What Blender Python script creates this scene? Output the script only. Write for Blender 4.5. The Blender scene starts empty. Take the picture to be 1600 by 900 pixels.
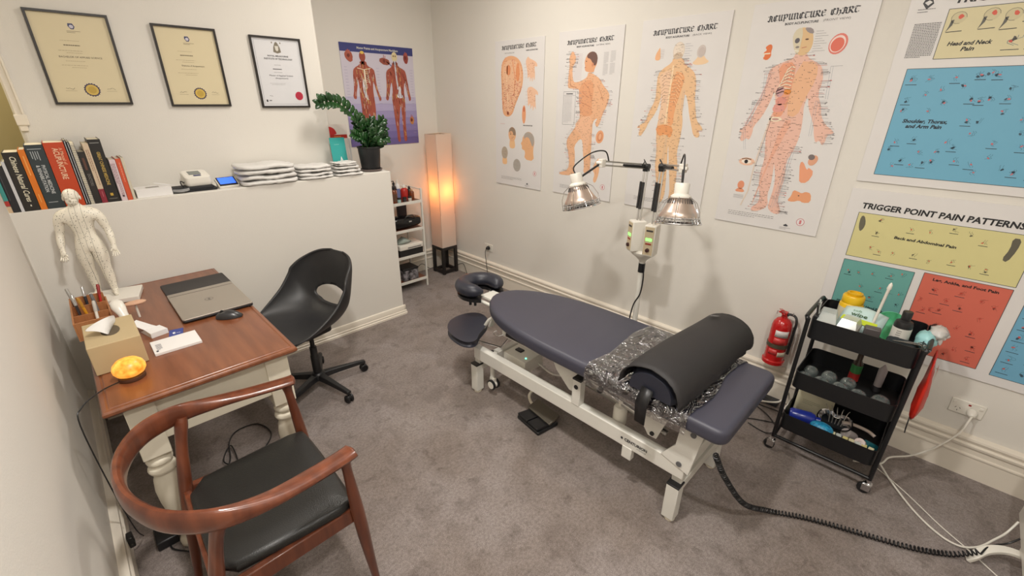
import bpy, bmesh, math, random
from mathutils import Vector, Matrix, Euler
random.seed(7)
R_ = math.radians
SC = bpy.context.scene
COL = SC.collection
# ---------------------------------------------------------------- camera
cd = bpy.data.cameras.new('camera'); cam = bpy.data.objects.new('camera', cd); COL.objects.link(cam)
_r = Vector((0.71111699, -0.7030494, 0.00584495)); _d = Vector((-0.27112941, -0.2818921, -0.92033998)); _f = Vector((0.64869212, 0.65288466, -0.39107563))
m = Matrix((_r, -_d, -_f)).transposed().to_4x4(); m.translation = (0, 0, 1.75)
cam.matrix_world = m
cd.sensor_width = 36; cd.lens = 690.15/1600*36; cd.clip_start = 0.02
SC.camera = cam
# ---------------------------------------------------------------- world, lights, exposure
w = bpy.data.worlds.new('world'); SC.world = w; w.use_nodes = True
w.node_tree.nodes['Background'].inputs[0].default_value = (0.55, 0.6, 0.7, 1)
w.node_tree.nodes['Background'].inputs[1].default_value = 0.3
def lamp(name, loc, power, color, size, target=None, size_y=None):
    l = bpy.data.lights.new(name, 'AREA'); l.energy = power; l.color = color
    l.shape = 'DISK' if size_y is None else 'RECTANGLE'; l.size = size
    if size_y: l.size_y = size_y
    o = bpy.data.objects.new(name, l); o.location = loc; COL.objects.link(o)
    if target: o.rotation_euler = (Vector(target)-Vector(loc)).to_track_quat('-Z', 'Y').to_euler()
    return o
lamp('ceiling_light_main', (0.45, 0.85, 2.90), 24, (1.0, 0.955, 0.90), 0.16)
lamp('ceiling_light_rear', (0.30, -0.45, 2.90), 16, (1.0, 0.955, 0.90), 0.16)
lamp('fill_light_far', (1.75, 2.35, 2.90), 15, (1.0, 0.94, 0.86), 0.5)  # unseen ambient fill, added to brighten the far end of the room
lamp('hall_light', (-0.7, 3.8, 2.90), 12, (1.0, 0.90, 0.70), 0.3)
SC.view_settings.view_transform = 'Standard'; SC.view_settings.look = 'None'
SC.view_settings.gamma = 1; SC.view_settings.use_curve_mapping = False
SC.view_settings.exposure = 0.80
# ---------------------------------------------------------------- materials
def lin(c):
    return tuple(((x/255)/12.92 if x/255 <= 0.04045 else ((x/255+0.055)/1.055)**2.4) for x in c)
def inp(b, *names):
    for n in names:
        if n in b.inputs: return b.inputs[n]
MC = {}
def mat(name, rgb, rough=0.5, metal=0.0, bump=0.0, bscale=60.0, var=0.0, vscale=6.0, rgb2=None, coat=0.0, trans=0.0, alpha=1.0, emit=None, estr=0.0, detail=3.0, aniso=None, spec=None, sss=0.0):
    if name in MC: return MC[name]
    mt = bpy.data.materials.new(name); mt.use_nodes = True; nt = mt.node_tree; N = nt.nodes; L = nt.links
    b = N['Principled BSDF']; c = lin(rgb)
    b.inputs['Base Color'].default_value = (*c, 1); b.inputs['Roughness'].default_value = rough; b.inputs['Metallic'].default_value = metal
    if spec is not None: inp(b, 'Specular IOR Level', 'Specular').default_value = spec
    if coat: inp(b, 'Coat Weight', 'Clearcoat').default_value = coat; inp(b, 'Coat Roughness').default_value = 0.15
    if trans: inp(b, 'Transmission Weight', 'Transmission').default_value = trans
    if alpha < 1: b.inputs['Alpha'].default_value = alpha
    if sss: inp(b, 'Subsurface Weight').default_value = sss; inp(b, 'Subsurface Radius').default_value = (0.03, 0.015, 0.01)
    if emit: inp(b, 'Emission Color', 'Emission').default_value = (*lin(emit), 1); b.inputs['Emission Strength'].default_value = estr
    if bump or var or rgb2:
        tc = N.new('ShaderNodeTexCoord'); mp = N.new('ShaderNodeMapping'); L.new(tc.outputs['Object'], mp.inputs[0])
        if aniso: mp.inputs['Scale'].default_value = aniso
    if var or rgb2:
        n = N.new('ShaderNodeTexNoise'); n.inputs['Scale'].default_value = vscale; n.inputs['Detail'].default_value = detail; L.new(mp.outputs[0], n.inputs['Vector'])
        r = N.new('ShaderNodeValToRGB'); c2 = lin(rgb2) if rgb2 else tuple(x*(1-var) for x in c)
        r.color_ramp.elements[0].position = 0.35; r.color_ramp.elements[1].position = 0.68
        r.color_ramp.elements[0].color = (*c2, 1); r.color_ramp.elements[1].color = (*c, 1)
        L.new(n.outputs[0], r.inputs[0]); L.new(r.outputs[0], b.inputs['Base Color'])
    if bump:
        n2 = N.new('ShaderNodeTexNoise'); n2.inputs['Scale'].default_value = bscale; n2.inputs['Detail'].default_value = 4; L.new(mp.outputs[0], n2.inputs['Vector'])
        bp = N.new('ShaderNodeBump'); bp.inputs['Strength'].default_value = bump; bp.inputs['Distance'].default_value = 0.01
        L.new(n2.outputs[0], bp.inputs['Height']); L.new(bp.outputs[0], b.inputs['Normal'])
    MC[name] = mt; return mt
WALL = mat('wall_paint', (222, 218, 210), 0.75, bump=0.06, bscale=180)
CEIL = mat('ceiling_paint', (235, 230, 220), 0.8)
OLIVE = mat('hall_paint', (174, 162, 124), 0.8)
TRIM = mat('trim_gloss_paint', (228, 220, 206), 0.35)
WHITE = mat('white_powder_coat', (222, 220, 212), 0.35, var=0.04)
WPLAS = mat('white_plastic', (226, 222, 212), 0.3)
BLACK = mat('black_plastic', (26, 26, 28), 0.4)
BLACKM = mat('black_powder_coat', (18, 19, 22), 0.38)
RUBBER = mat('black_rubber', (20, 20, 20), 0.7)
NAVY = mat('navy_vinyl', (64, 64, 77), 0.42, bump=0.10, bscale=420, var=0.05)
NAVYD = mat('navy_leather', (42, 44, 55), 0.38, bump=0.12, bscale=300, var=0.06)
CHROME = mat('chrome', (210, 210, 212), 0.12, 1.0)
ALU = mat('brushed_aluminium', (190, 188, 184), 0.3, 1.0)
SILVER = mat('laptop_silver', (168, 160, 150), 0.38, 0.6)
TEAK = mat('reddish_teak', (122, 66, 42), 0.28, var=0.35, vscale=3, coat=0.3, aniso=(9, 9, 1.5), rgb2=(92, 47, 30))
MAHOG = mat('stained_pine_top', (134, 80, 50), 0.3, vscale=3.0, coat=0.3, aniso=(10, 1, 1), rgb2=(112, 63, 37), detail=5)
CREAM = mat('cream_paint', (234, 226, 206), 0.45, var=0.06, vscale=12)
LEATH = mat('black_leather', (30, 30, 29), 0.35, bump=0.15, bscale=260)
PAPER = mat('white_paper', (228, 226, 224), 0.6)
BOARD = mat('poster_board', (222, 219, 217), 0.4, var=0.02)
TOWEL = mat('white_terry', (240, 238, 234), 0.95, bump=0.6, bscale=500, var=0.03)
KRAFT = mat('kraft_board', (186, 166, 128), 0.6, var=0.04)
GLASS = mat('clear_glass', (235, 245, 242), 0.03, trans=1.0)
PLASTIC = None
# ---------------------------------------------------------------- mesh builder
MW = {}
def I4(): return Matrix.Identity(4)
class MB:
    def __init__(s, M=None): s.v = []; s.f = []; s.fm = []; s.M = M or I4(); s.m = 0
    def add(s, vs, fs, M=None):
        T = s.M @ M if M else s.M
        n = len(s.v); s.v += [T @ Vector(p) for p in vs]; s.f += [tuple(i+n for i in f) for f in fs]; s.fm += [s.m]*len(fs); return s
    def box(s, c, d, rot=None, taper=1.0):
        x, y, z = (k/2 for k in d); t = taper
        vs = [(-x*t, -y*t, -z), (x*t, -y*t, -z), (x*t, y*t, -z), (-x*t, y*t, -z), (-x, -y, z), (x, -y, z), (x, y, z), (-x, y, z)]
        M = Matrix.Translation(c) @ (rot.to_4x4() if rot else I4())
        return s.add(vs, [(0, 3, 2, 1), (4, 5, 6, 7), (0, 1, 5, 4), (1, 2, 6, 5), (2, 3, 7, 6), (3, 0, 4, 7)], M)
    def bx(s, x0, x1, y0, y1, z0, z1): return s.box(((x0+x1)/2, (y0+y1)/2, (z0+z1)/2), (x1-x0, y1-y0, z1-z0))
    def rings(s, rs, cap=True, closed=False):
        n = len(rs[0]); vs = [p for r in rs for p in r]; fs = []
        k = len(rs)
        for i in range(k if closed else k-1):
            for j in range(n):
                a = i*n+j; b = i*n+(j+1) % n; c = ((i+1) % k)*n+(j+1) % n; d = ((i+1) % k)*n+j
                fs.append((a, b, c, d))
        if cap and not closed:
            fs.append(tuple(range(n-1, -1, -1))); fs.append(tuple((k-1)*n+j for j in range(n)))
        return s.add(vs, fs)
    def lathe(s, prof, c=(0, 0, 0), axis=None, n=24):
        q = Vector((0, 0, 1)).rotation_difference(Vector(axis)).to_matrix() if axis else Matrix.Identity(3)
        rs = []
        for r, z in prof:
            rs.append([Vector(c)+q @ Vector((max(r, 1e-4)*math.cos(2*math.pi*j/n), max(r, 1e-4)*math.sin(2*math.pi*j/n), z)) for j in range(n)])
        return s.rings(rs)
    def cyl(s, a, b, r, r2=None, n=16):
        a = Vector(a); b = Vector(b); L = (b-a).length
        return s.lathe([(r, 0), (r if r2 is None else r2, L)], a, (b-a).normalized(), n)
    def tube(s, pts, r, n=8, closed=False):
        pts = [Vector(p) for p in pts]; rs = []; k = len(pts)
        t0 = (pts[1]-pts[0]).normalized(); up = Vector((0, 0, 1)) if abs(t0.z) < 0.9 else Vector((1, 0, 0))
        nrm = (up - t0*up.dot(t0)).normalized()
        for i, p in enumerate(pts):
            a = pts[(i-1) % k] if (i > 0 or closed) else p; b = pts[(i+1) % k] if (i < k-1 or closed) else p
            t = (b-a).normalized()
            if t.length == 0: t = t0
            nrm = (nrm - t*nrm.dot(t))
            nrm = nrm.normalized() if nrm.length > 1e-6 else t.orthogonal().normalized()
            bn = t.cross(nrm); rr = r[i] if isinstance(r, (list, tuple)) else r
            rs.append([p+nrm*(rr*math.cos(2*math.pi*j/n))+bn*(rr*math.sin(2*math.pi*j/n)) for j in range(n)])
        return s.rings(rs, closed=closed)
    def prism(s, poly, z0, z1, M=None):
        n = len(poly); vs = [(x, y, z0) for x, y in poly]+[(x, y, z1) for x, y in poly]
        fs = [tuple(range(n-1, -1, -1)), tuple(range(n, 2*n))]+[(i, (i+1) % n, n+(i+1) % n, n+i) for i in range(n)]
        return s.add(vs, fs, M)
    def slab(s, poly, z0, z1, r, seg=5, dome=0.0):
        def off(P, d):
            out = []; n = len(P)
            for i in range(n):
                a = Vector(P[i-1]); b = Vector(P[i]); c = Vector(P[(i+1) % n])
                e1 = (b-a).normalized(); e2 = (c-b).normalized(); nn = Vector((e1.y+e2.y, -e1.x-e2.x))
                nn = nn.normalized() if nn.length > 1e-6 else Vector((e1.y, -e1.x))
                out.append(b-nn*d)
            return out
        rs = []
        for i in range(seg+1):
            a = math.pi/2*i/seg; P = off(poly, r*(1-math.sin(a))); rs.append([(p.x, p.y, z0+r*(1-math.cos(a))) for p in P])
        for i in range(seg+1):
            a = math.pi/2*i/seg; P = off(poly, r*(1-math.cos(a))); rs.append([(p.x, p.y, z1-r+r*math.sin(a)) for p in P])
        if dome:
            P = off(poly, r); gx = sum(p.x for p in P)/len(P); gy = sum(p.y for p in P)/len(P)
            for f_, h_ in ((.88, .6), (.7, .9), (.4, 1.0)): rs.append([(gx+(p.x-gx)*f_, gy+(p.y-gy)*f_, z1+dome*h_) for p in P])
        return s.rings(rs)
    def ell(s, c, rad, n=16, rot=None):
        prof = []; rs = []
        for i in range(n//2+1):
            a = -math.pi/2+math.pi*i/(n//2); rr = max(math.cos(a), 1e-3)
            ring = [Vector((rad[0]*rr*math.cos(2*math.pi*j/n), rad[1]*rr*math.sin(2*math.pi*j/n), rad[2]*math.sin(a))) for j in range(n)]
            rs.append([Vector(c)+(rot @ p if rot else p) for p in ring])
        return s.rings(rs)
    def build(s, name, material, parent=None, world=False, smooth=True, bevel=0.0, bseg=2, sub=0, solid=0.0, angle=40):
        me = bpy.data.meshes.new(name)
        Mi = MW[parent.name].inverted() if (world and parent is not None) else None
        me.from_pydata([tuple(Mi @ p if Mi else p) for p in s.v], [], s.f); me.validate()
        mats = material if isinstance(material, (list, tuple)) else [material]
        for q in mats: me.materials.append(q)
        if len(mats) > 1:
            for p, k in zip(me.polygons, s.fm): p.material_index = k
        bm = bmesh.new(); bm.from_mesh(me); bmesh.ops.recalc_face_normals(bm, faces=bm.faces); bm.to_mesh(me); bm.free()
        o = bpy.data.objects.new(name, me); COL.objects.link(o)
        if parent is not None: o.parent = parent; MW[o.name] = MW[parent.name]
        else: MW[o.name] = I4()
        if smooth:
            for p in me.polygons: p.use_smooth = True
            try: me.set_sharp_from_angle(angle=R_(angle))
            except Exception: pass
        if solid: md = o.modifiers.new('solid', 'SOLIDIFY'); md.thickness = solid; md.offset = 0
        if sub: md = o.modifiers.new('sub', 'SUBSURF'); md.levels = sub; md.render_levels = sub
        if bevel:
            md = o.modifiers.new('bevel', 'BEVEL'); md.width = bevel; md.segments = bseg; md.limit_method = 'ANGLE'; md.angle_limit = R_(35)
            md.harden_normals = False
        return o
def tag(o, label, cat, group=None, kind=None):
    o['label'] = label; o['category'] = cat
    if group: o['group'] = group
    if kind: o['kind'] = kind
    return o
def thing(name, label, cat, loc=(0, 0, 0), rotz=0.0, group=None, M=None):
    o = bpy.data.objects.new(name, None); COL.objects.link(o); o.empty_display_size = 0.05
    T = M if M is not None else Matrix.Translation(loc) @ Matrix.Rotation(rotz, 4, 'Z')
    o.matrix_world = T; MW[o.name] = T.copy()
    return tag(o, label, cat, group)
def struct(o): o['kind'] = 'structure'; return o
def copy_tree(o, parent=None):
    c = o.copy(); COL.objects.link(c)
    if parent is not None: c.parent = parent; c.matrix_parent_inverse = o.matrix_parent_inverse.copy()
    for ch in list(o.children): copy_tree(ch, c)
    return c
def bez(pts, n=8, closed=False):      # Catmull-Rom resampling
    P = [Vector(p) for p in pts]; out = []; k = len(P)
    for i in range(k if closed else k-1):
        p0 = P[(i-1) % k] if (i > 0 or closed) else P[0]; p1 = P[i]; p2 = P[(i+1) % k]; p3 = P[(i+2) % k] if (i+2 < k or closed) else P[-1]
        for j in range(n):
            t = j/n; out.append(0.5*((2*p1)+(p2-p0)*t+(2*p0-5*p1+4*p2-p3)*t*t+(3*p1-p0-3*p2+p3)*t**3))
    if not closed: out.append(P[-1])
    return out
def rrect(x0, x1, y0, y1, r, seg=5):
    out = []
    for cx, cy, a0 in ((x1-r, y0+r, -90), (x1-r, y1-r, 0), (x0+r, y1-r, 90), (x0+r, y0+r, 180)):
        for i in range(seg+1):
            a = R_(a0+90*i/seg); out.append((cx+r*math.cos(a), cy+r*math.sin(a)))
    return out
# flat print: text, polygons and strokes in one mesh, metres in the sheet's own plane (x right, y up, z out)
def flat(rgb): return mat('ink_%d_%d_%d' % rgb, rgb, 0.5)
def text_geo(body, h, width=None, bold=0.0, shear=0.0, spacing=1.0):
    cu = bpy.data.curves.new('t', 'FONT'); cu.body = body; cu.size = 1; cu.offset = bold; cu.shear = shear; cu.resolution_u = 2; cu.space_character = spacing
    o = bpy.data.objects.new('t', cu); COL.objects.link(o); dg = bpy.context.evaluated_depsgraph_get(); dg.update()
    me = bpy.data.meshes.new_from_object(o.evaluated_get(dg))
    vs = [v.co.copy() for v in me.vertices]; fs = [tuple(p.vertices) for p in me.polygons]
    bpy.data.objects.remove(o); bpy.data.curves.remove(cu); bpy.data.meshes.remove(me)
    if not vs: return [], []
    x0 = min(v.x for v in vs); x1 = max(v.x for v in vs); sy = h/0.7; sx = (width/(x1-x0)) if width else sy
    return [Vector(((v.x-x0)*sx, v.y*sy, 0)) for v in vs], fs
BL = {'A': [[(0, 1), (1.2, .2)], [(0, 5.3), (1.5, 6), (1.5, 1), (1.0, 0)], [(1.5, 6), (3.2, 5), (3.2, .8), (4, .1)], [(1.5, 3), (3.2, 3)]],
 'C': [[(3.5, 5), (2.4, 6), (.8, 5), (.8, 1), (2, 0), (3.5, .9)], [(2.2, 5.6), (2.2, .7)]],
 'U': [[(0, 5.4), (.9, 6), (.9, 1), (1.8, 0), (3, .8)], [(3, 6), (3, .7), (3.8, .1)]],
 'P': [[(0, 5.4), (.9, 6), (.9, -.9)], [(.9, 5), (2.4, 6), (3.4, 5), (3.4, 3), (2.2, 2), (.9, 2.6)]],
 'N': [[(0, 5.4), (.8, 6), (.8, .5), (1.4, 0)], [(.8, 5), (2.4, 6), (3.2, 5), (3.2, .8), (4, .1)]],
 'T': [[(0, 5), (1, 6), (3.8, 5.5)], [(1.9, 5.7), (.8, 4), (.8, 1), (2, 0), (3.5, .9)]],
 'R': [[(0, 5.4), (.9, 6), (.9, .4), (.2, 0)], [(.9, 5), (2.4, 6), (3.3, 5), (3.2, 4), (1.2, 3)], [(1.6, 3), (3.2, .7), (4, .1)]],
 'E': [[(3.5, 5), (2.4, 6), (.8, 5), (.8, 1), (2, 0), (3.5, .9)], [(1, 3.2), (3.1, 3.7)]],
 'H': [[(.2, 6), (.9, 5.4), (.9, .5), (.2, 0)], [(.9, 3.2), (2.6, 4), (3.3, 3.2), (3.3, .7), (2.4, -.7)]]}
def inside(pt, poly):
    x, y = pt; c = False; n = len(poly)
    for i in range(n):
        x1, y1 = poly[i]; x2, y2 = poly[i-1]
        if (y1 > y) != (y2 > y) and x < (x2-x1)*(y-y1)/(y2-y1)+x1: c = not c
    return c
def chaikin(P, it=1):
    for _ in range(it):
        o = []
        for i in range(len(P)):
            a = P[i]; b = P[(i+1) % len(P)]
            o += [(a[0]*.75+b[0]*.25, a[1]*.75+b[1]*.25), (a[0]*.25+b[0]*.75, a[1]*.25+b[1]*.75)]
        P = o
    return P
class Ink:
    def __init__(s, base=0.0, k=1.0): s.g = {}; Ink.c = (getattr(Ink, 'c', 0)+1) % 3; s.z = base+Ink.c*0.00012; s.k = k
    def _a(s, rgb, vs, fs):
        g = s.g.setdefault(rgb, ([], [])); n = len(g[0]); g[0].extend(vs); g[1].extend([tuple(i+n for i in f) for f in fs])
    def poly(s, P, rgb, l=1, sm=0):
        if sm: P = chaikin(P, sm)
        k = s.k; s._a(rgb, [Vector((x*k, y*k, s.z+l*0.00035)) for x, y in P], [tuple(range(len(P)))])
    def rect(s, x0, y0, x1, y1, rgb, l=1): s.poly([(x0, y0), (x1, y0), (x1, y1), (x0, y1)], rgb, l)
    def ell(s, cx, cy, rx, ry, rgb, l=1, n=20, rot=0, wob=0):
        P = []
        for i in range(n):
            a = 2*math.pi*i/n; q = 1+(wob*random.uniform(-1, 1) if wob else 0); x = rx*math.cos(a)*q; y = ry*math.sin(a)*q
            P.append((cx+x*math.cos(rot)-y*math.sin(rot), cy+x*math.sin(rot)+y*math.cos(rot)))
        s.poly(P, rgb, l)
    def line(s, pts, wd, rgb, l=2, closed=False):
        if closed: pts = list(pts)+[pts[0]]
        for a, b in zip(pts[:-1], pts[1:]):
            dx, dy = b[0]-a[0], b[1]-a[1]; q = math.hypot(dx, dy)
            if q < 1e-9: continue
            nx, ny = -dy/q*wd/2, dx/q*wd/2
            s.poly([(a[0]-nx, a[1]-ny), (b[0]-nx, b[1]-ny), (b[0]+nx, b[1]+ny), (a[0]+nx, a[1]+ny)], rgb, l)
    def txt(s, body, x, y, h, w=None, rgb=(30, 30, 30), l=2, bold=0.0, shear=0.0, rot=0.0, center=False):
        k = s.k; vs, fs = text_geo(body, h, w, bold, shear)
        if not vs: return
        if center: cx = max(v.x for v in vs)/2; vs = [Vector((v.x-cx, v.y, 0)) for v in vs]
        c, q = math.cos(rot), math.sin(rot)
        s._a(rgb, [Vector(((x+v.x*c-v.y*q)*k, (y+v.x*q+v.y*c)*k, s.z+l*0.00035)) for v in vs], fs)
    def black_letter(s, body, x, y, h, w, rgb, slope=0.0):
        adv = 4.6; tot = sum(3 if ch == ' ' else adv for ch in body); sx = w/tot; sy = h/6; cx = x
        for ch in body:
            if ch == ' ': cx += 3*sx; continue
            for st in BL[ch]:
                for a, b in zip(st[:-1], st[1:]):
                    nx, ny = .55*sx, .42*sy
                    A = (cx+a[0]*sx, y+a[1]*sy); B = (cx+b[0]*sx, y+b[1]*sy)
                    P = [(A[0]-nx, A[1]-ny), (B[0]-nx, B[1]-ny), (B[0]+nx, B[1]+ny), (A[0]+nx, A[1]+ny)]
                    s.poly([(px, py+(px-x)*slope) for px, py in P], rgb, 2)
                for p in st:
                    s.poly([(cx+p[0]*sx-.6*sx, y+p[1]*sy+(cx-x)*slope), (cx+p[0]*sx, y+p[1]*sy-.5*sy+(cx-x)*slope), (cx+p[0]*sx+.6*sx, y+p[1]*sy+(cx-x)*slope), (cx+p[0]*sx, y+p[1]*sy+.5*sy+(cx-x)*slope)], rgb, 3)
            cx += adv*sx
    def dashes(s, x0, y0, x1, rows, dy, rgb=(95, 92, 92), h=1.6, short=False):
        for r in range(rows):
            x = x0; end = x1 if r < rows-1 else x0+(x1-x0)*.6
            while x < end:
                q = random.uniform(.02, .07)*abs(x1-x0)+2*(1 if s.k < 1 else .001)
                s.rect(x, y0-r*dy, min(x+q, end), y0-r*dy+h, rgb, 2); x += q+(x1-x0)*.015
    def build(s, name, parent):
        me = bpy.data.meshes.new(name); V = []; F = []; MI = []
        for i, (rgb, (vs, fs)) in enumerate(s.g.items()):
            n = len(V); V += [tuple(v) for v in vs]; F += [tuple(a+n for a in f) for f in fs]; MI += [i]*len(fs); me.materials.append(flat(rgb))
        me.from_pydata(V, [], F)
        for p, k in zip(me.polygons, MI): p.material_index = k
        o = bpy.data.objects.new(name, me); COL.objects.link(o); o.parent = parent; MW[o.name] = MW[parent.name]
        return o
def sheetM(origin, right, up):
    r = Vector(right); u = Vector(up); n = r.cross(u); M = Matrix((r, u, n)).transposed().to_4x4(); M.translation = origin; return M
def skin(name, verts, edges, material, parent, sub=2, root=0, M=None):
    me = bpy.data.meshes.new(name); names = list(verts); idx = {k: i for i, k in enumerate(names)}
    me.from_pydata([verts[k][0] for k in names], [(idx[a], idx[b]) for a, b in edges], [])
    o = bpy.data.objects.new(name, me); COL.objects.link(o)
    o.modifiers.new('skin', 'SKIN'); sv = me.skin_vertices[0].data
    for i, k in enumerate(names):
        r = verts[k][1]; sv[i].radius = (r, r) if not isinstance(r, tuple) else r; sv[i].use_root = (i == root)
    md = o.modifiers.new('sub', 'SUBSURF'); md.levels = sub; md.render_levels = sub
    dg = bpy.context.evaluated_depsgraph_get(); dg.update()
    m2 = bpy.data.meshes.new_from_object(o.evaluated_get(dg)); m2.name = name
    bpy.data.objects.remove(o); m2.materials.clear(); m2.materials.append(material)
    if M: m2.transform(M)
    for p in m2.polygons: p.use_smooth = True
    o = bpy.data.objects.new(name, m2); COL.objects.link(o)
    if parent is not None: o.parent = parent; MW[o.name] = MW[parent.name]
    return o
# ---------------------------------------------------------------- carpet
def carpet():
    mt = bpy.data.materials.new('carpet_pile'); mt.use_nodes = True; N = mt.node_tree.nodes; L = mt.node_tree.links; b = N['Principled BSDF']
    b.inputs['Roughness'].default_value = 0.95; inp(b, 'Sheen Weight').default_value = 0.2; inp(b, 'Specular IOR Level').default_value = 0.1
    tc = N.new('ShaderNodeTexCoord')
    def noise(sc, det, off, dist=0.0):
        mp = N.new('ShaderNodeMapping'); mp.inputs['Location'].default_value = off; L.new(tc.outputs['Object'], mp.inputs[0])
        n = N.new('ShaderNodeTexNoise'); n.inputs['Scale'].default_value = sc; n.inputs['Detail'].default_value = det; n.inputs['Distortion'].default_value = dist; L.new(mp.outputs[0], n.inputs['Vector']); return n
    def ramp(n, p0, p1, c0, c1):
        r = N.new('ShaderNodeValToRGB'); r.color_ramp.elements[0].position = p0; r.color_ramp.elements[1].position = p1
        r.color_ramp.elements[0].color = (*lin(c0), 1); r.color_ramp.elements[1].color = (*lin(c1), 1); L.new(n.outputs[0], r.inputs[0]); return r
    def mix(f, a, bb, mode='MIX'):
        x = N.new('ShaderNodeMixRGB'); x.blend_type = mode
        if isinstance(f, float): x.inputs[0].default_value = f
        else: L.new(f, x.inputs[0])
        L.new(a, x.inputs[1]); L.new(bb, x.inputs[2]); return x
    a = ramp(noise(2.4, 6, (3, 1, 0), 0.4), 0.36, 0.64, (152, 140, 133), (166, 156, 152))
    scuff = ramp(noise(7, 8, (0, 7, 0), 0.9), 0.30, 0.56, (176, 168, 163), (255, 255, 255))
    c = mix(0.36, a.outputs[0], scuff.outputs[0], 'MULTIPLY')
    pile = ramp(noise(260, 4, (0, 0, 0)), 0.3, 0.7, (176, 174, 172), (255, 255, 255))
    tuft = ramp(noise(75, 3, (2, 0, 0)), 0.32, 0.62, (196, 192, 190), (255, 255, 255)); c = mix(0.55, c.outputs[0], tuft.outputs[0], 'MULTIPLY')
    smud = ramp(noise(14, 3, (9, 4, 0), 0.3), 0.30, 0.42, (178, 170, 166), (255, 255, 255)); c = mix(0.40, c.outputs[0], smud.outputs[0], 'MULTIPLY')
    d = mix(0.8, c.outputs[0], pile.outputs[0], 'MULTIPLY'); L.new(d.outputs[0], b.inputs['Base Color'])
    h = mix(0.35, noise(300, 3, (0, 0, 0)).outputs[0], noise(28, 4, (5, 0, 0)).outputs[0])
    bp = N.new('ShaderNodeBump'); bp.inputs['Strength'].default_value = 0.5; bp.inputs['Distance'].default_value = 0.006; L.new(h.outputs[0], bp.inputs['Height']); L.new(bp.outputs[0], b.inputs['Normal'])
    return mt
CARPET = carpet()
# ---------------------------------------------------------------- room shell
XR = 2.86; YB = 3.985; YC = 3.435; YP = 3.18; XL = -0.245
def wall(name, b, material=WALL, bevel=0.0, bseg=3): return struct(MB().bx(*b).build(name, material, smooth=bevel > 0, bevel=bevel, bseg=bseg))
wall('floor', (-1.8, 2.96, -1.8, 4.5, -0.05, 0), CARPET)
wall('ceiling', (-1.8, 2.96, -1.8, 4.5, 2.95, 3.0), CEIL)
wall('wall_right', (XR, 2.96, -1.8, 4.5, 0, 2.95))
wall('wall_back', (1.45, XR, YB, 4.1, 0, 2.95))
wall('wall_alcove', (-0.105, 1.495, YC, 4.1, 0, 2.95), WALL, 0.018)
wall('wall_partition', (-0.60, 1.81, YP, YC, 0, 1.235), WALL, 0.004)
wall('wall_left', (XL-0.1, XL, -1.8, YP, 0, 2.95))
wall('wall_front', (XL-0.1, XR, -1.8, -1.7, 0, 2.95))
wall('wall_hall_end', (-1.8, -0.105, 4.4, 4.5, 0, 2.95), OLIVE)
wall('wall_hall_side', (-1.8, -1.7, 3.0, 4.4, 0, 2.95), OLIVE)
wall('wall_hall_front', (-1.7, XL-0.1, 3.0, 3.1, 0, 2.95), OLIVE)
wall('wall_hall_return', (-0.105, 1.45, 4.1, 4.5, 0, 2.95), OLIVE)
# hall arch moulding: a curved strip on the alcove wall's left edge
pts = [(-0.082, z) for z in (1.668, 1.75)]+[(-0.082-0.02*t*t, 1.75+0.5*t) for t in (0.3, 0.6, 1.0)]+[(-0.125, 2.42), (-0.17, 2.55), (-0.24, 2.66), (-0.34, 2.73)]
mb = MB()
for dx, wd, dp in ((0.0, 0.036, 0.014), (0.012, 0.010, 0.022), (-0.013, 0.008, 0.020)):
    rs = []
    P = bez([(p[0]+dx, 0, p[1]) for p in pts], 4)
    for i, p in enumerate(P):
        a = P[max(i-1, 0)]; b = P[min(i+1, len(P)-1)]; t = (b-a).normalized(); n = Vector((t.z, 0, -t.x))
        rs.append([p+n*s*wd/2+Vector((0, YC-dd, 0)) for s, dd in ((-1, 0), (1, 0), (1, dp), (-1, dp))])
    mb.rings(rs)
mb.box((-0.083, YC-0.014, 1.645), (0.046, 0.028, 0.05)); mb.box((-0.086, YC-0.010, 1.607), (0.03, 0.02, 0.03))
struct(mb.build('trim_1', TRIM, bevel=0.002))
# baseboards: moulded profile (out, up) swept along the wall
BP = [(0, 0), (0.020, 0), (0.020, 0.115), (0.026, 0.120), (0.026, 0.128), (0.018, 0.133), (0.018, 0.165), (0.028, 0.170), (0.030, 0.182), (0.020, 0.190), (0.024, 0.200), (0.028, 0.208), (0.026, 0.218), (0.014, 0.226), (0, 0.228)]
SP = [(0, 0), (0.026, 0), (0.026, 0.016), (0.020, 0.020), (0.020, 0.034), (0.014, 0.038), (0.014, 0.064), (0.009, 0.078), (0, 0.083)]
def skirting(name, a, b, out, prof):
    a = Vector(a); b = Vector(b); out = Vector(out)
    return struct(MB().rings([[p+out*x+Vector((0, 0, z)) for x, z in prof] for p in (a, b)]).build(name, TRIM, angle=30))
skirting('baseboard_right', (XR, -1.7, 0), (XR, YB, 0), (-1, 0, 0), BP)
skirting('baseboard_back', (1.495, YB, 0), (XR-0.03, YB, 0), (0, -1, 0), BP)
skirting('baseboard_left', (XL, -1.7, 0), (XL, YP-0.026, 0), (1, 0, 0), BP)
skirting('baseboard_partition', (XL+0.03, YP, 0), (1.81+0.014, YP, 0), (0, -1, 0), SP)
skirting('baseboard_partition_end', (1.81, YP-0.014, 0), (1.81, YC, 0), (1, 0, 0), SP)
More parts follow.
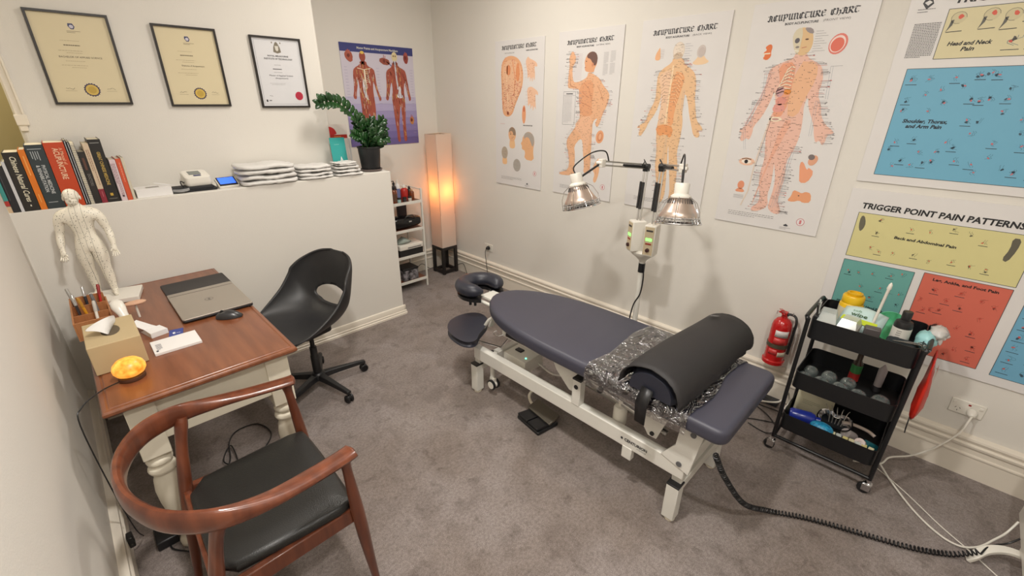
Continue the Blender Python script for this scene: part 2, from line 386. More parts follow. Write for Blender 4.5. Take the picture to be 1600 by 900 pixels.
# ---------------------------------------------------------------- charts on the right wall
DARK = (72, 72, 76); GREY = (128, 126, 128); RED = (205, 120, 112); SKIN_ = (226, 180, 148); SKINL = (232, 194, 164); SKINP = (230, 186, 168); ORNG = (226, 152, 102); BONE = (236, 222, 196)
def board(name, label, cat, origin, right, wd, ht, th=0.004, group=None, material=None):
    t = thing(name, label, cat, M=sheetM(origin, right, (0, 0, 1)), group=group)
    MB().bx(0, wd, 0, ht, 0, th).build('backing_board', material or BOARD, t, smooth=False, bevel=0.0006)
    return t
CH = 1.16; CW = 0.555
def chart(yL, zB, label): return board('acupuncture_chart', label, 'chart', (XR-0.002, yL, zB), (0, -1, 0), CW, CH, 0.005, 'acupuncture charts along the right wall')
def head_ink(t, sub, sub2, slope=0.0):
    k = Ink(0.005, .001); k.black_letter('ACUPUNCTURE CHART', 82, 1072, 26, 398, (62, 62, 66), 0.012); k.txt(sub, 168, 1050, 10, 150, (60, 60, 64), bold=.03); k.txt(sub2, 338, 1052, 9, 112, (110, 108, 110))
    return k.build('printed_title', t)
def foot_ink(t, seal=(466, 66)):
    k = Ink(0.005, .001); k.dashes(72, 70, 330, 3, 10, (110, 108, 108), 2.2)
    k.ell(seal[0], seal[1], 20, 21, (196, 92, 96), 1); k.ell(seal[0], seal[1], 17.5, 18.5, (224, 220, 220), 2); k.rect(seal[0]-5, seal[1]-11, seal[0]+5, seal[1]+11, (206, 120, 122), 3)
    k.poly([(385, 34), (398, 44), (412, 34), (405, 30), (392, 30)], DARK, 2); k.dashes(370, 20, 425, 2, 7, GREY, 2)
    return k.build('printed_caption', t)
def annotate(k, poly, n, seed, col=(118, 96, 86), out=34, red=0.12, dots=120, xs=(55, 505)):
    rd = random.Random(seed); ys = [p[1] for p in poly]; y0, y1 = min(ys), max(ys); x0 = min(p[0] for p in poly); x1 = max(p[0] for p in poly)
    for _ in range(n):
        y = rd.uniform(y0, y1); xx = [a for a in range(int(x0), int(x1), 4) if inside((a, y), poly)]
        if not xx: continue
        left = rd.random() < .45; x = (min(xx) if left else max(xx)); q = rd.uniform(.5, 1)*out*(-1 if left else 1)
        c = (206, 110, 104) if rd.random() < red else (150, 146, 148)
        xa, xb = max(xs[0], min(xs[1], x+q)), x+(8 if left else -8)
        k.rect(min(xa, xb), y, max(xa, xb), y+1.1, c, 3)
        if rd.random() < .5: k.rect(min(xa, xa+q*.3), y-1, max(xa, xa+q*.3), y+2.4, c, 3)
    m_ = 0
    while m_ < dots:
        p = (rd.uniform(x0, x1), rd.uniform(y0, y1))
        if inside(p, poly):
            m_ += 1
            if rd.random() < .6: k.rect(p[0]-7, p[1], p[0]+7, p[1]+1.2, col, 4)
            else: k.ell(p[0], p[1], 2.2, 2.2, col, 4, 6)
def shrink(P, cx, cy, f): return [(cx+(x-cx)*f, cy+(y-cy)*f) for x, y in P]
TR = {'P4body': [(248, 920),(244, 895),(185, 873),(143, 853),(136, 803),(137, 736),(115, 660),(90, 575),(71, 559),(40, 526),(64, 520),(53, 485),(74, 471),(91, 494),(109, 481),(119, 525),(116, 554),(153, 612),(178, 688),(188, 749),(209, 655),(191, 599),(186, 543),(200, 457),(212, 385),(203, 309),(212, 233),(237, 150),(194, 103),(201, 85),(241, 92),(286, 126),(267, 194),(275, 241),(270, 331),(264, 375),(289, 288),(292, 228),(286, 158),(283, 118),(315, 91),(351, 90),(355, 114),(327, 164),(329, 218),(337, 309),(323, 380),(347, 439),(360, 523),(354, 604),(343, 670),(353, 715),(367, 657),(388, 618),(413, 566),(422, 527),(438, 487),(453, 502),(471, 476),(480, 490),(482, 530),(512, 538),(494, 557),(465, 575),(433, 619),(421, 671),(394, 721),(401, 784),(391, 833),(369, 864),(312, 892),(300, 917)],
'P4head': [(217, 1001),(231, 1030),(267, 1033),(298, 1024),(314, 982),(317, 946),(306, 916),(279, 902),(244, 920),(225, 964)],
'P4items': [(112, 934),(426, 948),(115, 364),(114, 217),(411, 331),(453, 399),(433, 210),(484, 118),(466, 64),(81, 1077),(478, 1093),(170, 1054),(447, 1059),(69, 57),(391, 34)],
'P4ribs': [(215, 852),(251, 748),(244, 722),(232, 600),(244, 864),(199, 655)],
'P3body': [(234, 942),(229, 914),(170, 881),(145, 853),(145, 779),(149, 703),(108, 625),(97, 569),(43, 540),(35, 527),(64, 528),(50, 486),(71, 474),(91, 505),(106, 530),(117, 562),(163, 626),(185, 703),(183, 763),(199, 688),(200, 627),(182, 564),(184, 485),(202, 389),(201, 306),(224, 207),(246, 123),(245, 61),(276, 48),(301, 96),(299, 182),(291, 298),(282, 379),(278, 443),(301, 315),(320, 218),(334, 127),(328, 83),(368, 63),(379, 107),(366, 223),(362, 321),(344, 384),(354, 479),(356, 571),(342, 630),(342, 689),(344, 747),(370, 689),(390, 616),(413, 558),(435, 499),(462, 485),(479, 501),(462, 530),(494, 531),(473, 560),(441, 588),(426, 647),(409, 718),(406, 789),(392, 845),(363, 874),(313, 904),(301, 939)],
'P3items': [(265, 978),(136, 962),(406, 967),(79, 1085),(476, 1090),(175, 1057),(440, 1061),(74, 72),(188, 52)],
'P2body': [(284, 892),(277, 858),(241, 838),(194, 825),(154, 826),(141, 876),(141, 932),(164, 952),(167, 993),(139, 1029),(120, 1023),(103, 983),(112, 941),(105, 877),(102, 798),(117, 783),(187, 783),(218, 768),(232, 718),(221, 659),(233, 586),(225, 556),(189, 509),(122, 428),(118, 380),(144, 318),(157, 222),(127, 185),(58, 165),(64, 148),(152, 151),(215, 162),(210, 227),(207, 323),(194, 377),(245, 435),(272, 421),(284, 329),(302, 236),(296, 187),(337, 184),(359, 210),(359, 273),(356, 366),(355, 426),(353, 486),(352, 560),(396, 590),(372, 546),(394, 518),(415, 548),(431, 606),(462, 663),(481, 725),(469, 759),(420, 800),(389, 842),(341, 870)],
'P2head': [(273, 1008),(300, 1019),(336, 1013),(357, 983),(353, 937),(337, 911),(331, 884),(275, 889),(251, 900),(252, 928),(244, 955),(257, 988)],
'P2hair': [(265, 1001),(300, 1019),(336, 1013),(357, 983),(354, 944),(336, 924),(316, 945),(295, 973),(267, 979)],
'P2items': [(68, 762),(181, 531),(424, 457),(420, 248),(481, 121),(96, 1086),(482, 1102),(166, 1054),(463, 1054),(409, 1000),(469, 919),(70, 43)],
'P1ear': [(83, 1005),(134, 1042),(210, 1046),(283, 1019),(325, 956),(334, 870),(316, 791),(275, 727),(238, 661),(213, 602),(161, 575),(102, 590),(87, 642),(82, 727),(77, 827),(70, 926)],
'P1items': [(408, 937),(428, 735),(209, 438),(115, 279),(407, 380),(270, 183),(347, 621),(84, 1108),(471, 1112),(361, 192),(482, 133),(365, 1067),(342, 513),(64, 57)],
'PBf1': [(170, 704),(166, 675),(109, 647),(95, 612),(92, 522),(87, 471),(70, 409),(103, 394),(108, 451),(124, 502),(134, 573),(142, 503),(136, 430),(138, 378),(141, 315),(139, 251),(142, 186),(138, 110),(163, 103),(186, 185),(209, 293),(214, 250),(212, 184),(209, 112),(237, 111),(257, 183),(277, 292),(275, 379),(270, 442),(272, 506),(281, 558),(299, 475),(317, 411),(326, 379),(348, 400),(328, 443),(310, 506),(304, 610),(296, 646),(237, 668),(230, 708)],
'PBf2': [(489, 712),(478, 670),(429, 646),(413, 614),(411, 509),(398, 433),(388, 401),(412, 384),(431, 434),(447, 509),(465, 553),(470, 478),(453, 412),(460, 335),(464, 245),(470, 176),(477, 107),(475, 25),(510, 17),(504, 94),(505, 175),(522, 267),(538, 357),(545, 289),(543, 197),(547, 104),(546, 21),(583, 25),(579, 103),(578, 197),(588, 289),(592, 402),(586, 480),(601, 557),(615, 491),(630, 425),(639, 379),(663, 402),(647, 458),(635, 547),(622, 633),(604, 654),(545, 678),(543, 715)],
'PBitems': [(199, 741),(514, 755),(76, 738),(411, 713),(634, 751),(652, 212),(161, 809),(539, 806),(-7, 780),(706, 777)],
'P5': [(139, 542),(137, 729),(170, 590),(308, 594),(217, 570),(259, 569),(57, 507),(130, 694),(38, 685),(130, 557),(39, 549),(62, 759),(143, 750),(234, 750),(27, 736),(91, 735)],
'P5draw': [(179, 696),(277, 699),(341, 692),(364, 594)],
'P5b': [(63, 39),(60, 505),(567, 56),(105, 280),(264, 282),(122, 257),(248, 259),(91, 462),(150, 461),(237, 462),(313, 475),(339, 480),(364, 473),(93, 374),(222, 365),(306, 380),(336, 375),(369, 382),(415, 382),(320, 291),(358, 292),(105, 193),(163, 207),(279, 204),(306, 182),(428, 204),(117, 86),(143, 110),(222, 103),(255, 113),(333, 127),(383, 112),(481, 108),(520, 93),(516, 194)],
'P6': [(55, 707),(59, 478),(686, 493),(634, 720),(56, 452),(349, 464),(382, 463),(685, 470),(62, 731),(609, 748),(226, 601),(454, 608),(420, 433),(647, 438),(613, 748),(83, 638),(642, 641),(277, 657),(347, 661),(426, 687),(481, 678),(533, 651),(144, 535),(181, 524),(238, 526),(321, 538),(377, 518),(459, 539),(520, 529),(575, 526),(151, 682),(151, 616),(90, 392),(132, 396),(191, 404),(262, 415),(306, 428),(160, 327),(238, 333),(321, 330),(279, 329),(215, 275),(266, 274),(323, 268),(441, 388),(403, 328),(491, 349),(609, 381),(530, 401),(649, 364),(422, 281),(453, 288),(479, 297),(621, 293),(543, 331)],
'P6b': [(684, 53),(734, 46),(64, 227),(350, 208),(-1, 263),(563, 111),(605, 194),(590, 301),(476, 73)]}
# chart 4: front view
t = chart(1.05, 1.065, 'large acupuncture chart with a front-view standing body, widest of the four, second from the right wall posters')
t['label'] = 'acupuncture chart with front-view body, half showing ribs and skull, next to the blue pain poster'
head_ink(t, 'BODY ACUPUNCTURE', '(FRONT VIEW)'); foot_ink(t)
k = Ink(0.005, .001); B = TR['P4body']; k.poly(B, SKINP, 1, 1)
k.poly([(178, 868), (262, 880), (268, 780), (262, 620), (200, 600), (214, 700), (206, 780)], (228, 160, 128), 2, 1)
k.poly([(270, 880), (360, 872), (372, 800), (340, 700), (322, 610), (262, 620)], (230, 180, 142), 2, 1)
k.poly([(262, 590), (310, 600), (272, 470), (232, 330), (205, 160), (190, 100), (226, 330)], (230, 174, 150), 2, 1)
for i in range(8):
    y = 850-i*17; wdt = 34+i*5
    k.line([(262, y), (262-wdt*.5, y+7), (262-wdt, y-8), (262-wdt*1.05, y-20)], 4.5, BONE, 3); k.line([(262, y-5), (262-wdt*.5, y+2), (262-wdt, y-13)], 1.2, (150, 110, 110), 4)
k.ell(251, 735, 17, 14, (222, 140, 60), 4); k.ell(215, 735, 20, 26, (206, 160, 160), 3); k.ell(230, 690, 26, 20, (218, 146, 132), 3, wob=.1); k.ell(226, 655, 30, 22, (222, 154, 142), 3, wob=.1)
k.line([(196, 610), (180, 480), (165, 340), (160, 200), (135, 110)], 7, (222, 206, 190), 3); k.line([(202, 610), (188, 480), (172, 340)], 1.5, (130, 100, 100), 4)
k.ell(222, 598, 32, 12, BONE, 3); k.ell(222, 598, 18, 6, (190, 150, 140), 4)
for q in ((150, 820, 120, 700), (120, 700, 70, 560)): k.line([q[:2], q[2:]], 5, (226, 190, 184), 3); k.line([(q[0]+3, q[1]), (q[2]+3, q[3])], 1.2, (150, 110, 108), 4)
annotate(k, B, 230, 3, dots=420)
k.build('body_figure', t)
k = Ink(0.005, .001); k.poly(TR['P4head'], (220, 186, 140), 1, 1); k.poly([(225, 964), (217, 1001), (231, 1030), (262, 1032), (262, 905), (244, 920)], (214, 204, 178), 2, 1)
k.ell(243, 975, 11, 12, (96, 92, 98), 3); k.ell(250, 945, 9, 5, (140, 130, 124), 3); k.line([(240, 930), (262, 926)], 6, (230, 224, 206), 4); k.ell(286, 978, 8, 3.5, (90, 60, 50), 3); k.line([(270, 940), (292, 944)], 2.5, (180, 90, 80), 3)
k.poly([(262, 1032), (300, 1028), (314, 1000), (285, 1006)], (150, 140, 140), 3, 1)
for i in range(9): k.rect(320, 1010-i*11, 352+(i % 3)*12, 1011.2-i*11, GREY, 2)
k.build('head_figure', t)
k = Ink(0.005, .001); it = TR['P4items']
x, y = it[0]; k.poly([(x-18, y+20), (x+6, y+36), (x+20, y+22), (x+16, y-4), (x+22, y-24), (x+4, y-44), (x-20, y-34), (x-10, y-18), (x-22, y-6), (x-4, y+6)], (222, 118, 66), 1, 1); k.line([(x-20, y-12), (x+14, y-10)], 6, BONE, 2)
x, y = it[1]; k.ell(x, y, 38, 46, (222, 124, 110), 1, rot=-.25); k.ell(x-2, y, 32, 38, (240, 214, 206), 2, rot=-.25); k.ell(x-2, y-3, 27, 31, (222, 110, 90), 3, rot=-.25)
x, y = it[2]; k.ell(x+5, y, 44, 22, (232, 190, 164), 1); k.ell(x+3, y, 27, 12, (236, 226, 214), 2); k.ell(x+2, y, 10, 11, (34, 30, 34), 3); k.line([(x-24, y+12), (x, y+18), (x+28, y+13)], 6, (136, 106, 88), 3); k.rect(x-44, y+4, x-24, y+5.5, GREY, 3); k.rect(x+36, y-6, x+54, y-4.5, GREY, 3)
x, y = it[3]; k.ell(x, y+12, 19, 24, (222, 146, 112), 1); k.poly([(x-32, y-30), (x-12, y-6), (x+12, y-6), (x+32, y-30)], (226, 152, 116), 1, 1); k.rect(x-8, y-8, x+8, y+2, (222, 146, 112), 2)
for i in range(4): k.rect(x-30, y-48-i*6, x+26, y-46-i*6, (170, 168, 168), 1)
x, y = it[4]; x2, y2 = it[5]; k.poly([(x-20, y+50), (x-8, y-14), (x, y-54), (x+38, y-50), (x2+16, y2-60), (x2-16, y2-36), (x+22, y+14), (x-6, y+60)], (232, 160, 124), 1, 1); k.ell(x2-4, y2, 20, 28, (222, 164, 132), 2, rot=-.4); k.ell(x2-14, y2+16, 16, 14, (120, 110, 108), 3, rot=-.4)
x, y = it[6]; k.poly([(x-60, y-36), (x-44, y-10), (x-40, y+26), (x-16, y+20), (x+4, y+12), (x+20, y+24), (x+48, y+18), (x+56, y-30), (x+20, y-38), (x, y-26), (x-30, y-40)], (228, 160, 118), 1, 1); k.ell(x-8, y-2, 4, 3, (90, 70, 60), 2)
for xa, ya, xb, yb in ((120, 830, 132, 690), (84, 690, 100, 560), (60, 560, 90, 430), (420, 850, 432, 700), (392, 690, 400, 520), (330, 440, 300, 120), (340, 430, 318, 130)):
    k.line([(xa, ya), (xb, yb)], 1.2, (168, 176, 184), 2); k.line([(xa+10, ya), (xb+10, yb)], 1.2, (168, 176, 184), 2); k.rect(min(xa, xa+50), ya, xa+50, ya+1.2, (150, 150, 156), 2)
k.build('inset_drawings', t)
# chart 3: back view
t = chart(1.71, 1.055, 'acupuncture chart with a back-view standing body, behind the heat lamps')
head_ink(t, 'BODY ACUPUNCTURE', '(BACK VIEW)'); foot_ink(t)
k = Ink(0.005, .001); B = TR['P3body']; k.poly(B, (230, 190, 148), 1, 1)
k.poly([(150, 845), (220, 880), (240, 860), (240, 560), (180, 560), (196, 700), (170, 790)], (232, 196, 164), 2, 1); k.poly([(246, 870), (330, 850), (316, 760), (288, 640), (292, 545), (246, 560)], (230, 166, 118), 2, 1)
k.poly([(170, 540), (236, 560), (300, 540), (288, 470), (250, 500), (200, 480)], (228, 158, 104), 2, 1)
k.line([(243, 900), (240, 740), (238, 560)], 10, (240, 212, 176), 3)
for i in range(9):
    y = 850-i*20; k.line([(236, y), (205, y+6), (176+i, y-14)], 3.5, (240, 204, 176), 3); k.line([(250, y), (284, y+4), (312-i*2, y-16)], 3.5, (240, 196, 150), 3)
    k.line([(236, y-5), (205, y+1), (178+i, y-19)], 1.2, (150, 112, 100), 4); k.line([(250, y-5), (284, y-1), (308-i*2, y-21)], 1.2, (170, 104, 76), 4)
annotate(k, B, 170, 5, dots=400)
k.build('body_figure', t)
k = Ink(0.005, .001); x, y = TR['P3items'][0]; k.ell(x, y, 37, 48, (218, 204, 188), 1); k.ell(x, y, 33, 44, (228, 214, 198), 2); k.ell(x, y-28, 30, 18, (206, 184, 160), 3, wob=.08)
for i in range(26): xx, yy = x+random.uniform(-26, 26), y+random.uniform(-34, 34); k.rect(xx-5, yy, xx+5, yy+1.2, (130, 112, 104), 4)
for i in range(8): k.rect(x+38, y+34-i*13, x+70+(i % 2)*14, y+35.3-i*13, (150, 150, 162), 2)
k.build('head_figure', t)
k = Ink(0.005, .001); x, y = TR['P3items'][1]; k.poly([(x-26, y-26), (x-22, y+6), (x-6, y+30), (x+2, y+44), (x+8, y+16), (x+14, y-24), (x-2, y-32)], (232, 178, 134), 1, 1)
for i in range(6): k.rect(x+8, y+26-i*9, x+34, y+27.2-i*9, (160, 140, 140), 2)
x, y = TR['P3items'][2]; k.ell(x, y, 26, 34, (204, 194, 188), 2, rot=-.15); k.ell(x+2, y-4, 20, 26, (196, 184, 178), 3); k.poly([(x-50, y-62), (x-24, y-40), (x-14, y-20), (x+20, y-22), (x+34, y-42), (x+58, y-56), (x+30, y-70), (x-20, y-72)], (234, 202, 164), 1, 1)
k.line([(338, 760), (345, 640)], 1.2, (168, 168, 180), 2); k.line([(328, 760), (335, 640)], 1.2, (168, 168, 180), 2)
for i in range(4): k.rect(280+i*8, 452-i*5, 350-i*4, 454-i*5, (216, 150, 158), 1)
k.line([(265, 560), (262, 300)], 1.2, (160, 170, 170), 2); k.line([(258, 560), (250, 300)], 1.2, (160, 170, 170), 2)
k.build('inset_drawings', t)
# chart 2: lateral view
t = chart(2.395, 1.05, 'acupuncture chart with a side-view body raising one hand, second from the room corner')
head_ink(t, 'BODY ACUPUNCTURE', '(LATERAL VIEW)'); foot_ink(t, (484, 100))
k = Ink(0.005, .001); B = TR['P2body']; k.poly(B, (228, 178, 140), 1, 1)
k.poly([(210, 800), (300, 850), (345, 800), (330, 660), (350, 600), (240, 590), (214, 690)], (222, 162, 122), 2, 1); k.poly([(240, 590), (350, 600), (340, 440), (300, 300), (270, 440), (180, 520)], (232, 184, 150), 2, 1)
for seg in (((250, 820), (300, 780), (330, 700)), ((240, 760), (300, 720)), ((236, 690), (320, 660)), ((370, 800), (400, 760), (430, 700)), ((120, 880), (130, 800), (190, 790))): k.line(seg, 3, (190, 124, 90), 3)
annotate(k, B, 190, 9, dots=320)
k.build('body_figure', t)
k = Ink(0.005, .001); k.poly(TR['P2head'], (222, 164, 124), 1, 1); k.poly(TR['P2hair'], (112, 84, 76), 2, 1); k.ell(318, 935, 9, 13, (206, 140, 106), 3); k.ell(262, 958, 5, 3, (70, 50, 44), 3); k.line([(248, 918), (262, 920)], 3, (176, 90, 76), 3); k.build('head_figure', t)
k = Ink(0.005, .001); (xa, ya), (xb, yb) = TR['P2items'][0], TR['P2items'][1]; k.line([(xa, ya), (xb, ya), (xb, yb), (xa, yb)], 2, (120, 120, 124), 2, True); k.rect(xa+25, ya-18, xb-25, ya-12, DARK, 2); k.dashes(xa+8, ya-34, xb-30, 20, 9.5, (158, 156, 160), 2); k.line([(xa, ya-26), (xb, ya-26)], 1.5, (120, 120, 124), 2)
for dx, dy in ((406, 1004), (462, 1010), (406, 930), (462, 934)): k.dashes(dx, dy, dx+40, 9, 8, (172, 170, 172), 2.4)
for i in range(22): k.rect(100+random.uniform(0, 30), 1008-i*8, 225, 1009.2-i*8, (196, 170, 176), 1)
x, y = TR['P2items'][2]; k.ell(x, y, 34, 46, (226, 164, 122), 1, rot=-.2); k.ell(x+2, y, 21, 32, (208, 136, 98), 2, rot=-.2); k.ell(x+3, y+2, 12, 22, (228, 176, 138), 3, rot=-.2)
x, y = TR['P2items'][3]; k.poly([(x-40, y-30), (x-26, y+18), (x+18, y+70), (x+24, y+10), (x+20, y-60), (x-4, y-130), (x-30, y-110), (x-14, y-60)], (230, 180, 140), 1, 1); k.line([(x-20, y), (x-4, y-60)], 2, (180, 110, 90), 2)
k.build('inset_drawings', t)
# chart 1: foot, hands, heads
t = chart(3.09, 1.04, 'acupuncture chart with a big foot sole, two hands and four heads, nearest the room corner')
k = Ink(0.005, .001); k.black_letter('ACUPUNCTURE CHART', 84, 1092, 27, 390, (70, 68, 68), 0.012); k.txt('FOOT ACUPUNCTURE', 118, 1062, 8, 110, (110, 108, 106)); k.txt('HAND ACUPUNCTURE', 360, 1070, 9, 125, (60, 58, 60), bold=.03); k.txt('HEAD ACUPUNCTURE', 340, 512, 9, 105, (60, 58, 60), bold=.03); k.rect(62, 520, 120, 522, (214, 150, 140), 2); k.build('printed_title', t)
foot_ink(t, (483, 133))
k = Ink(0.005, .001); B = TR['P1ear']; k.poly(B, (228, 172, 130), 1, 2); cx, cy = 205, 830; k.poly(shrink(B, cx, cy, .86), (232, 186, 150), 2, 2)
k.line([(150, 980), (140, 860), (150, 740), (165, 640)], 8, (240, 206, 170), 3); k.line([(210, 1000), (240, 880), (230, 760)], 8, (224, 150, 106), 3); k.ell(160, 940, 26, 40, (222, 142, 98), 3, wob=.1); k.ell(270, 920, 22, 70, (224, 150, 104), 3, wob=.08)
rd = random.Random(4)
n = 0
while n < 260:
    p = (rd.uniform(75, 330), rd.uniform(585, 1040) if rd.random() < .4 else rd.uniform(620, 840))
    if inside(p, B):
        n += 1; c = rd.choice([(190, 92, 80), (206, 110, 92), (150, 96, 84), (206, 104, 90)]); k.rect(p[0]-5, p[1], p[0]+5, p[1]+3, c, 4)
k.ell(157, 607, 12, 14, (150, 84, 60), 4)
k.build('foot_figure', t)
for i, (x, y) in enumerate(TR['P1items'][:2]):
    k = Ink(0.005, .001); k.poly([(x-50, y+66), (x-24, y+96), (x-10, y+78), (x+30, y+66), (x+72, y+44), (x+78, y+14), (x+44, y+24), (x+56, y-40), (x+48, y-88), (x+32, y-44), (x+30, y-100), (x+12, y-50), (x+4, y-98), (x-6, y-40), (x-24, y-76), (x-30, y-10), (x-44, y+30)] if i == 0 else [(x-52, y+66), (x-6, y+80), (x+34, y+62), (x+70, y+40), (x+74, y+8), (x+42, y+30), (x+48, y-50), (x+52, y-100), (x+34, y-60), (x+20, y-114), (x+12, y-50), (x-6, y-100), (x-14, y-40), (x-36, y-80), (x-40, y-10)], (232, 190, 160), 1, 1)
    for q in range(22): xx, yy = x+rd.uniform(-34, 44), y+rd.uniform(-40, 50); k.ell(xx, yy, 3, 3, (180, 110, 92), 2, 6)
    for q in range(5): k.rect(x-70+q*3, y+40-q*24, x-36, y+41.2-q*24, (190, 150, 140), 2)
    k.build('hand_figure', t)
def bust(x, y, rx, ry, face, hair, neck, prof=0):
    k = Ink(0.005, .001)
    if neck: k.poly([(x-rx*.6, y-ry*.6), (x-rx*.8, y-ry*1.8), (x, y-ry*2.0), (x+rx*.9, y-ry*1.8), (x+rx*.6, y-ry*.6)], (234, 190, 142), 1, 1)
    if prof: k.poly([(x-rx, y+ry*.5), (x-rx*1.05, y), (x-rx*1.35, y-ry*.25), (x-rx*1.1, y-ry*.5), (x-rx*1.15, y-ry*.85), (x-rx*.5, y-ry*1.0), (x-rx*.7, y-ry*1.9), (x+rx*1.0, y-ry*2.0), (x+rx*.8, y-ry*.9), (x+rx, y), (x, y+ry*.9)], (228, 176, 130), 1, 1)
    k.ell(x, y, rx, ry, face, 2)
    if hair: k.poly([(x-rx*(.9 if not prof else .75), y+ry*.15), (x-rx*.8, y+ry*.75), (x, y+ry*1.04), (x+rx*.85, y+ry*.7), (x+rx*1.02, y), (x+rx*.7, y-ry*(.2 if not prof else .6)), (x+rx*.3, y+ry*.1), (x, y+ry*.45), (x-rx*.5, y+ry*.42)], hair, 3, 1)
    for q in range(16): a, r_ = rd.uniform(0, 6.28), rd.uniform(.1, .8); k.rect(x+rx*r_*math.cos(a)-4, y+ry*r_*math.sin(a), x+rx*r_*math.cos(a)+4, y+ry*r_*math.sin(a)+1.2, (140, 100, 84), 4)
    if face[0] > 215 and not prof:
        for sx in (-1, 1): k.ell(x+sx*rx*.4, y, rx*.18, 3, (80, 60, 54), 4); k.line([(x+sx*rx*.2, y+10), (x+sx*rx*.6, y+12)], 2.5, (110, 84, 72), 4)
        k.line([(x-7, y-ry*.5), (x+7, y-ry*.5)], 3, (188, 96, 84), 4)
    k.build('head_figure', t)
I1 = TR['P1items']
bust(*I1[2], 46, 60, (228, 178, 136), (150, 128, 108), 1); bust(*I1[3], 40, 52, (178, 166, 150), None, 1); bust(I1[4][0]-2, I1[4][1]+10, 68, 78, (226, 174, 130), (172, 162, 152), 0, 1); bust(*I1[5], 46, 54, (172, 166, 158), None, 0)
k = Ink(0.005, .001); x, y = I1[6]; k.ell(x, y-20, 22, 72, (228, 160, 118), 1); k.ell(x, y+20, 12, 20, (206, 120, 84), 2); k.build('inset_drawings', t)
# ---------------------------------------------------------------- pain charts
def scrib(k, x, y, s, rd, dark=(70, 84, 92), red=(206, 84, 70), cap=True, line=(96, 120, 130)):
    s *= 1.35
    P = [(x+rd.uniform(-.4, .4)*s, y+(.5-i/5)*s*1.3) for i in range(5)]
    k.line(P, 1.6, line, 2); P2 = [(a+rd.uniform(.15, .5)*s, b) for a, b in P]; k.line(P2, 1.4, line, 2)
    q = rd.random()
    if q < .75: k.ell(x+rd.uniform(-.2, .3)*s, y+rd.uniform(-.2, .4)*s, s*.13, s*.22, red, 3, 8, rd.uniform(0, 3), .3)
    if q > .45: k.ell(x+rd.uniform(-.3, .3)*s, y+rd.uniform(-.3, .3)*s, s*.2, s*.26, dark, 2, 8, rd.uniform(0, 3), .35)
    if cap: k.rect(x-.7*s, y-.85*s, x+.8*s, y-.85*s+2.6, (44, 56, 64), 2)
def panel(k, P, rgb): k.poly(P, rgb, 1); k.line(P, 2.2, (70, 76, 80), 2, True)
PW = 0.98
t = board('pain_chart', 'trigger point poster with cream head-and-neck panel above a large blue shoulder panel', 'poster', (XR-0.002, 0.390, 1.385), (0, -1, 0), PW, 0.86, 0.006, 'trigger point pain posters')
k = Ink(0.006, .001); k.txt('TRIGGER POINT PAIN PATTERNS', 148, 752, 27, 700, (40, 40, 42), bold=.035, shear=.1); k.poly([(44, 762), (62, 738), (82, 758), (74, 776), (50, 780)], (60, 60, 62), 2); k.poly([(50, 764), (64, 752), (76, 764), (64, 772)], (220, 218, 216), 3); k.dashes(34, 738, 92, 2, 10, (110, 110, 110), 2.6); k.dashes(38, 682, 128, 22, 6.2, (96, 94, 96), 2.8); k.build('printed_text', t)
k = Ink(0.006, .001); panel(k, [(139, 542), (940, 542), (940, 731), (139, 731)], (216, 206, 166)); rd = random.Random(2)
for x, y in TR['P5draw'][:3]:
    k.ell(x, y, 24, 22, (206, 196, 158), 2); k.line([(x+24*math.cos(a), y+22*math.sin(a)) for a in [i*.5 for i in range(11)]], 1.6, (130, 124, 106), 3); k.ell(x+6, y+4, 8, 9, (214, 92, 72), 3, 8, 0, .3); k.poly([(x-22, y-8), (x-12, y-6), (x-14, y-26), (x-30, y-52), (x-24, y-30)], (98, 96, 90), 3); k.line([(x-28, y-52), (x+22, y-50)], 3, (80, 78, 72), 3)
for x in (364, 430, 500, 570, 640, 720): scrib(k, x, 594, 26, rd, (96, 94, 90)); scrib(k, x+30, 690, 24, rd, (96, 94, 90))
k.txt('Head and Neck', 170, 592, 15, 138, (34, 34, 36), bold=.035, shear=.25); k.txt('Pain', 218, 570, 15, 42, (34, 34, 36), bold=.035, shear=.25); k.build('cream_panel', t)
k = Ink(0.006, .001); panel(k, [(62, 39), (940, 39), (940, 506), (62, 506)], (110, 172, 200)); k.txt('Shoulder, Thorax,', 105, 280, 15, 156, (26, 34, 46), bold=.04, shear=.2); k.txt('and Arm Pain', 122, 258, 15, 126, (26, 34, 46), bold=.04, shear=.2)
for i, (x, y) in enumerate(TR['P5b'][7:]): scrib(k, x, y, 20 if i < 2 else 17, rd, (60, 84, 100), (200, 110, 116), i % 3 != 1, (84, 132, 156))
for x, y in [(150, 400), (200, 420), (270, 430), (420, 420), (470, 470), (180, 330), (420, 330), (480, 300), (90, 160), (200, 150), (350, 240), (430, 150), (500, 250), (90, 330), (260, 160), (300, 470), (180, 90), (400, 80)]: scrib(k, x, y, 16, rd, (60, 84, 100), (200, 110, 116), False, (84, 132, 156))
for r in range(5):
    for q in range(5): scrib(k, 580+q*70+rd.uniform(-8, 8), 92+r*88, 22, rd, (60, 84, 100), (200, 110, 116), True, (84, 132, 156))
k.build('blue_panel', t)
t = board('pain_chart', 'trigger point pain patterns poster with yellow, teal and red panels behind the trolley', 'poster', (XR-0.002, 0.395, 0.522), (0, -1, 0), PW, 0.825, 0.006, 'trigger point pain posters')
k = Ink(0.006, .001); k.txt('TRIGGER POINT PAIN PATTERNS - 2', 62, 732, 27, 625, (36, 36, 38), bold=.035, shear=.1); k.build('printed_text', t)
k = Ink(0.006, .001); panel(k, [(57, 478), (686, 478), (686, 709), (57, 709)], (212, 204, 146)); k.txt('Back and Abdominal Pain', 226, 604, 13, 228, (34, 34, 34), bold=.04, shear=.1)
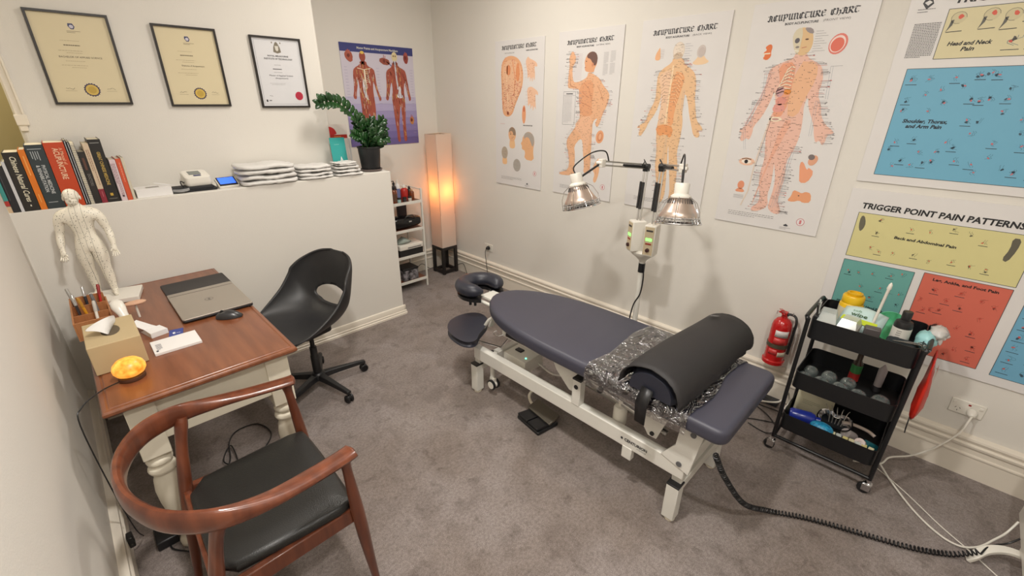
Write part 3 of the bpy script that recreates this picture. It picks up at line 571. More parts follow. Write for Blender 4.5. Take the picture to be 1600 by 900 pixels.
k.poly([(70, 690), (84, 696), (98, 660), (96, 630), (84, 610), (72, 640)], (104, 100, 84), 2, 1); k.poly([(612, 690), (640, 690), (640, 640), (626, 580), (606, 590), (618, 640)], (96, 92, 78), 2, 1)
for i, (x, y) in enumerate(TR['P6'][17:32]): scrib(k, x, y, 15, rd, (104, 100, 84), (204, 92, 66), i % 2 == 0, (150, 146, 108))
k.build('yellow_panel', t)
k = Ink(0.006, .001); panel(k, [(57, 200), (348, 200), (348, 457), (57, 457)], (104, 164, 158)); k.txt('Elbow, Wrist, and Hand Pain', 80, 216, 12, 200, (24, 40, 40), bold=.04)
for i, (x, y) in enumerate(TR['P6'][32:44]): scrib(k, x, y, 16, rd, (44, 66, 70), (206, 104, 84), i % 3 == 0, (70, 116, 114))
k.build('teal_panel', t)
k = Ink(0.006, .001); panel(k, [(382, 54), (684, 54), (684, 466), (382, 466)], (206, 104, 86)); k.txt('Leg, Ankle, and Foot Pain', 420, 435, 13, 226, (40, 28, 28), bold=.04)
for i, (x, y) in enumerate(TR['P6'][44:]+[(430, 200), (500, 220), (560, 230), (620, 220), (440, 130), (510, 140), (580, 120), (640, 150), (560, 80), (640, 90)]): scrib(k, x, y, 17, rd, (110, 62, 56), (186, 60, 48), i % 2 == 0, (160, 78, 64))
k.build('red_panel', t)
k = Ink(0.006, .001); panel(k, [(733, 46), (940, 46), (940, 466), (733, 466)], (110, 168, 198))
for r in range(7):
    for q in range(3): scrib(k, 765+q*62, 90+r*56, 20, rd, (60, 84, 100), (200, 92, 84), q % 2 == 0, (84, 132, 156))
k.build('blue_panel', t)
# ---------------------------------------------------------------- wooden desk
dk = thing('writing_desk', 'wooden desk with reddish-brown stained top and white turned legs beside the left wall', 'desk', (0.185, 2.485, 0))
mb = MB(); TX0, TX1, TY0, TY1 = -0.130, 0.500, 1.815, 3.150
prof = [(0.0, 0.775), (0.0, 0.762), (0.006, 0.758), (0.010, 0.750), (0.002, 0.744), (-0.006, 0.738), (-0.012, 0.730)]
rs = []
for ins, z in [(0.030, 0.775), (0.020, 0.775), (0.016, 0.7715), (0.012, 0.775)]+[(-a, z) for a, z in [(0.0, 0.773), (0.004, 0.766), (0.004, 0.756), (-0.002, 0.750), (-0.010, 0.744)]]:
    rs.append([(TX0+ins, TY0+ins, z), (TX1-ins, TY0+ins, z), (TX1-ins, TY1-ins, z), (TX0+ins, TY1-ins, z)])
mb.rings(rs)
mb.build('desk_top', MAHOG, dk, world=True, smooth=False, bevel=0.0015)
mb = MB(); AY0 = 1.858; AY1 = 3.11; AX0 = -0.085; AX1 = 0.470
mb.bx(AX0+.07, AX1-.07, AY0+0.012, AY0+.034, 0.555, 0.744).bx(AX0+.07, AX1-.07, AY1-.034, AY1-0.012, 0.555, 0.744).bx(AX0+.012, AX0+.034, AY0+.07, AY1-.07, 0.60, 0.744).bx(AX1-.034, AX1-.012, AY0+.07, AY1-.07, 0.60, 0.744)
mb.build('apron', CREAM, dk, world=True, smooth=False, bevel=0.002)
for px, pz in ((0.03, .655), (0.02, .60), (0.12, .66)): MB().cyl((px, AY0+.0125, pz), (px, AY0+.010, pz), 0.004, n=8).build('screw_hole', BLACK, dk, world=True)
LP = [(0.030, 0), (0.034, 0.006), (0.036, 0.03), (0.030, 0.045), (0.024, 0.06), (0.026, 0.075), (0.034, 0.082), (0.034, 0.095), (0.026, 0.103), (0.026, 0.12), (0.036, 0.18), (0.046, 0.26), (0.048, 0.32), (0.042, 0.37), (0.032, 0.395), (0.030, 0.402), (0.044, 0.408), (0.048, 0.42), (0.044, 0.432), (0.034, 0.438), (0.034, 0.446), (0.042, 0.452), (0.044, 0.462), (0.040, 0.472), (0.032, 0.478), (0.030, 0.50)]
for lx in (AX0+.045, AX1-.045):
    for ly in (AY0+.045, AY1-.045):
        mb = MB(); mb.lathe(LP, (lx, ly, 0), n=28); mb.bx(lx-.045, lx+.045, ly-.045, ly+.045, 0.497, 0.744); mb.build('leg', CREAM, dk, world=True, bevel=0.002)
# ---------------------------------------------------------------- armchair
ac = thing('armchair', 'reddish wooden armchair with curved bentwood arm rail and black leather seat in the foreground', 'chair', (0.20, 1.445, 0), R_(-1.5))
def sweep(path, sec, up=Vector((0, 0, 1)), n=14, e=2.4):
    rs = []
    for i, p in enumerate(path):
        a = path[max(i-1, 0)]; b = path[min(i+1, len(path)-1)]; t = (b-a).normalized(); sd = t.cross(up).normalized(); u2 = sd.cross(t)
        wd, ht = sec(i/(len(path)-1))[:2]; tl = sec(i/(len(path)-1))[2]
        ring = []
        for j in range(n):
            q = 2*math.pi*j/n; cx = abs(math.cos(q))**(2/e)*math.copysign(1, math.cos(q))*wd; cy = abs(math.sin(q))**(2/e)*math.copysign(1, math.sin(q))*ht
            ring.append(p+sd*(cx*math.cos(tl)-cy*math.sin(tl))+u2*(cx*math.sin(tl)+cy*math.cos(tl)))
        rs.append(ring)
    return MB().rings(rs)
AP = bez([(0.235, -.272, .690), (0.20, -.278, .686), (0.10, -.292, .688), (-0.04, -.306, .696), (-0.16, -.292, .712), (-0.255, -.228, .728), (-0.312, -.120, .738), (-0.330, 0, .742), (-0.312, .120, .738), (-0.255, .228, .728), (-0.16, .292, .712), (-0.04, .306, .696), (0.10, .292, .688), (0.20, .278, .686), (0.235, .272, .690)], 6)
def asec(t):
    u = abs(t-.5)*2; s = 1 if t < .5 else -1
    if u > .97: return (0.010+.012*(1-u)/.03, 0.007+.006*(1-u)/.03, 0)
    k = max(0, min(1, (u-.35)/.35)); k = k*k*(3-2*k)
    return (0.015+k*0.018, 0.040*(1-k)+0.015*k, 0.0)
sweep(AP, asec).build('arm_rail', TEAK, ac)
for s in (-1, 1):
    MB().tube(bez([(0.245, s*.262, 0), (0.228, s*.266, .22), (0.215, s*.268, .43), (0.205, s*.272, .60), (0.200, s*.276, .678)], 5), [0.0125, .0135, .0145, .016, .0175, .019, .0205, .0215, .022, .022, .022, .021, .020, .0185, .017, .016, .0155, .016, .018, .020, .020], 14).build('front_leg', TEAK, ac)
    MB().tube(bez([(-0.265, s*.225, 0), (-0.235, s*.235, .22), (-0.205, s*.245, .43), (-0.175, s*.262, .60), (-0.150, s*.283, .700)], 5), [0.0125, .0135, .0145, .016, .0175, .019, .0205, .0215, .022, .022, .022, .0215, .021, .020, .019, .019, .019, .020, .021, .020, .018], 14).build('back_leg', TEAK, ac)
mb = MB()
mb.box((0.205, 0, .400), (.026, .50, .062)); mb.box((-0.205, 0, .400), (.026, .46, .062))
for s in (-1, 1): mb.box((0, s*.252, .400), (.41, .026, .062), Matrix.Rotation(s*-0.035, 3, 'Z'))
mb.build('seat_frame', TEAK, ac, bevel=0.005)
mb = MB(); P = [(-.200, -.232), (.0, -.250), (.212, -.258), (.222, -.20), (.226, 0), (.222, .20), (.212, .258), (0, .250), (-.200, .232), (-.206, 0)]
mb.slab(chaikin(P, 1), .415, .462, .022, 5, 0.010); mb.build('seat', LEATH, ac)
# ---------------------------------------------------------------- black swivel chair
sc = thing('swivel_chair', 'black moulded shell swivel chair on castors behind the desk', 'chair', (0.82, 2.62, 0), R_(14))
SHELL = mat('charcoal_shell', (38, 38, 40), 0.42, bump=0.05, bscale=500)
# shell: rows from seat front to back top; local -x is forward
def shell():
    rows = [  # (x, z, halfwidth, side lift, side pull)
        (-.235, .455, .17, .000, .0), (-.215, .466, .205, .010, .0), (-.15, .460, .236, .045, .0), (-.06, .450, .252, .105, .0), (.03, .448, .256, .165, -.01), (.10, .460, .254, .205, -.035),
        (.155, .500, .252, .200, -.065), (.185, .555, .248, .170, -.085), (.207, .615, .238, .130, -.09), (.225, .680, .222, .090, -.08), (.240, .740, .200, .052, -.06), (.253, .790, .166, .024, -.038), (.262, .822, .120, .008, -.02), (.266, .838, .056, .0, -.008)]
    n = 31; V = []; F = []
    P = [bez([Vector((r[0], r[1], r[2])) for r in rows], 3), bez([Vector((r[3], r[4], 0)) for r in rows], 3)]
    R = len(P[0])
    for i in range(R):
        x, z, hw = P[0][i]; lift, pull, _ = P[1][i]
        for j in range(n):
            u = -1+2*j/(n-1); q = abs(u)**2.2
            V.append((x+pull*q, hw*math.sin(u*math.pi/2*.92)/math.sin(math.pi/2*.92), z+lift*q))
    for i in range(R-1):
        for j in range(n-1):
            cx = sum(V[k][0] for k in (i*n+j, i*n+j+1, (i+1)*n+j))/3; cy = (V[i*n+j][1]+V[i*n+j+1][1])/2; cz = (V[i*n+j][2]+V[(i+1)*n+j][2])/2
            if abs(cy) < 0.135 and (cz-.575)**2/.052**2+(cy/.135)**2 < 1: continue
            F.append((i*n+j, i*n+j+1, (i+1)*n+j+1, (i+1)*n+j))
    used = {}
    for f in F:
        for e in zip(f, f[1:]+f[:1]): used[tuple(sorted(e))] = used.get(tuple(sorted(e)), 0)+1
    for e, q in used.items():
        if q == 1:
            for v in e:
                x, y, z = V[v]
                if abs(y) < .17 and abs(z-.575) < .075:
                    a = math.atan2((z-.575)/.052, y/.135); V[v] = (x, .135*math.cos(a), .575+.052*math.sin(a))
    mb = MB(); mb.add(V, F); return mb
o = shell().build('seat_shell', SHELL, sc, sub=1, solid=0.012, angle=180); o.scale = (1.08, 1.07, 1.03)
o.modifiers.move(0, 1)
MB().slab(rrect(-.10, .10, -.10, .10, .03), .405, .438, .008).build('seat_mount', BLACK, sc)
MB().lathe([(.026, .07), (.026, .24), (.022, .245), (.022, .30), (.014, .302), (.014, .41)], n=20).build('gas_column', BLACK, sc)
MB().lathe([(.03, .062), (.045, .066), (.045, .10), (.034, .115), (.026, .118)], n=24).build('hub', BLACK, sc)
for i in range(5):
    a = R_(-20+72*i); c, s = math.cos(a), math.sin(a); rt = Matrix.Rotation(a, 3, 'Z')
    mb = MB(); rs = []
    for d_, w_, h_, z_ in ((.02, .026, .030, .088), (.12, .022, .024, .086), (.26, .017, .018, .078), (.310, .017, .014, .074)):
        rs.append([rt @ Vector((d_, q[0]*w_, z_+q[1]*h_/1)) for q in ((-1, -.7), (1, -.7), (.75, .6), (-.75, .6))])
    mb.rings(rs); ar = mb.build('base_arm', BLACK, sc, bevel=0.003)
    mb = MB(); ct = Vector((c*.298, s*.298, 0)); ax = rt @ Vector((0, 1, 0)); mb.cyl(ct+Vector((0, 0, .045)), ct+Vector((0, 0, .072)), .007)
    for sg in (-1, 1): mb.lathe([(.002, -.009), (.020, -.009), (.026, -.004), (.026, .004), (.020, .009), (.002, .009)], ct+ax*sg*.013+Vector((0, 0, .0262)), ax, 18)
    mb.lathe([(.018, -.022), (.018, .022)], ct+Vector((0, 0, .032)), ax, 14); mb.build('castor', BLACK, ar)
# ---------------------------------------------------------------- treatment table
tt = thing('treatment_table', 'navy padded electric treatment table on white steel frame in the middle of the room', 'treatment table', (1.745, 1.15, 0))
BXc = 1.742
def W(y): return .292 if y < 1.18 else .292*max(0, 1-((y-1.18)/.70)**2.3)**.5
ys = [.955+.035*i for i in range(27)]; ys = [y for y in ys if y < 1.87]+[1.8775]
out = [(BXc+W(y), y) for y in ys]+[(BXc-W(y), y) for y in reversed(ys)]
MB().slab(out, .560, .636, .024, 5, 0.004).build('head_cushion', NAVY, tt, world=True)
MB().slab(rrect(BXc-.292, BXc+.292, .345, .943, .05, 6), .560, .632, .022, 5, 0.003).build('leg_cushion', NAVY, tt, world=True)
MB().bx(BXc-.25, BXc+.25, .40, 1.55, .545, .562).build('cushion_board', BLACK, tt, world=True)
# face crescent and arm rest
P = []
cxx, cyy = 1.765, 2.075
for i in range(25):
    a = R_(-60+300*i/24); P.append((cxx+.128*math.sin(-a)*0+.125*math.cos(a), cyy+.125*math.sin(a)))
mb = MB(); rs = []
for i in range(29):
    a = R_(-58+296*i/28); rr = .048+.012*math.sin(math.pi*i/28); e = min(i, 28-i); k_ = [0.25, .62, .85, .95][e] if e < 4 else 1
    ctr = Vector((cxx+.112*math.cos(a), cyy+.112*math.sin(a), .618)); od = Vector((math.cos(a), math.sin(a), 0))
    rs.append([ctr+od*(rr*k_*math.cos(q))+Vector((0, 0, .045*k_*math.sin(q))) for q in [2*math.pi*j/14 for j in range(14)]])
fc = mb.rings(rs).build('face_cushion', NAVYD, tt, world=True)
mb = MB(); A0 = [(cxx+.155*math.cos(R_(a)), cyy+.155*math.sin(R_(a))) for a in range(-55, 236, 15)]; A1 = [(cxx+.07*math.cos(R_(a)), cyy+.07*math.sin(R_(a))) for a in range(235, -56, -15)]
mb.prism(A0+A1, .556, .574); mb.build('cradle_plate', BLACK, tt, world=True)
mb = MB(); mb.cyl((1.69, 1.86, .553), (1.69, 2.06, .553), .011).cyl((1.84, 1.86, .553), (1.84, 2.06, .553), .011); mb.box((1.765, 1.93, .575), (.11, .16, .012)); mb.build('cradle_bracket', WHITE, tt, world=True)
for px, py in ((1.645, 1.99), (1.63, 2.02)): MB().cyl((px, py, .56), (px+.0, py, .535), .009).build('cradle_knob', BLACK, tt, world=True)
AR = [(1.660, 2.000), (1.615, 2.035), (1.530, 2.045), (1.455, 2.010), (1.400, 1.940), (1.382, 1.86), (1.380, 1.79), (1.398, 1.752), (1.432, 1.748), (1.480, 1.790), (1.535, 1.815), (1.60, 1.85), (1.650, 1.90), (1.668, 1.96)][::-1]
MB().slab(chaikin(AR, 2), .430, .468, .016, 4).build('arm_rest', NAVYD, tt, world=True)
mb = MB(); mb.tube(bez([(1.62, 1.90, .428), (1.60, 1.86, .44), (1.60, 1.80, .52), (1.62, 1.74, .555)], 5), .010).box((1.655, 1.83, .495), (.035, .012, .13), Euler((.35, 0, 0)).to_matrix()); mb.build('arm_rest_strut', WHITE, tt, world=True)
# frame
mb = MB(); fx = 1.520; fx2 = 1.965
for x_ in (fx, fx2-.0):
    mb.bx(x_-.0, x_+.045, .49, 1.865, .255, .335)
mb.bx(fx+.045, fx2, .495, .54, .257, .333).bx(fx+.045, fx2, 1.72, 1.765, .257, .325)
mb.build('base_frame', WHITE, tt, world=True, bevel=0.004)
for y_ in (.518, 1.855):
    mb = MB(); mb.bx(fx+.045, fx2-.0, y_-.022, y_+.028, .165, .215).bx(fx+.02, fx+.06, y_-.02, y_+.026, .20, .26).bx(fx2-.02, fx2+.02, y_-.02, y_+.026, .20, .26); mb.build('cross_tube', WHITE, tt, world=True, bevel=0.003)
for x_ in (fx, fx2):
    for y_ in (.518, 1.855):
        dy_ = -.0 if y_ < 1 else 0
        lg = MB().bx(x_-.012, x_+.045, y_-.026+dy_, y_+.030+dy_, .018, .205).build('foot_leg', WHITE, tt, world=True, bevel=0.003)
        MB().bx(x_-.013, x_+.046, y_-.027, y_+.031, .2045, .214).build('end_cap', BLACK, lg, world=True, bevel=0.002)
        MB().lathe([(.022, 0), (.024, .004), (.024, .012), (.012, .016), (.012, .022)], (x_+.016, y_, 0), n=18).build('levelling_foot', CREAM, lg, world=True)
for x_ in (fx, fx2+.01):
    u = MB().bx(x_-.003, x_+.040, 1.045, 1.095, .33, .478).build('lift_upright', WHITE, tt, world=True, bevel=0.003)
    MB().bx(x_-.004, x_+.041, 1.044, 1.096, .476, .486).build('end_cap', BLACK, u, world=True, bevel=0.002)
    MB().cyl((x_-.006, 1.07, .44), (x_, 1.07, .44), .012).build('bolt', BLACK, u, world=True)
    mb = MB(Matrix(((0, 0, 1, 0), (1, 0, 0, 0), (0, 1, 0, 0), (0, 0, 0, 1)))); mb.prism([(.385, .335), (.525, .335), (.505, .505), (.470, .545), (.405, .545)][::1], x_-.004, x_+.004)
    mb = MB(); Q = [(.47, .30), (.60, .335), (.545, .42), (.535, .545), (.44, .545), (.455, .42)]
    mb.add([(x_-.004, a, b) for a, b in Q]+[(x_+.012, a, b) for a, b in Q], [tuple(range(6)), tuple(range(11, 5, -1))]+[(i, (i+1) % 6, 6+(i+1) % 6, 6+i) for i in range(6)])
    u = mb.build('end_bracket', WHITE, tt, world=True, bevel=0.002)
    for a, b in ((.480, .51), (.515, .335)): MB().cyl((x_-.009, a, b), (x_-.003, a, b), .012).build('bolt', mat('grey_bolt', (96, 96, 98), .4), u, world=True)
    mb = MB(); Q = [(.585, .545), (.76, .545), (.715, .44), (.675, .385), (.635, .385), (.625, .42)]
    mb.add([(x_+.006, a, b) for a, b in Q]+[(x_+.014, a, b) for a, b in Q], [tuple(range(6)), tuple(range(11, 5, -1))]+[(i, (i+1) % 6, 6+(i+1) % 6, 6+i) for i in range(6)])
    u = mb.build('link_plate', WHITE, tt, world=True, bevel=0.002); MB().cyl((x_-.0, .655, .405), (x_+.007, .655, .405), .010).build('bolt', BLACK, u, world=True)
    mb = MB(); Q = [(1.08, .53), (1.30, .545), (1.24, .44), (1.15, .36), (1.11, .36), (1.09, .42)]
    mb.add([(x_+.046, a, b) for a, b in Q]+[(x_+.054, a, b) for a, b in Q], [tuple(range(6)), tuple(range(11, 5, -1))]+[(i, (i+1) % 6, 6+(i+1) % 6, 6+i) for i in range(6)])
    mb.build('link_plate', WHITE, tt, world=True, bevel=0.002)
mb = MB(); 
for x_ in (fx+.012, fx2): mb.bx(x_, x_+.032, .46, 1.62, .505, .545)
mb.bx(fx+.02, fx2+.02, .46, .50, .505, .545).bx(fx+.02, fx2+.02, 1.58, 1.62, .505, .545).bx(fx+.02, fx2+.02, 1.0, 1.04, .505, .545); mb.build('upper_frame', WHITE, tt, world=True, bevel=0.003)
mb = MB(); mb.cyl((1.60, .62, .38), (1.60, 1.06, .45), .014).cyl((1.66, .66, .34), (1.66, 1.30, .40), .020).cyl((1.90, .62, .38), (1.90, 1.06, .45), .014).cyl((1.58, 1.07, .44), (1.97, 1.07, .44), .014).cyl((1.58, .655, .405), (1.97, .655, .405), .012); mb.build('lift_linkage', ALU, tt, world=True)
MB().lathe([(.002, 0), (.032, .002), (.034, .01), (.034, .085), (.028, .10), (.015, .105), (.015, .14)], (1.60, .86, .30), n=20).build('lift_motor', WPLAS, tt, world=True)
for x_ in (fx+.02,):
    for y_ in (1.775,):
        cs = MB().cyl((1.575, 1.755, .125), (1.575, 1.755, .318), .014).build('castor_stem', WHITE, tt, world=True)
        MB().cyl((1.575, 1.755, .318), (1.575, 1.755, .326), .012).build('stem_cap', BLACK, cs, world=True)
        mb = MB(); 
        for sg in (-1, 1): mb.lathe([(.024, -.008), (.034, -.006), (.034, .006), (.024, .008)], (1.575+sg*.018, 1.745, .090), (1, 0, 0), 22)
        mb.build('castor_tyre', BLACK, cs, world=True); mb = MB().lathe([(.002, -.028), (.025, -.028), (.025, .028), (.002, .028)], (1.575, 1.745, .090), (1, 0, 0), 20); mb.box((1.575, 1.75, .115), (.02, .04, .04)); mb.build('castor_hub', WPLAS, cs, world=True)
cb = MB().bx(1.60, 1.76, 1.50, 1.68, .262, .345).build('control_box', WPLAS, tt, world=True, bevel=0.004)
MB().box((1.68, 1.62, .347), (.035, .05, .012)).build('control_socket', BLACK, cb, world=True, bevel=.004)
MB().ell((1.640, 1.53, .346), (.0045, .0045, .002), 10).build('indicator_light', mat('green_led', (40, 200, 150), .4, emit=(70, 255, 190), estr=6), cb, world=True)
MB().tube(bez([(1.72, 1.50, .29), (1.74, 1.40, .25), (1.78, 1.28, .28), (1.80, 1.20, .34)], 6), .005).build('power_lead', WPLAS, tt, world=True)
MB().bx(fx-.003, fx+.03, .735, .785, .195, .262).build('frame_tab', WHITE, tt, world=True, bevel=.003)
mb = MB(); mb.tube(bez([(1.50, 1.63, .545), (1.485, 1.64, .535), (1.48, 1.60, .53), (1.50, 1.57, .545)], 4), .004).tube([(1.56, 1.86, .36), (1.56, 1.66, .40), (1.60, 1.60, .50)], .005).tube([(1.56, 1.86, .36), (1.56, 1.87, .32)], .005); mb.build('release_lever', CHROME, tt, world=True)
k = Ink(0.0, .001); k.txt('CENTURION', 0, 0, 15, 116, (50, 50, 54), bold=.03); k.ell(-14, 7, 6, 7, (50, 50, 54), 2); k.txt('medical', 66, -12, 7, 46, (110, 110, 112))
lt = k.build('printed_name', tt); lt.matrix_parent_inverse = MW[tt.name].inverted(); lt.matrix_world = sheetM((fx-.0012, .778, .292), (0, -1, 0), (0, 0, 1))
MB().lathe([(.002, 0), (.014, 0), (.016, .012), (.010, .02), (.006, .03)], (BXc-.278, .90, .530), n=16).build('cushion_knob', BLACK, tt, world=True)
# clear plastic sheet over the table's lower half
pm = bpy.data.materials.new('clear_plastic_sheet'); pm.use_nodes = True; N = pm.node_tree.nodes; L = pm.node_tree.links; b = N['Principled BSDF']
b.inputs['Base Color'].default_value = (*lin((150, 146, 146)), 1); b.inputs['Roughness'].default_value = 0.12; b.inputs['Alpha'].default_value = 0.40; inp(b, 'Specular IOR Level').default_value = 0.9
tc = N.new('ShaderNodeTexCoord'); n1 = N.new('ShaderNodeTexNoise'); n1.inputs['Scale'].default_value = 17; n1.inputs['Detail'].default_value = 2; n1.inputs['Distortion'].default_value = 2.2; L.new(tc.outputs['Object'], n1.inputs['Vector'])
bp = N.new('ShaderNodeBump'); bp.inputs['Strength'].default_value = 1.0; bp.inputs['Distance'].default_value = 0.03; L.new(n1.outputs[0], bp.inputs['Height']); tp = N.new('ShaderNodeBsdfTransparent'); tp.inputs[0].default_value = (.80, .79, .80, 1); gg = N.new('ShaderNodeBsdfGlossy'); gg.inputs['Color'].default_value = (.9, .9, .92, 1); gg.inputs['Roughness'].default_value = .14; L.new(bp.outputs[0], gg.inputs['Normal'])
fr = N.new('ShaderNodeFresnel'); fr.inputs[0].default_value = 1.9; L.new(bp.outputs[0], fr.inputs['Normal']); ad = N.new('ShaderNodeMath'); ad.operation = 'ADD'; ad.inputs[1].default_value = .14; L.new(fr.outputs[0], ad.inputs[0]); mxs = N.new('ShaderNodeMixShader'); L.new(ad.outputs[0], mxs.inputs[0]); L.new(tp.outputs[0], mxs.inputs[1]); L.new(gg.outputs[0], mxs.inputs[2]); L.new(mxs.outputs[0], N['Material Output'].inputs['Surface'])
rs = []
secs = [(-.297, .545), (-.299, .575), (-.298, .605), (-.290, .628), (-.276, .638), (-.262, .6425)]+[(-.24+.04*i, .6430) for i in range(13)]+[(.262, .6425), (.276, .638), (.290, .628), (.298, .605), (.299, .575), (.297, .545)]
rd = random.Random(12); ny = 26
for i in range(ny):
    y = .485+(.975-.485)*i/(ny-1)
    rs.append([(BXc+a+rd.uniform(-.0012, .0012), y+rd.uniform(-.003, .003)+(.01*math.sin(a*14) if i in (0, ny-1) else 0), z+(rd.uniform(-.0006, .0016) if abs(a) < .28 else 0)) for a, z in secs])
V = [p for r in rs for p in r]; ns = len(secs)
mb = MB(); mb.add(V, [(i*ns+j, i*ns+j+1, (i+1)*ns+j+1, (i+1)*ns+j) for i in range(ny-1) for j in range(ns-1)])
tag(mb.build('plastic_cover', pm, angle=180), 'clear crinkled plastic sheet wrapped over the lower half of the navy table', 'plastic sheet')
# knee bolster
bo = thing('knee_bolster', 'black domed knee bolster lying across the plastic-covered end of the table', 'cushion', (1.790, .645, .6475), R_(-2.5))
def bprof(n=24, w_=.135, h_=.125):
    P = []
    for i in range(n+1):
        a = math.pi*i/n; c = math.cos(a); P.append((w_*c*(1.0+.05*math.sin(a)), h_*math.sin(a)**.8))
    return P
def bolster(x0, x1, w_, h_, n, jag=0, bot=0.0):
    rs = []; 
    for i in range(n+1):
        t = i/n; x = x0+(x1-x0)*t; e = min(t, 1-t)*n; k_ = .80 if e < .5 else (.94 if e < 1.5 else 1)
        ring = [(x+(.006*math.sin(9*q+j) if False else 0), q*k_, z*k_) for j, (q, z) in enumerate(bprof(24, w_+.004*math.sin(7*t), h_+.006*math.sin(4*t+1)))]
        ring += [(x, -w_*.6*k_, bot), (x, 0, bot), (x, w_*.6*k_, bot)]
        rs.append(ring)
    return MB().rings(rs)
bolster(-.345, .345, .118, .112, 14).build('bolster_cushion', NAVYD, bo)
rs = []; n = 22
V = []; rd = random.Random(5)
for i in range(n+1):
    t = i/n; x = -.352+.715*t
    lo_a = 0.0; P = bprof(28, .134+.006*math.sin(5*t), .126+.008*math.sin(3.5*t+.6)+(-.01 if t < .06 else 0)); sag = .0
    for j, (q, z) in enumerate(P):
        edge = j in (0, 28); V.append((x+rd.uniform(-.002, .002)+(-.012*abs(q)/.13 if i == 0 else (.014*(1-abs(q)/.13) if i == n else 0)), q+(rd.uniform(-.004, .006) if edge else 0)*math.copysign(1, q), z+.004+(.004 if edge else 0)))
mb = MB(); mb.add(V, [(i*29+j, i*29+j+1, (i+1)*29+j+1, (i+1)*29+j) for i in range(n) for j in range(28)])
mb.build('neoprene_cover', mat('black_neoprene', (38, 36, 37), .62, bump=.12, bscale=500), bo, solid=.005, angle=180)
MB().add([(-.353, -.022, .03), (-.353, .030, .035), (-.375, .040, -.035), (-.378, .030, -.125), (-.376, -.015, -.128), (-.375, -.015, -.035)], [(0, 1, 2, 5), (5, 2, 3, 4)]).build('strap', BLACK, bo, solid=.004)
k = Ink(0, .001); k.rect(-26, -9, 26, 9, (52, 50, 52), 1); k.txt('BodyRest', -21, -2, 7, 40, (168, 168, 170), bold=.03); k.rect(-16, -7, 16, -5.5, (140, 140, 142), 2)
lt = k.build('sewn_label', bo); M_ = Matrix.Translation((.285, .045, .1345)) @ Matrix.Rotation(R_(-15), 4, 'X') @ Matrix.Rotation(R_(-90), 4, 'Z') @ Matrix.Scale(1, 4); lt.matrix_local = M_
# foot pedal
fp = thing('foot_switch', 'black and grey double foot pedal on the carpet under the treatment table', 'foot pedal', (1.588, 1.378, 0), R_(-8))
mb = MB(); mb.slab(rrect(-.078, .078, -.098, .098, .01), .0, .022, .006); mb.build('pedal_base', BLACK, fp)
for s in (-1, 1): MB().box((-.028, s*.047, .032), (.10, .086, .014), Euler((0, .12, 0)).to_matrix()).build('pedal', BLACK, fp, bevel=.003)
MB().box((.045, 0, .052), (.085, .198, .014), Euler((0, -.30, 0)).to_matrix()).build('pedal_hood', mat('grey_brown_metal', (98, 92, 82), .45, .3), fp, bevel=.003)
mb = MB(); mb.tube(bez([(.07, .098, .015), (.07, .15, .02), (.09, .185, .05), (.15, .17, .085), (.20, .10, .06), (.22, -.02, .03)], 6), .009).box((.10, -.0, .03), (.016, .14, .01)); mb.build('carry_handle', CREAM, fp)
# curly control cable from the table end
path = bez([(1.46, .372, .520), (1.55, .34, .36), (1.70, .28, .15), (1.86, .21, .035), (1.95, .10, .016), (2.00, .0, .016), (2.05, -.12, .016), (2.12, -.28, .016), (2.20, -.40, .018), (2.245, -.470, .06)], 40)
L_ = [0]
for a, b in zip(path[:-1], path[1:]): L_.append(L_[-1]+(b-a).length)
pts = []; i = 0; turns = int(L_[-1]/.0145); tot = turns*9; up = Vector((0, 0, 1))
for q in range(tot+1):
    s = L_[-1]*q/tot
    while i < len(L_)-2 and L_[i+1] < s: i += 1
    f = (s-L_[i])/(L_[i+1]-L_[i]); p = path[i].lerp(path[i+1], f); t = (path[i+1]-path[i]).normalized(); sd = t.cross(up).normalized(); u2 = sd.cross(t); a = 2*math.pi*q/9
    pts.append(p+sd*(.0095*math.cos(a))+u2*(.0095*math.sin(a)))
pts += bez([pts[-1], Vector((2.275, -.488, .07)), Vector((2.31, -.510, .075)), Vector((2.345, -.545, .085)), Vector((2.36, -.568, .12))], 4)[1:]
tag(MB().tube(pts, .0032, 6).build('coiled_cable', BLACK), 'black coiled cable running over the carpet from the table end to the white heater', 'cable')
# ---------------------------------------------------------------- things on the desk
DZ = 0.776
tb = thing('tissue_box', 'beige cardboard tissue box with a white tissue poking out on the desk', 'tissue box', (-.043, 2.235, DZ), R_(0))
mb = MB(); mb.bx(-.080, .080, -.128, .128, 0, .118); mb.build('carton', KRAFT, tb, smooth=False, bevel=.003)
P = [(.03*math.cos(R_(a))*1.0, .055*math.sin(R_(a))) for a in range(0, 360, 20)]; mb = MB(); mb.prism(P, .1183, .1190); mb.build('opening', mat('carton_inside', (92, 80, 62), .8), tb)
V = []; F = []
prof = [[(-.012, -.05, 0), (-.01, -.02, .0), (-.004, .01, .0), (0, .04, 0)], [(-.022, -.048, .022), (-.004, -.018, .032), (.0, .012, .034), (.012, .046, .020)], [(-.040, -.040, .040), (-.020, -.015, .052), (-.004, .012, .056), (.012, .050, .040)], [(-.060, -.020, .034), (-.036, -.006, .056), (-.010, .010, .066), (.014, .040, .060)]]
for r in prof:
    for p in r: V.append((p[0]*1.5+.01, p[1], p[2]*.8+.118))
for i in range(3):
    for j in range(3): F.append((i*4+j, i*4+j+1, (i+1)*4+j+1, (i+1)*4+j))
MB().add(V, F).build('tissue', TOWEL, tb, sub=2, solid=.001, angle=180)
sl = thing('salt_lamp', 'small glowing orange dome lamp on a wooden base beside the tissue box', 'lamp', (-.028, 2.005, DZ))
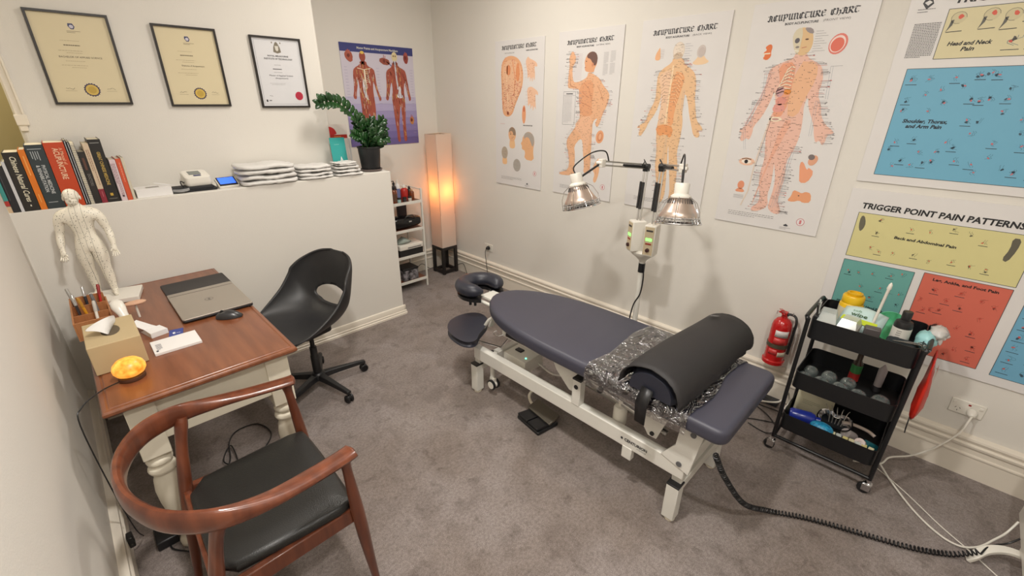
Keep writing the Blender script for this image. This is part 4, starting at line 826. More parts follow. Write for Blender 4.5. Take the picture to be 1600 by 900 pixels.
MB().lathe([(.002, 0), (.040, 0), (.042, .004), (.040, .014), (.002, .016)], n=28).build('wooden_base', mat('dark_wood_base', (80, 50, 34), .5), sl)
sm = bpy.data.materials.new('glowing_salt'); sm.use_nodes = True; N = sm.node_tree.nodes; L = sm.node_tree.links; b = N['Principled BSDF']; tc = N.new('ShaderNodeTexCoord'); n = N.new('ShaderNodeTexNoise'); n.inputs['Scale'].default_value = 38; n.inputs['Detail'].default_value = 4; L.new(tc.outputs['Object'], n.inputs['Vector'])
r = N.new('ShaderNodeValToRGB'); r.color_ramp.elements[0].color = (*lin((206, 120, 30)), 1); r.color_ramp.elements[1].color = (*lin((246, 178, 76)), 1); r.color_ramp.elements[0].position = .35; r.color_ramp.elements[1].position = .7; L.new(n.outputs[0], r.inputs[0]); L.new(r.outputs[0], b.inputs['Base Color']); L.new(r.outputs[0], b.inputs['Emission Color']); b.inputs['Emission Strength'].default_value = .55; b.inputs['Roughness'].default_value = .35
MB().lathe([(.030, .016), (.043, .024), (.050, .036), (.051, .048), (.046, .062), (.034, .075), (.018, .082), (.002, .084)], n=32).build('salt_dome', sm, sl)
MB().tube(bez([(-.030, -.012, .006), (-.070, -.02, .004), (-.104, -.045, .004), (-.150, -.10, -.002), (-.168, -.13, -.05), (-.165, -.12, -.35), (-.160, -.05, -.62), (-.155, .05, -.760)], 6), .0022, 6).build('power_cord', BLACK, sl)
lp = thing('laptop', 'closed silver laptop on the right side of the desk', 'laptop', (.352, 2.575, DZ), R_(0))
mb = MB(); mb.slab(rrect(-.150, .150, -.198, .198, .010), .004, .014, .003); mb.build('laptop_base', BLACK, lp)
mb = MB(); mb.slab(rrect(-.150, .150, -.198, .198, .010), .0145, .0215, .003); mb.build('laptop_lid', SILVER, lp)
MB().bx(-.145, .145, .150, .155, .0212, .0218).build('hinge_line', mat('hinge_grey', (96, 90, 84), .4, .5), lp)
k = Ink(0.0218, .001); k.line([(18*math.cos(a), 18*math.sin(a)) for a in [i*2*math.pi/24 for i in range(24)]], 2, (96, 92, 88), 1, True); k.txt('DELL', -13, -4, 8, 26, (96, 92, 88), bold=.03); o = k.build('lid_emblem', lp); o.rotation_euler = (0, 0, R_(90))
sv = MB(Matrix.Translation((.352, 2.868, DZ))); sv.slab(rrect(-.148, .158, -.085, .130, .012), 0, .009, .004); tag(sv.build('laptop_sleeve', mat('charcoal_felt', (58, 55, 54), .85, bump=.2, bscale=400)), 'flat charcoal laptop sleeve behind the silver laptop on the desk', 'sleeve')
ms = thing('computer_mouse', 'black wireless mouse in front of the silver laptop', 'mouse', (.378, 2.318, DZ), R_(-28))
rs = []
for i in range(13):
    t = i/12; x = -.055+.11*t; h = .036*math.sin(math.pi*min(1, .12+.83*t))**.7; w_ = .030*math.sin(math.pi*min(.98, .06+.9*t))**.45
    rs.append([(x, w_*math.cos(a), max(0.001, h*math.sin(a)*(1 if a < math.pi else 0))) for a in [R_(q) for q in range(0, 181, 15)]])
MB().rings(rs).build('mouse_body', mat('mouse_plastic', (46, 46, 48), .28), ms)
MB().cyl((-.028, -.004, .030), (-.028, .004, .030), .009).build('scroll_wheel', RUBBER, ms)
npd = thing('notepad', 'white long notepad with small printed logo on the front of the desk', 'notepad', (.142, 2.192, DZ), R_(0))
MB().bx(-.082, .082, -.066, .068, 0, .010).build('pages', PAPER, npd, smooth=False)
k = Ink(.010, .001); k.txt('clinic', -60, 5, 11, 34, (70, 74, 90), rot=R_(90)) if False else k.dashes(-70, 20, -50, 7, 9, (90, 94, 108), 3); k.rect(-74, -50, -66, -38, (60, 62, 74), 2); k.build('printed_text', npd)
k2 = thing('appointment_card', 'small royal blue printed card beside the white notepad', 'card', (.160, 2.305, DZ), R_(-10))
MB().bx(-.026, .026, -.045, .045, 0, .001).build('card_sheet', mat('royal_blue_card', (44, 62, 140), .4), k2, smooth=False)
k = Ink(.001, .001); k.txt('t', -14, -6, 22, 12, (230, 232, 240), bold=.05); k.txt('me', 2, -4, 9, 14, (230, 232, 240)); k.build('printed_text', k2)
cp = thing('folded_card_holder', 'crumpled open white cardboard card box between tissue box and notepad', 'card box', (.088, 2.385, DZ), R_(15))
MB().add([(-.03, -.06, 0), (.035, -.06, 0), (.035, .045, .002), (-.03, .045, .002), (-.03, -.06, .022), (.035, -.06, .022), (.03, .0, .024), (-.028, .0, .024), (-.05, .065, .045), (-.02, .08, .05), (.02, .06, .014), (.034, .03, .006)], [(0, 1, 2, 3), (0, 1, 5, 4), (4, 5, 6, 7), (7, 6, 11, 10), (7, 10, 9, 8), (0, 4, 7, 3)]).build('card_box', PAPER, cp, smooth=False, solid=.0012)
po = thing('pen_organiser', 'wooden divided pen organiser full of pens against the left wall', 'organiser', (-.098, 2.665, DZ), R_(0))
BAM = mat('bamboo', (176, 118, 74), .5, var=.15, vscale=10, aniso=(10, 10, 1))
mb = MB(); x0, x1, y0, y1 = -.055, .075, -.17, .20
mb.bx(x0, x1, y0, y1, 0, .006).bx(x0, x0+.006, y0, y1, .006, .085).bx(x1-.006, x1, y0, y1, .006, .060).bx(x0+.006, x1-.006, y0, y0+.006, .006, .085).bx(x0+.006, x1-.006, y1-.006, y1, .006, .085); mb.build('organiser_case', BAM, po, smooth=False, bevel=.001)
for y_ in (-.05, .08): MB().bx(x0+.006, x1-.006, y_, y_+.005, .006, .075).build('divider', BAM, po, smooth=False)
rd = random.Random(8)
pc = [('marker_pen', (176, 34, 30), 'red marker pen'), ('marker_pen', (38, 40, 46), 'black capped pen'), ('ballpoint_pen', (196, 190, 182), 'silver pen'), ('ballpoint_pen', (214, 150, 40), 'yellow-orange pen'), ('ballpoint_pen', (120, 116, 116), 'grey pen'), ('marker_pen', (70, 66, 70), 'dark grey pen'), ('ballpoint_pen', (232, 226, 214), 'white pen')]
spots = [(.045, .13, 'at the back of the organiser beside the statue'), (.0, .14, 'leaning at the back left of the organiser'), (-.035, .16, 'at the left wall end of the organiser'), (.0, -.01, 'in the middle slot of the organiser'), (.035, .0, 'in the middle slot nearest the desk centre'), (-.030, .03, 'in the middle slot against the wall side'), (.02, -.11, 'in the front slot behind the tissue box')]
for (nm, c, lb), (sx, sy, wh) in zip(pc, spots):
    p = thing(nm, lb+' '+wh, 'pen', group='pens in the wooden organiser', M=MW[po.name] @ Matrix.Translation((sx, sy, .010)) @ Euler((rd.uniform(-.35, -.1), rd.uniform(-.2, .15), 0)).to_matrix().to_4x4())
    MB().lathe([(.002, 0), (.0055, .01), (.0058, .10)], n=10).build('barrel', mat('pen_%d_%d_%d' % c, c, .35), p); MB().lathe([(.0068, .085), (.0066, .128), (.004, .134)], n=10).build('cap', mat('pen_cap_%d' % c[0], tuple(int(v*.8) for v in c), .35) if c[0] > 100 else CHROME, p)
fm = thing('foot_model', 'white upside-down model foot standing beside the tissue box', 'model', (.010, 2.545, DZ))
MB().rings([[(cx+rx*math.cos(a), cy+ry*math.sin(a), z) for a in [2*math.pi*j/14 for j in range(14)]] for cx, cy, rx, ry, z in ((.022, -.085, .009, .008, .0), (.018, -.075, .012, .010, .018), (.010, -.055, .014, .013, .045), (.002, -.03, .019, .017, .075), (-.004, -.008, .026, .023, .10), (-.006, .010, .024, .028, .118), (-.008, .02, .012, .014, .126))]).build('foot_body', WPLAS, fm)
MB().ell((.058, .075, .075), (.045, .026, .010), 14).build('base_disc', mat('pale_pink_plastic', (206, 164, 136), .5), fm)
MB().cyl((.058, .075, .0), (.058, .075, .07), .005).build('stem', WPLAS, fm)
# acupuncture statue
STM = bpy.data.materials.new('cream_statue_with_points'); STM.use_nodes = True; N = STM.node_tree.nodes; L = STM.node_tree.links; b = N['Principled BSDF']; b.inputs['Roughness'].default_value = .4
tc = N.new('ShaderNodeTexCoord'); v = N.new('ShaderNodeTexVoronoi'); v.inputs['Scale'].default_value = 120; L.new(tc.outputs['Object'], v.inputs['Vector'])
lt_ = N.new('ShaderNodeMath'); lt_.operation = 'LESS_THAN'; lt_.inputs[1].default_value = .20; L.new(v.outputs['Distance'], lt_.inputs[0])
nz = N.new('ShaderNodeTexNoise'); nz.inputs['Scale'].default_value = 14; L.new(tc.outputs['Object'], nz.inputs['Vector']); gt = N.new('ShaderNodeMath'); gt.operation = 'GREATER_THAN'; gt.inputs[1].default_value = .42; L.new(nz.outputs[0], gt.inputs[0])
sx_ = N.new('ShaderNodeSeparateXYZ'); L.new(tc.outputs['Object'], sx_.inputs[0]); ab = N.new('ShaderNodeMath'); ab.operation = 'ABSOLUTE'; L.new(sx_.outputs['X'], ab.inputs[0]); pg = N.new('ShaderNodeMath'); pg.operation = 'PINGPONG'; pg.inputs[1].default_value = .011; L.new(ab.outputs[0], pg.inputs[0]); l2 = N.new('ShaderNodeMath'); l2.operation = 'LESS_THAN'; l2.inputs[1].default_value = .0009; L.new(pg.outputs[0], l2.inputs[0])
lw = N.new('ShaderNodeMath'); lw.operation = 'LESS_THAN'; lw.inputs[1].default_value = .040; L.new(ab.outputs[0], lw.inputs[0]); m2 = N.new('ShaderNodeMath'); m2.operation = 'MULTIPLY'; L.new(l2.outputs[0], m2.inputs[0]); L.new(lw.outputs[0], m2.inputs[1])
m1 = N.new('ShaderNodeMath'); m1.operation = 'MULTIPLY'; L.new(lt_.outputs[0], m1.inputs[0]); L.new(gt.outputs[0], m1.inputs[1]); mx = N.new('ShaderNodeMath'); mx.operation = 'MAXIMUM'; L.new(m1.outputs[0], mx.inputs[0]); hf = N.new('ShaderNodeMath'); hf.operation = 'MULTIPLY'; hf.inputs[1].default_value = .55; L.new(m2.outputs[0], hf.inputs[0]); L.new(hf.outputs[0], mx.inputs[1])
mc = N.new('ShaderNodeMixRGB'); mc.inputs[1].default_value = (*lin((232, 226, 210)), 1); mc.inputs[2].default_value = (*lin((66, 60, 50)), 1); L.new(mx.outputs[0], mc.inputs[0]); L.new(mc.outputs[0], b.inputs['Base Color'])
st = thing('acupuncture_statue', 'cream standing male acupuncture model covered in dots on a white plinth by the partition', 'statue', (-.012, 3.015, DZ), R_(-12))
# local: +x to the statue's left hand side as seen, facing -y
H = 1.0
S = {'pel': ((0, 0, .272), (.036, .026)), 'wst': ((0, .002, .318), (.029, .022)), 'chs': ((0, 0, .375), (.046, .031)), 'shl': ((0, .003, .418), (.034, .024)), 'nck': ((0, .004, .442), (.0155, .0155)), 'jaw': ((0, -.004, .462), (.018, .021)), 'hd': ((0, .0, .487), (.0235, .027)), 'crn': ((0, .002, .508), (.017, .020)), 'nos': ((0, -.030, .477), .004)}
E_ = [('pel', 'wst'), ('wst', 'chs'), ('chs', 'shl'), ('shl', 'nck'), ('nck', 'jaw'), ('jaw', 'hd'), ('hd', 'crn'), ('hd', 'nos')]
for s, n_ in ((1, 'l'), (-1, 'r')):
    S[n_+'sh'] = ((s*.068, .003, .417), (.022, .022)); S[n_+'ua'] = ((s*.078, .004, .370), (.0175, .0175)); S[n_+'el'] = ((s*.088, .002, .322), (.012, .012)); S[n_+'fa'] = ((s*.092, -.012, .295), (.0135, .0135)); S[n_+'wr'] = ((s*.094, -.028, .252), (.008, .0075)); S[n_+'hn'] = ((s*.095, -.034, .236), (.010, .007))
    E_ += [('shl', n_+'sh'), (n_+'sh', n_+'ua'), (n_+'ua', n_+'el'), (n_+'el', n_+'fa'), (n_+'fa', n_+'wr'), (n_+'wr', n_+'hn')]
    for q, (dx, L1) in enumerate(((-.0085, .020), (-.003, .024), (.003, .023), (.0085, .018))):
        S[n_+'f%da' % q] = ((s*(.095+dx), -.038, .225), .0033); S[n_+'f%db' % q] = ((s*(.095+dx*1.4), -.046-(.0 if s > 0 else .004), .225-L1*.6), .0030); S[n_+'f%dc' % q] = ((s*(.095+dx*1.7), -.050+(.006 if s < 0 else -.006), .225-L1), .0024)
        E_ += [(n_+'hn', n_+'f%da' % q), (n_+'f%da' % q, n_+'f%db' % q), (n_+'f%db' % q, n_+'f%dc' % q)]
    S[n_+'ta'] = ((s*.084, -.040, .236), .0038); S[n_+'tb'] = ((s*.078, -.046, .226), .0030); E_ += [(n_+'hn', n_+'ta'), (n_+'ta', n_+'tb')]
    fy = -.012 if s > 0 else .010
    S[n_+'hp'] = ((s*.024, 0, .255), (.028, .029)); S[n_+'th'] = ((s*.030, -.002+fy*.2, .205), (.0265, .027)); S[n_+'kn'] = ((s*.032, -.003+fy*.5, .140), (.0165, .017)); S[n_+'cf'] = ((s*.033, .004+fy*.8, .100), (.0175, .019)); S[n_+'an'] = ((s*.034, .006+fy, .030), (.0095, .011)); S[n_+'hl'] = ((s*.034, .006+fy, .016), (.011, .012)); S[n_+'ft'] = ((s*.040, -.026+fy, .012), (.011, .0085)); S[n_+'to'] = ((s*.044, -.050+fy, .008), (.011, .006))
    E_ += [('pel', n_+'hp'), (n_+'hp', n_+'th'), (n_+'th', n_+'kn'), (n_+'kn', n_+'cf'), (n_+'cf', n_+'an'), (n_+'an', n_+'hl'), (n_+'hl', n_+'ft'), (n_+'ft', n_+'to')]
for k_, (p_, r_) in list(S.items()):
    if isinstance(r_, tuple): S[k_] = (p_, tuple(q*1.28 for q in r_))
for k_ in ('hd', 'crn', 'nos'): S.pop(k_)
E_ = [e for e in E_ if not set(e) & {'hd', 'crn', 'nos'}]
S['jaw'] = ((0, -.004, .480), (.022, .026)); S['nck'] = ((0, .004, .446), (.021, .021)); S['shl'] = ((0, .003, .416), (.052, .031)); S['chs'] = ((0, -.002, .380), (.062, .040))
sk = skin('body', S, E_, STM, st, 2, 0, Matrix.Translation((0, 0, .022)) @ Matrix.Scale(1.03, 4))
hm = MB(Matrix.Translation((0, 0, .022)))
hm.ell((0, .0, .515), (.031, .036, .034), 20).ell((0, -.009, .493), (.024, .027, .026), 16).ell((0, -.037, .503), (.005, .008, .009), 8).ell((0, -.030, .484), (.010, .006, .004), 8).ell((.031, .002, .504), (.004, .008, .011), 8).ell((-.031, .002, .504), (.004, .008, .011), 8).ell((.011, -.032, .511), (.006, .003, .0035), 8).ell((-.011, -.032, .511), (.006, .003, .0035), 8)
bm = bmesh.new(); bm.from_mesh(sk.data); nb = [bm.verts.new(p) for p in hm.v]
for f in hm.f: bm.faces.new([nb[i] for i in f]).smooth = True
bmesh.ops.recalc_face_normals(bm, faces=bm.faces); bm.to_mesh(sk.data); bm.free()
MB().slab(rrect(-.085, .14, -.125, .060, .008), 0, .024, .003).build('plinth', WPLAS, st)
# ---------------------------------------------------------------- books on the partition ledge
LZ = 1.2352
PG = mat('book_pages', (214, 206, 184), .8)
def book(x0, x1, h, col, dep, label, paint=None, y0=3.19, name='book', lean=0.0, cat='book'):
    t = thing(name, label, cat, (x0, y0, LZ), 0, 'books in the row on the partition ledge'); w_ = x1-x0-.0008
    cm = mat('cover_%d_%d_%d' % col, col, .45)
    if name == 'book':
        c_ = .0022 if w_ > .012 else .0012
        MB().bx(0, w_, 0, .0025, 0, h).bx(0, c_, .0025, dep, 0, h).bx(w_-c_, w_, .0025, dep, 0, h).build('cover', cm, t, smooth=False, bevel=.0006)
        MB().bx(c_, w_-c_, .0027, dep-.003, .003, h-.003).build('pages', PG, t, smooth=False)
    else:
        MB().bx(0, w_, .004, dep, 0, h).build('pages', PG, t, smooth=False); MB().bx(-.0003, .0009, .003, dep, 0, h).bx(w_-.0009, w_+.0003, .003, dep, 0, h).build('cover', cm, t, smooth=False)
        for q in range(int(h/.0115)): pass
        mb = MB()
        for q in range(int(h/.011)): mb.tube([(w_/2+(w_/2+.001)*math.cos(a), .004-.006*math.sin(a), .008+q*.011) for a in [math.pi*i/6 for i in range(7)]], .0011, 5)
        mb.build('binding_coil', mat('coil_silver', (190, 190, 190), .35, .4), t)
    if paint:
        k = Ink(0, .001); paint(k, w_*1000, h*1000); o = k.build('spine_print', t); o.matrix_local = sheetM((w_/2, -.0004, h), (0, 0, -1), (1, 0, 0))
    return t
def sp(*items):   # (text, start mm from top, offset across, height, length, rgb, bold)
    def f(k, w_, h):
        for it in items:
            if it[0] is None: k.rect(it[1], -w_/2+it[2], it[1]+it[3], -w_/2+it[2]+it[4], it[5], 1)
            else: k.txt(it[0], it[1], it[2], it[3], it[4], it[5], bold=it[6] if len(it) > 6 else .02, shear=it[7] if len(it) > 7 else 0)
    return f
CRM = (222, 216, 198)
book(-.2445, -.2290, .262, (64, 150, 146), .19, 'teal, red and cream book cut off at the far left end of the book row', sp((None, 205, 0, 25, 15, (176, 52, 46)), (None, 232, 0, 30, 15, (206, 180, 150))))
book(-.228, -.203, .218, (34, 34, 38), .17, 'short black book second from the left end of the book row', sp((None, 10, 5, 150, 1.5, (90, 90, 96))))
book(-.202, -.1895, .236, (206, 206, 208), .18, 'thin white book between two black books at the left of the row')
book(-.1885, -.1345, .276, (36, 32, 28), .2, 'black book with cream spine title Chinese Natural Cures', sp(('Chinese Natural Cures', 20, -7, 20, 212, (226, 220, 196), .015, .25), (None, 246, 24, 8, 5, CRM)))
book(-.1335, -.1090, .286, (218, 118, 28), .2, 'narrow bright orange book in the book row', sp((None, 30, 10, 90, 4, (236, 170, 90)), (None, 210, 10, 40, 3, (236, 170, 90))))
book(-.108, -.0425, .305, (44, 54, 58), .21, 'dark slate book on physical medicine and rehabilitation', sp(('PHYSICAL MEDICINE', 95, 2, 13, 138, (196, 200, 200)), ('& REHABILITATION', 95, -16, 13, 128, (196, 200, 200)), (None, 18, 8, 3, 48, (170, 176, 178)), (None, 30, 14, 34, 3, (170, 176, 178)), (None, 30, 22, 40, 3, (170, 176, 178)), (None, 30, 30, 36, 3, (170, 176, 178)), (None, 30, 38, 42, 3, (170, 176, 178)), (None, 272, 10, 3, 34, (170, 176, 178))))
book(-.0415, .0335, .312, (190, 66, 26), .215, 'thick rust-red book with spine title A Manual of Acupuncture', sp(('A Manual of', 26, 14, 12, 80, (236, 176, 140)), ('ACUPUNCTURE', 26, -10, 21, 150, (238, 196, 162), .02)))
def stripes(k, w_, h):
    for q in range(int(h/8)): k.rect(q*8, -w_/2, q*8+3, w_/2, (200, 200, 202), 1)
for i, (a, b_, hh, lb) in enumerate(((.0345, .0435, .320, 'thin black spiral-bound folder right beside the rust-red manual'), (.0440, .0530, .312, 'second thin black spiral-bound folder, left of the widest striped coil'))):
    book(a, b_, hh, (40, 42, 46), .21, lb, lambda k, w_, h: k.rect(4, -1, h-6, 1, (204, 204, 206), 1), name='book')
book(.0535, .0705, .305, (60, 62, 68), .21, 'notebook with wide silver coil binding in the middle of the row', None, name='spiral_notebook', cat='notebook')
book(.0712, .0985, .262, (34, 30, 28), .19, 'dark brown-black book partly shaded beside the silver coil notebook', sp((None, 30, 8, 60, 9, (96, 62, 48)), ('DOCTORS', 110, -5, 11, 60, (120, 118, 112))))
def beige(k, w_, h): k.rect(h-72, -w_/2, h, w_/2, (134, 34, 50), 1); k.dashes(30, 2, h-90, 2, 7, (150, 112, 92), 2.5); k.dashes(h-60, 0, h-12, 1, 7, (206, 120, 130), 2.5)
book(.099, .1225, .300, (206, 186, 160), .2, 'beige paperback with a maroon band at the bottom of its spine', beige)
book(.123, .1735, .319, (28, 26, 24), .215, 'tall black book with gold spine lettering at the right of the row', sp(('GREAT CHINESE MEDICINE', 62, -5, 13, 168, (190, 160, 80), .02), (None, 16, 6, 3, 36, (150, 150, 146)), (None, 272, 18, 14, 12, (196, 160, 60)), (None, 300, 8, 2, 34, (140, 138, 130))))
book(.1742, .1790, .222, (30, 28, 26), .19, 'thin short black book wedged beside the tall gold-lettered black book')
book(.1795, .2055, .215, (214, 196, 200), .17, 'pale pink paperback with dark spine text near the right end', lambda k, w_, h: (k.dashes(20, 3, h-20, 3, 6, (150, 110, 120), 2.4), k.rect(h-30, -4, h-22, 4, (70, 60, 66), 2)))
book(.2062, .2285, .218, (204, 82, 48), .17, 'thin orange-red paperback near the right end of the row', lambda k, w_, h: k.dashes(20, 0, h-30, 1, 6, (236, 170, 140), 2.4))
book(.2290, .2420, .222, (204, 196, 176), .17, 'beige thin booklet ending the book row on the right')
# ---------------------------------------------------------------- other things on the ledge
wb = thing('cardboard_box', 'flat white cardboard box with a slip on top beside the books', 'box', (.330, 3.265, LZ), R_(2))
MB().bx(-.082, .082, -.055, .060, 0, .046).build('box_body', PAPER, wb, smooth=False, bevel=.001)
MB().bx(-.030, .030, -.03, .0, .0465, .048).build('slot', mat('slot_grey', (150, 146, 138), .6), wb, smooth=False)
MB().box((.065, .02, .052), (.10, .006, .004), Euler((0, .25, 0)).to_matrix()).build('loose_flap', PAPER, wb, smooth=False)
bp_ = thing('blood_pressure_monitor', 'white blood pressure monitor with grey screen on the partition ledge', 'monitor', (.560, 3.305, LZ+.0285), R_(4))
rs = []
for z_, s_ in ((0, .94), (.006, 1.0), (.022, 1.0)): rs.append([(x*s_, y*s_, z_) for x, y in rrect(-.068, .068, -.056, .062, .02)])
rs.append([(x*.98, y*.96, .030+(.030+y*.26)) for x, y in rrect(-.068, .068, -.056, .062, .02)]); rs.append([(x*.90, y*.88, .034+(.030+y*.26)) for x, y in rrect(-.068, .068, -.056, .062, .02)])
MB().rings(rs).build('monitor_body', WPLAS, bp_)
M_ = Matrix.Translation((0, 0, .0648)) @ Matrix.Rotation(math.atan(.26), 4, 'X')
MB(M_).bx(-.034, .028, -.012, .040, 0, .0015).build('screen', mat('lcd_grey', (120, 126, 122), .2), bp_, smooth=False, bevel=.0005)
MB(M_).bx(-.018, .020, -.036, -.024, 0, .0025).build('start_button', mat('button_blue', (58, 66, 110), .4), bp_)
MB().tube(bez([(-.066, .0, .015), (-.085, -.01, .03), (-.09, -.03, .012), (-.075, -.055, -.012), (-.06, -.07, -.02)], 5), .003).build('air_hose', BLACK, bp_)
cf = thing('pressure_cuff', 'black folded arm cuff lying under the blood pressure monitor', 'cuff', (.520, 3.275, LZ), R_(-2))
mb = MB(); mb.slab(rrect(-.045, .125, -.052, .07, .012), 0, .014, .005).slab(rrect(-.105, .11, -.055, .06, .014), .012, .0275, .005); mb.build('folded_cuff', mat('black_nylon', (24, 26, 32), .65, bump=.3, bscale=350), cf)
mb = MB()
for q in range(3): mb.tube(bez([(-.10, -.052, .012+q*.005), (-.07, -.068+q*.004, .010+q*.005), (-.035, -.064, .012+q*.005), (-.02, -.052, .016+q*.004)], 4), .0028)
mb.build('tubing', mat('grey_tubing', (150, 150, 150), .4), cf)
dv = thing('digital_clock', 'small white device with a lit blue screen on the ledge beside the towels', 'device', (.708, 3.275, LZ), R_(5))
T_ = Matrix.Translation((0, 0, .006)) @ Matrix.Rotation(R_(34), 4, 'X') @ Matrix.Scale(1.12, 4)
MB(T_).slab(rrect(-.052, .052, -.034, .046, .010), .008, .028, .005).build('case', WPLAS, dv)
MB(T_).bx(-.047, .047, -.028, .041, .028, .0292).build('bezel', BLACK, dv, bevel=.0008); MB(T_).bx(-.040, .040, -.014, .036, .0292, .0298).build('screen', mat('blue_screen', (40, 80, 210), .3, emit=(60, 110, 240), estr=.8), dv, smooth=False)
MB().bx(-.045, .045, -.028, .050, 0, .012).build('stand', WPLAS, dv, bevel=.003)
def towel(name, label, x0, x1, y0, y1, z0, th, seed, folds=2, group=None):
    rd = random.Random(seed); t = thing(name, label, 'towel', ((x0+x1)/2, (y0+y1)/2, z0), R_(rd.uniform(-2, 2)), group)
    z0 += .002
    hx = (x1-x0)/2; hy = (y1-y0)/2
    for f in range(folds):
        a = th/folds; nx, ny = 26, 8; rs = []
        ph = rd.uniform(0, 6); am = a*.22
        for i in range(nx+1):
            x = -hx+2*hx*i/nx; e = 1-abs(2*i/nx-1)**8*.35; ring = []
            for j in range(20):
                q = 2*math.pi*j/20; cy = math.copysign(abs(math.cos(q))**.35, math.cos(q)); cz = math.copysign(abs(math.sin(q))**.6, math.sin(q))
                ring.append((x*(1 if abs(cz) < .9 else .995), cy*hy*e*(1-.03*f)+.003*math.sin(3*x/hx+ph), a*(f+.5)+cz*a*.5*e+am*math.sin(2.6*x/hx*2+ph+f)*(.25 if f == 0 else .6)*(1 if f else max(0, cz))))
            rs.append(ring)
        o = MB().rings(rs).build('fold', TOWEL, t, angle=180, sub=1)
        tx = bpy.data.textures.get('towel_lumps') or bpy.data.textures.new('towel_lumps', 'CLOUDS'); tx.noise_scale = .045
        md = o.modifiers.new('lumps', 'DISPLACE'); md.texture = tx; md.strength = .014; md.mid_level = .55; md.texture_coords = 'GLOBAL'
    return t
z = LZ
for i, (th, dx, lb) in enumerate(((.066, 0, 'large white towel at the bottom of the biggest folded stack'), (.064, -.008, 'large white towel on top of the biggest folded stack'))):
    towel('folded_towel', lb, .775+dx, 1.120+dx, YP-.022, YP+.22, z, th-.004, 10+i, 2, 'folded towels on the ledge'); z += th+.001
z = LZ
for i, (th, lb) in enumerate(((.048, 'white towel at the bottom of the middle folded stack'), (.046, 'white towel on top of the middle folded stack'))):
    towel('folded_towel', lb, 1.128, 1.370-.006*i, YP-.010, YP+.20, z, th-.004, 20+i, 2, 'folded towels on the ledge'); z += th+.001
z = LZ
for i in range(4):
    towel('face_cloth', ['small white cloth at the bottom of the rightmost pile', 'small white cloth second from bottom of the rightmost pile', 'small white cloth second from top of the rightmost pile', 'small crumpled white cloth on top of the rightmost pile'][i], 1.378+.004*i, 1.590-.012*i, YP-.012, YP+.14, z, .021, 30+i, 1 if i < 3 else 2, 'small cloths beside the plant pot'); z += .0245
# brochures
def brochure(name, label, x, y, w_, h, col, paint, rz, tilt=.12):
    t = thing(name, label, 'card', M=Matrix.Translation((x, y, LZ)) @ Matrix.Rotation(rz, 4, 'Z') @ Matrix.Rotation(-tilt, 4, 'X') @ Matrix(((1, 0, 0, 0), (0, 0, -1, 0), (0, 1, 0, 0), (0, 0, 0, 1))))
    MB().bx(0, w_, 0, h, 0, .002).build('card_sheet', mat('card_%d_%d_%d' % col, col, .4), t, smooth=False); k = Ink(.002, .001); paint(k); k.build('printed_design', t)
def p_teal(k): k.ell(66, 86, 11, 15, (236, 240, 238), 1); k.poly([(58, 94), (66, 122), (76, 94)], (236, 240, 238), 1); k.ell(66, 84, 5, 7, (60, 150, 146), 2); k.dashes(30, 205, 90, 1, 8, (140, 200, 196), 3)
brochure('brochure_card', 'teal brochure with a white droplet standing behind the towels', 1.440, 3.335, .112, .255, (52, 160, 156), p_teal, R_(-3))
def p_red(k): k.poly([(0, 262)]+[(52*math.cos(a), 276+52*math.sin(a)) for a in [R_(q) for q in range(0, 91, 10)]], (190, 40, 40), 1); k.rect(0, 244, 130, 270, (178, 44, 34), 1); k.dashes(30, 255, 120, 1, 8, (230, 170, 90), 4)
brochure('greeting_card', 'tall white card with red print standing behind the teal brochure', 1.470, 3.392, .135, .345, (224, 214, 206), p_red, R_(-2), .06)
pq = thing('acrylic_plaque', 'white plaque partly hidden behind the plant pot', 'plaque', (1.50, 3.412, LZ), R_(0)); MB().bx(0, .125, 0, .012, 0, .24).build('plaque_block', PAPER, pq, smooth=False, bevel=.002)
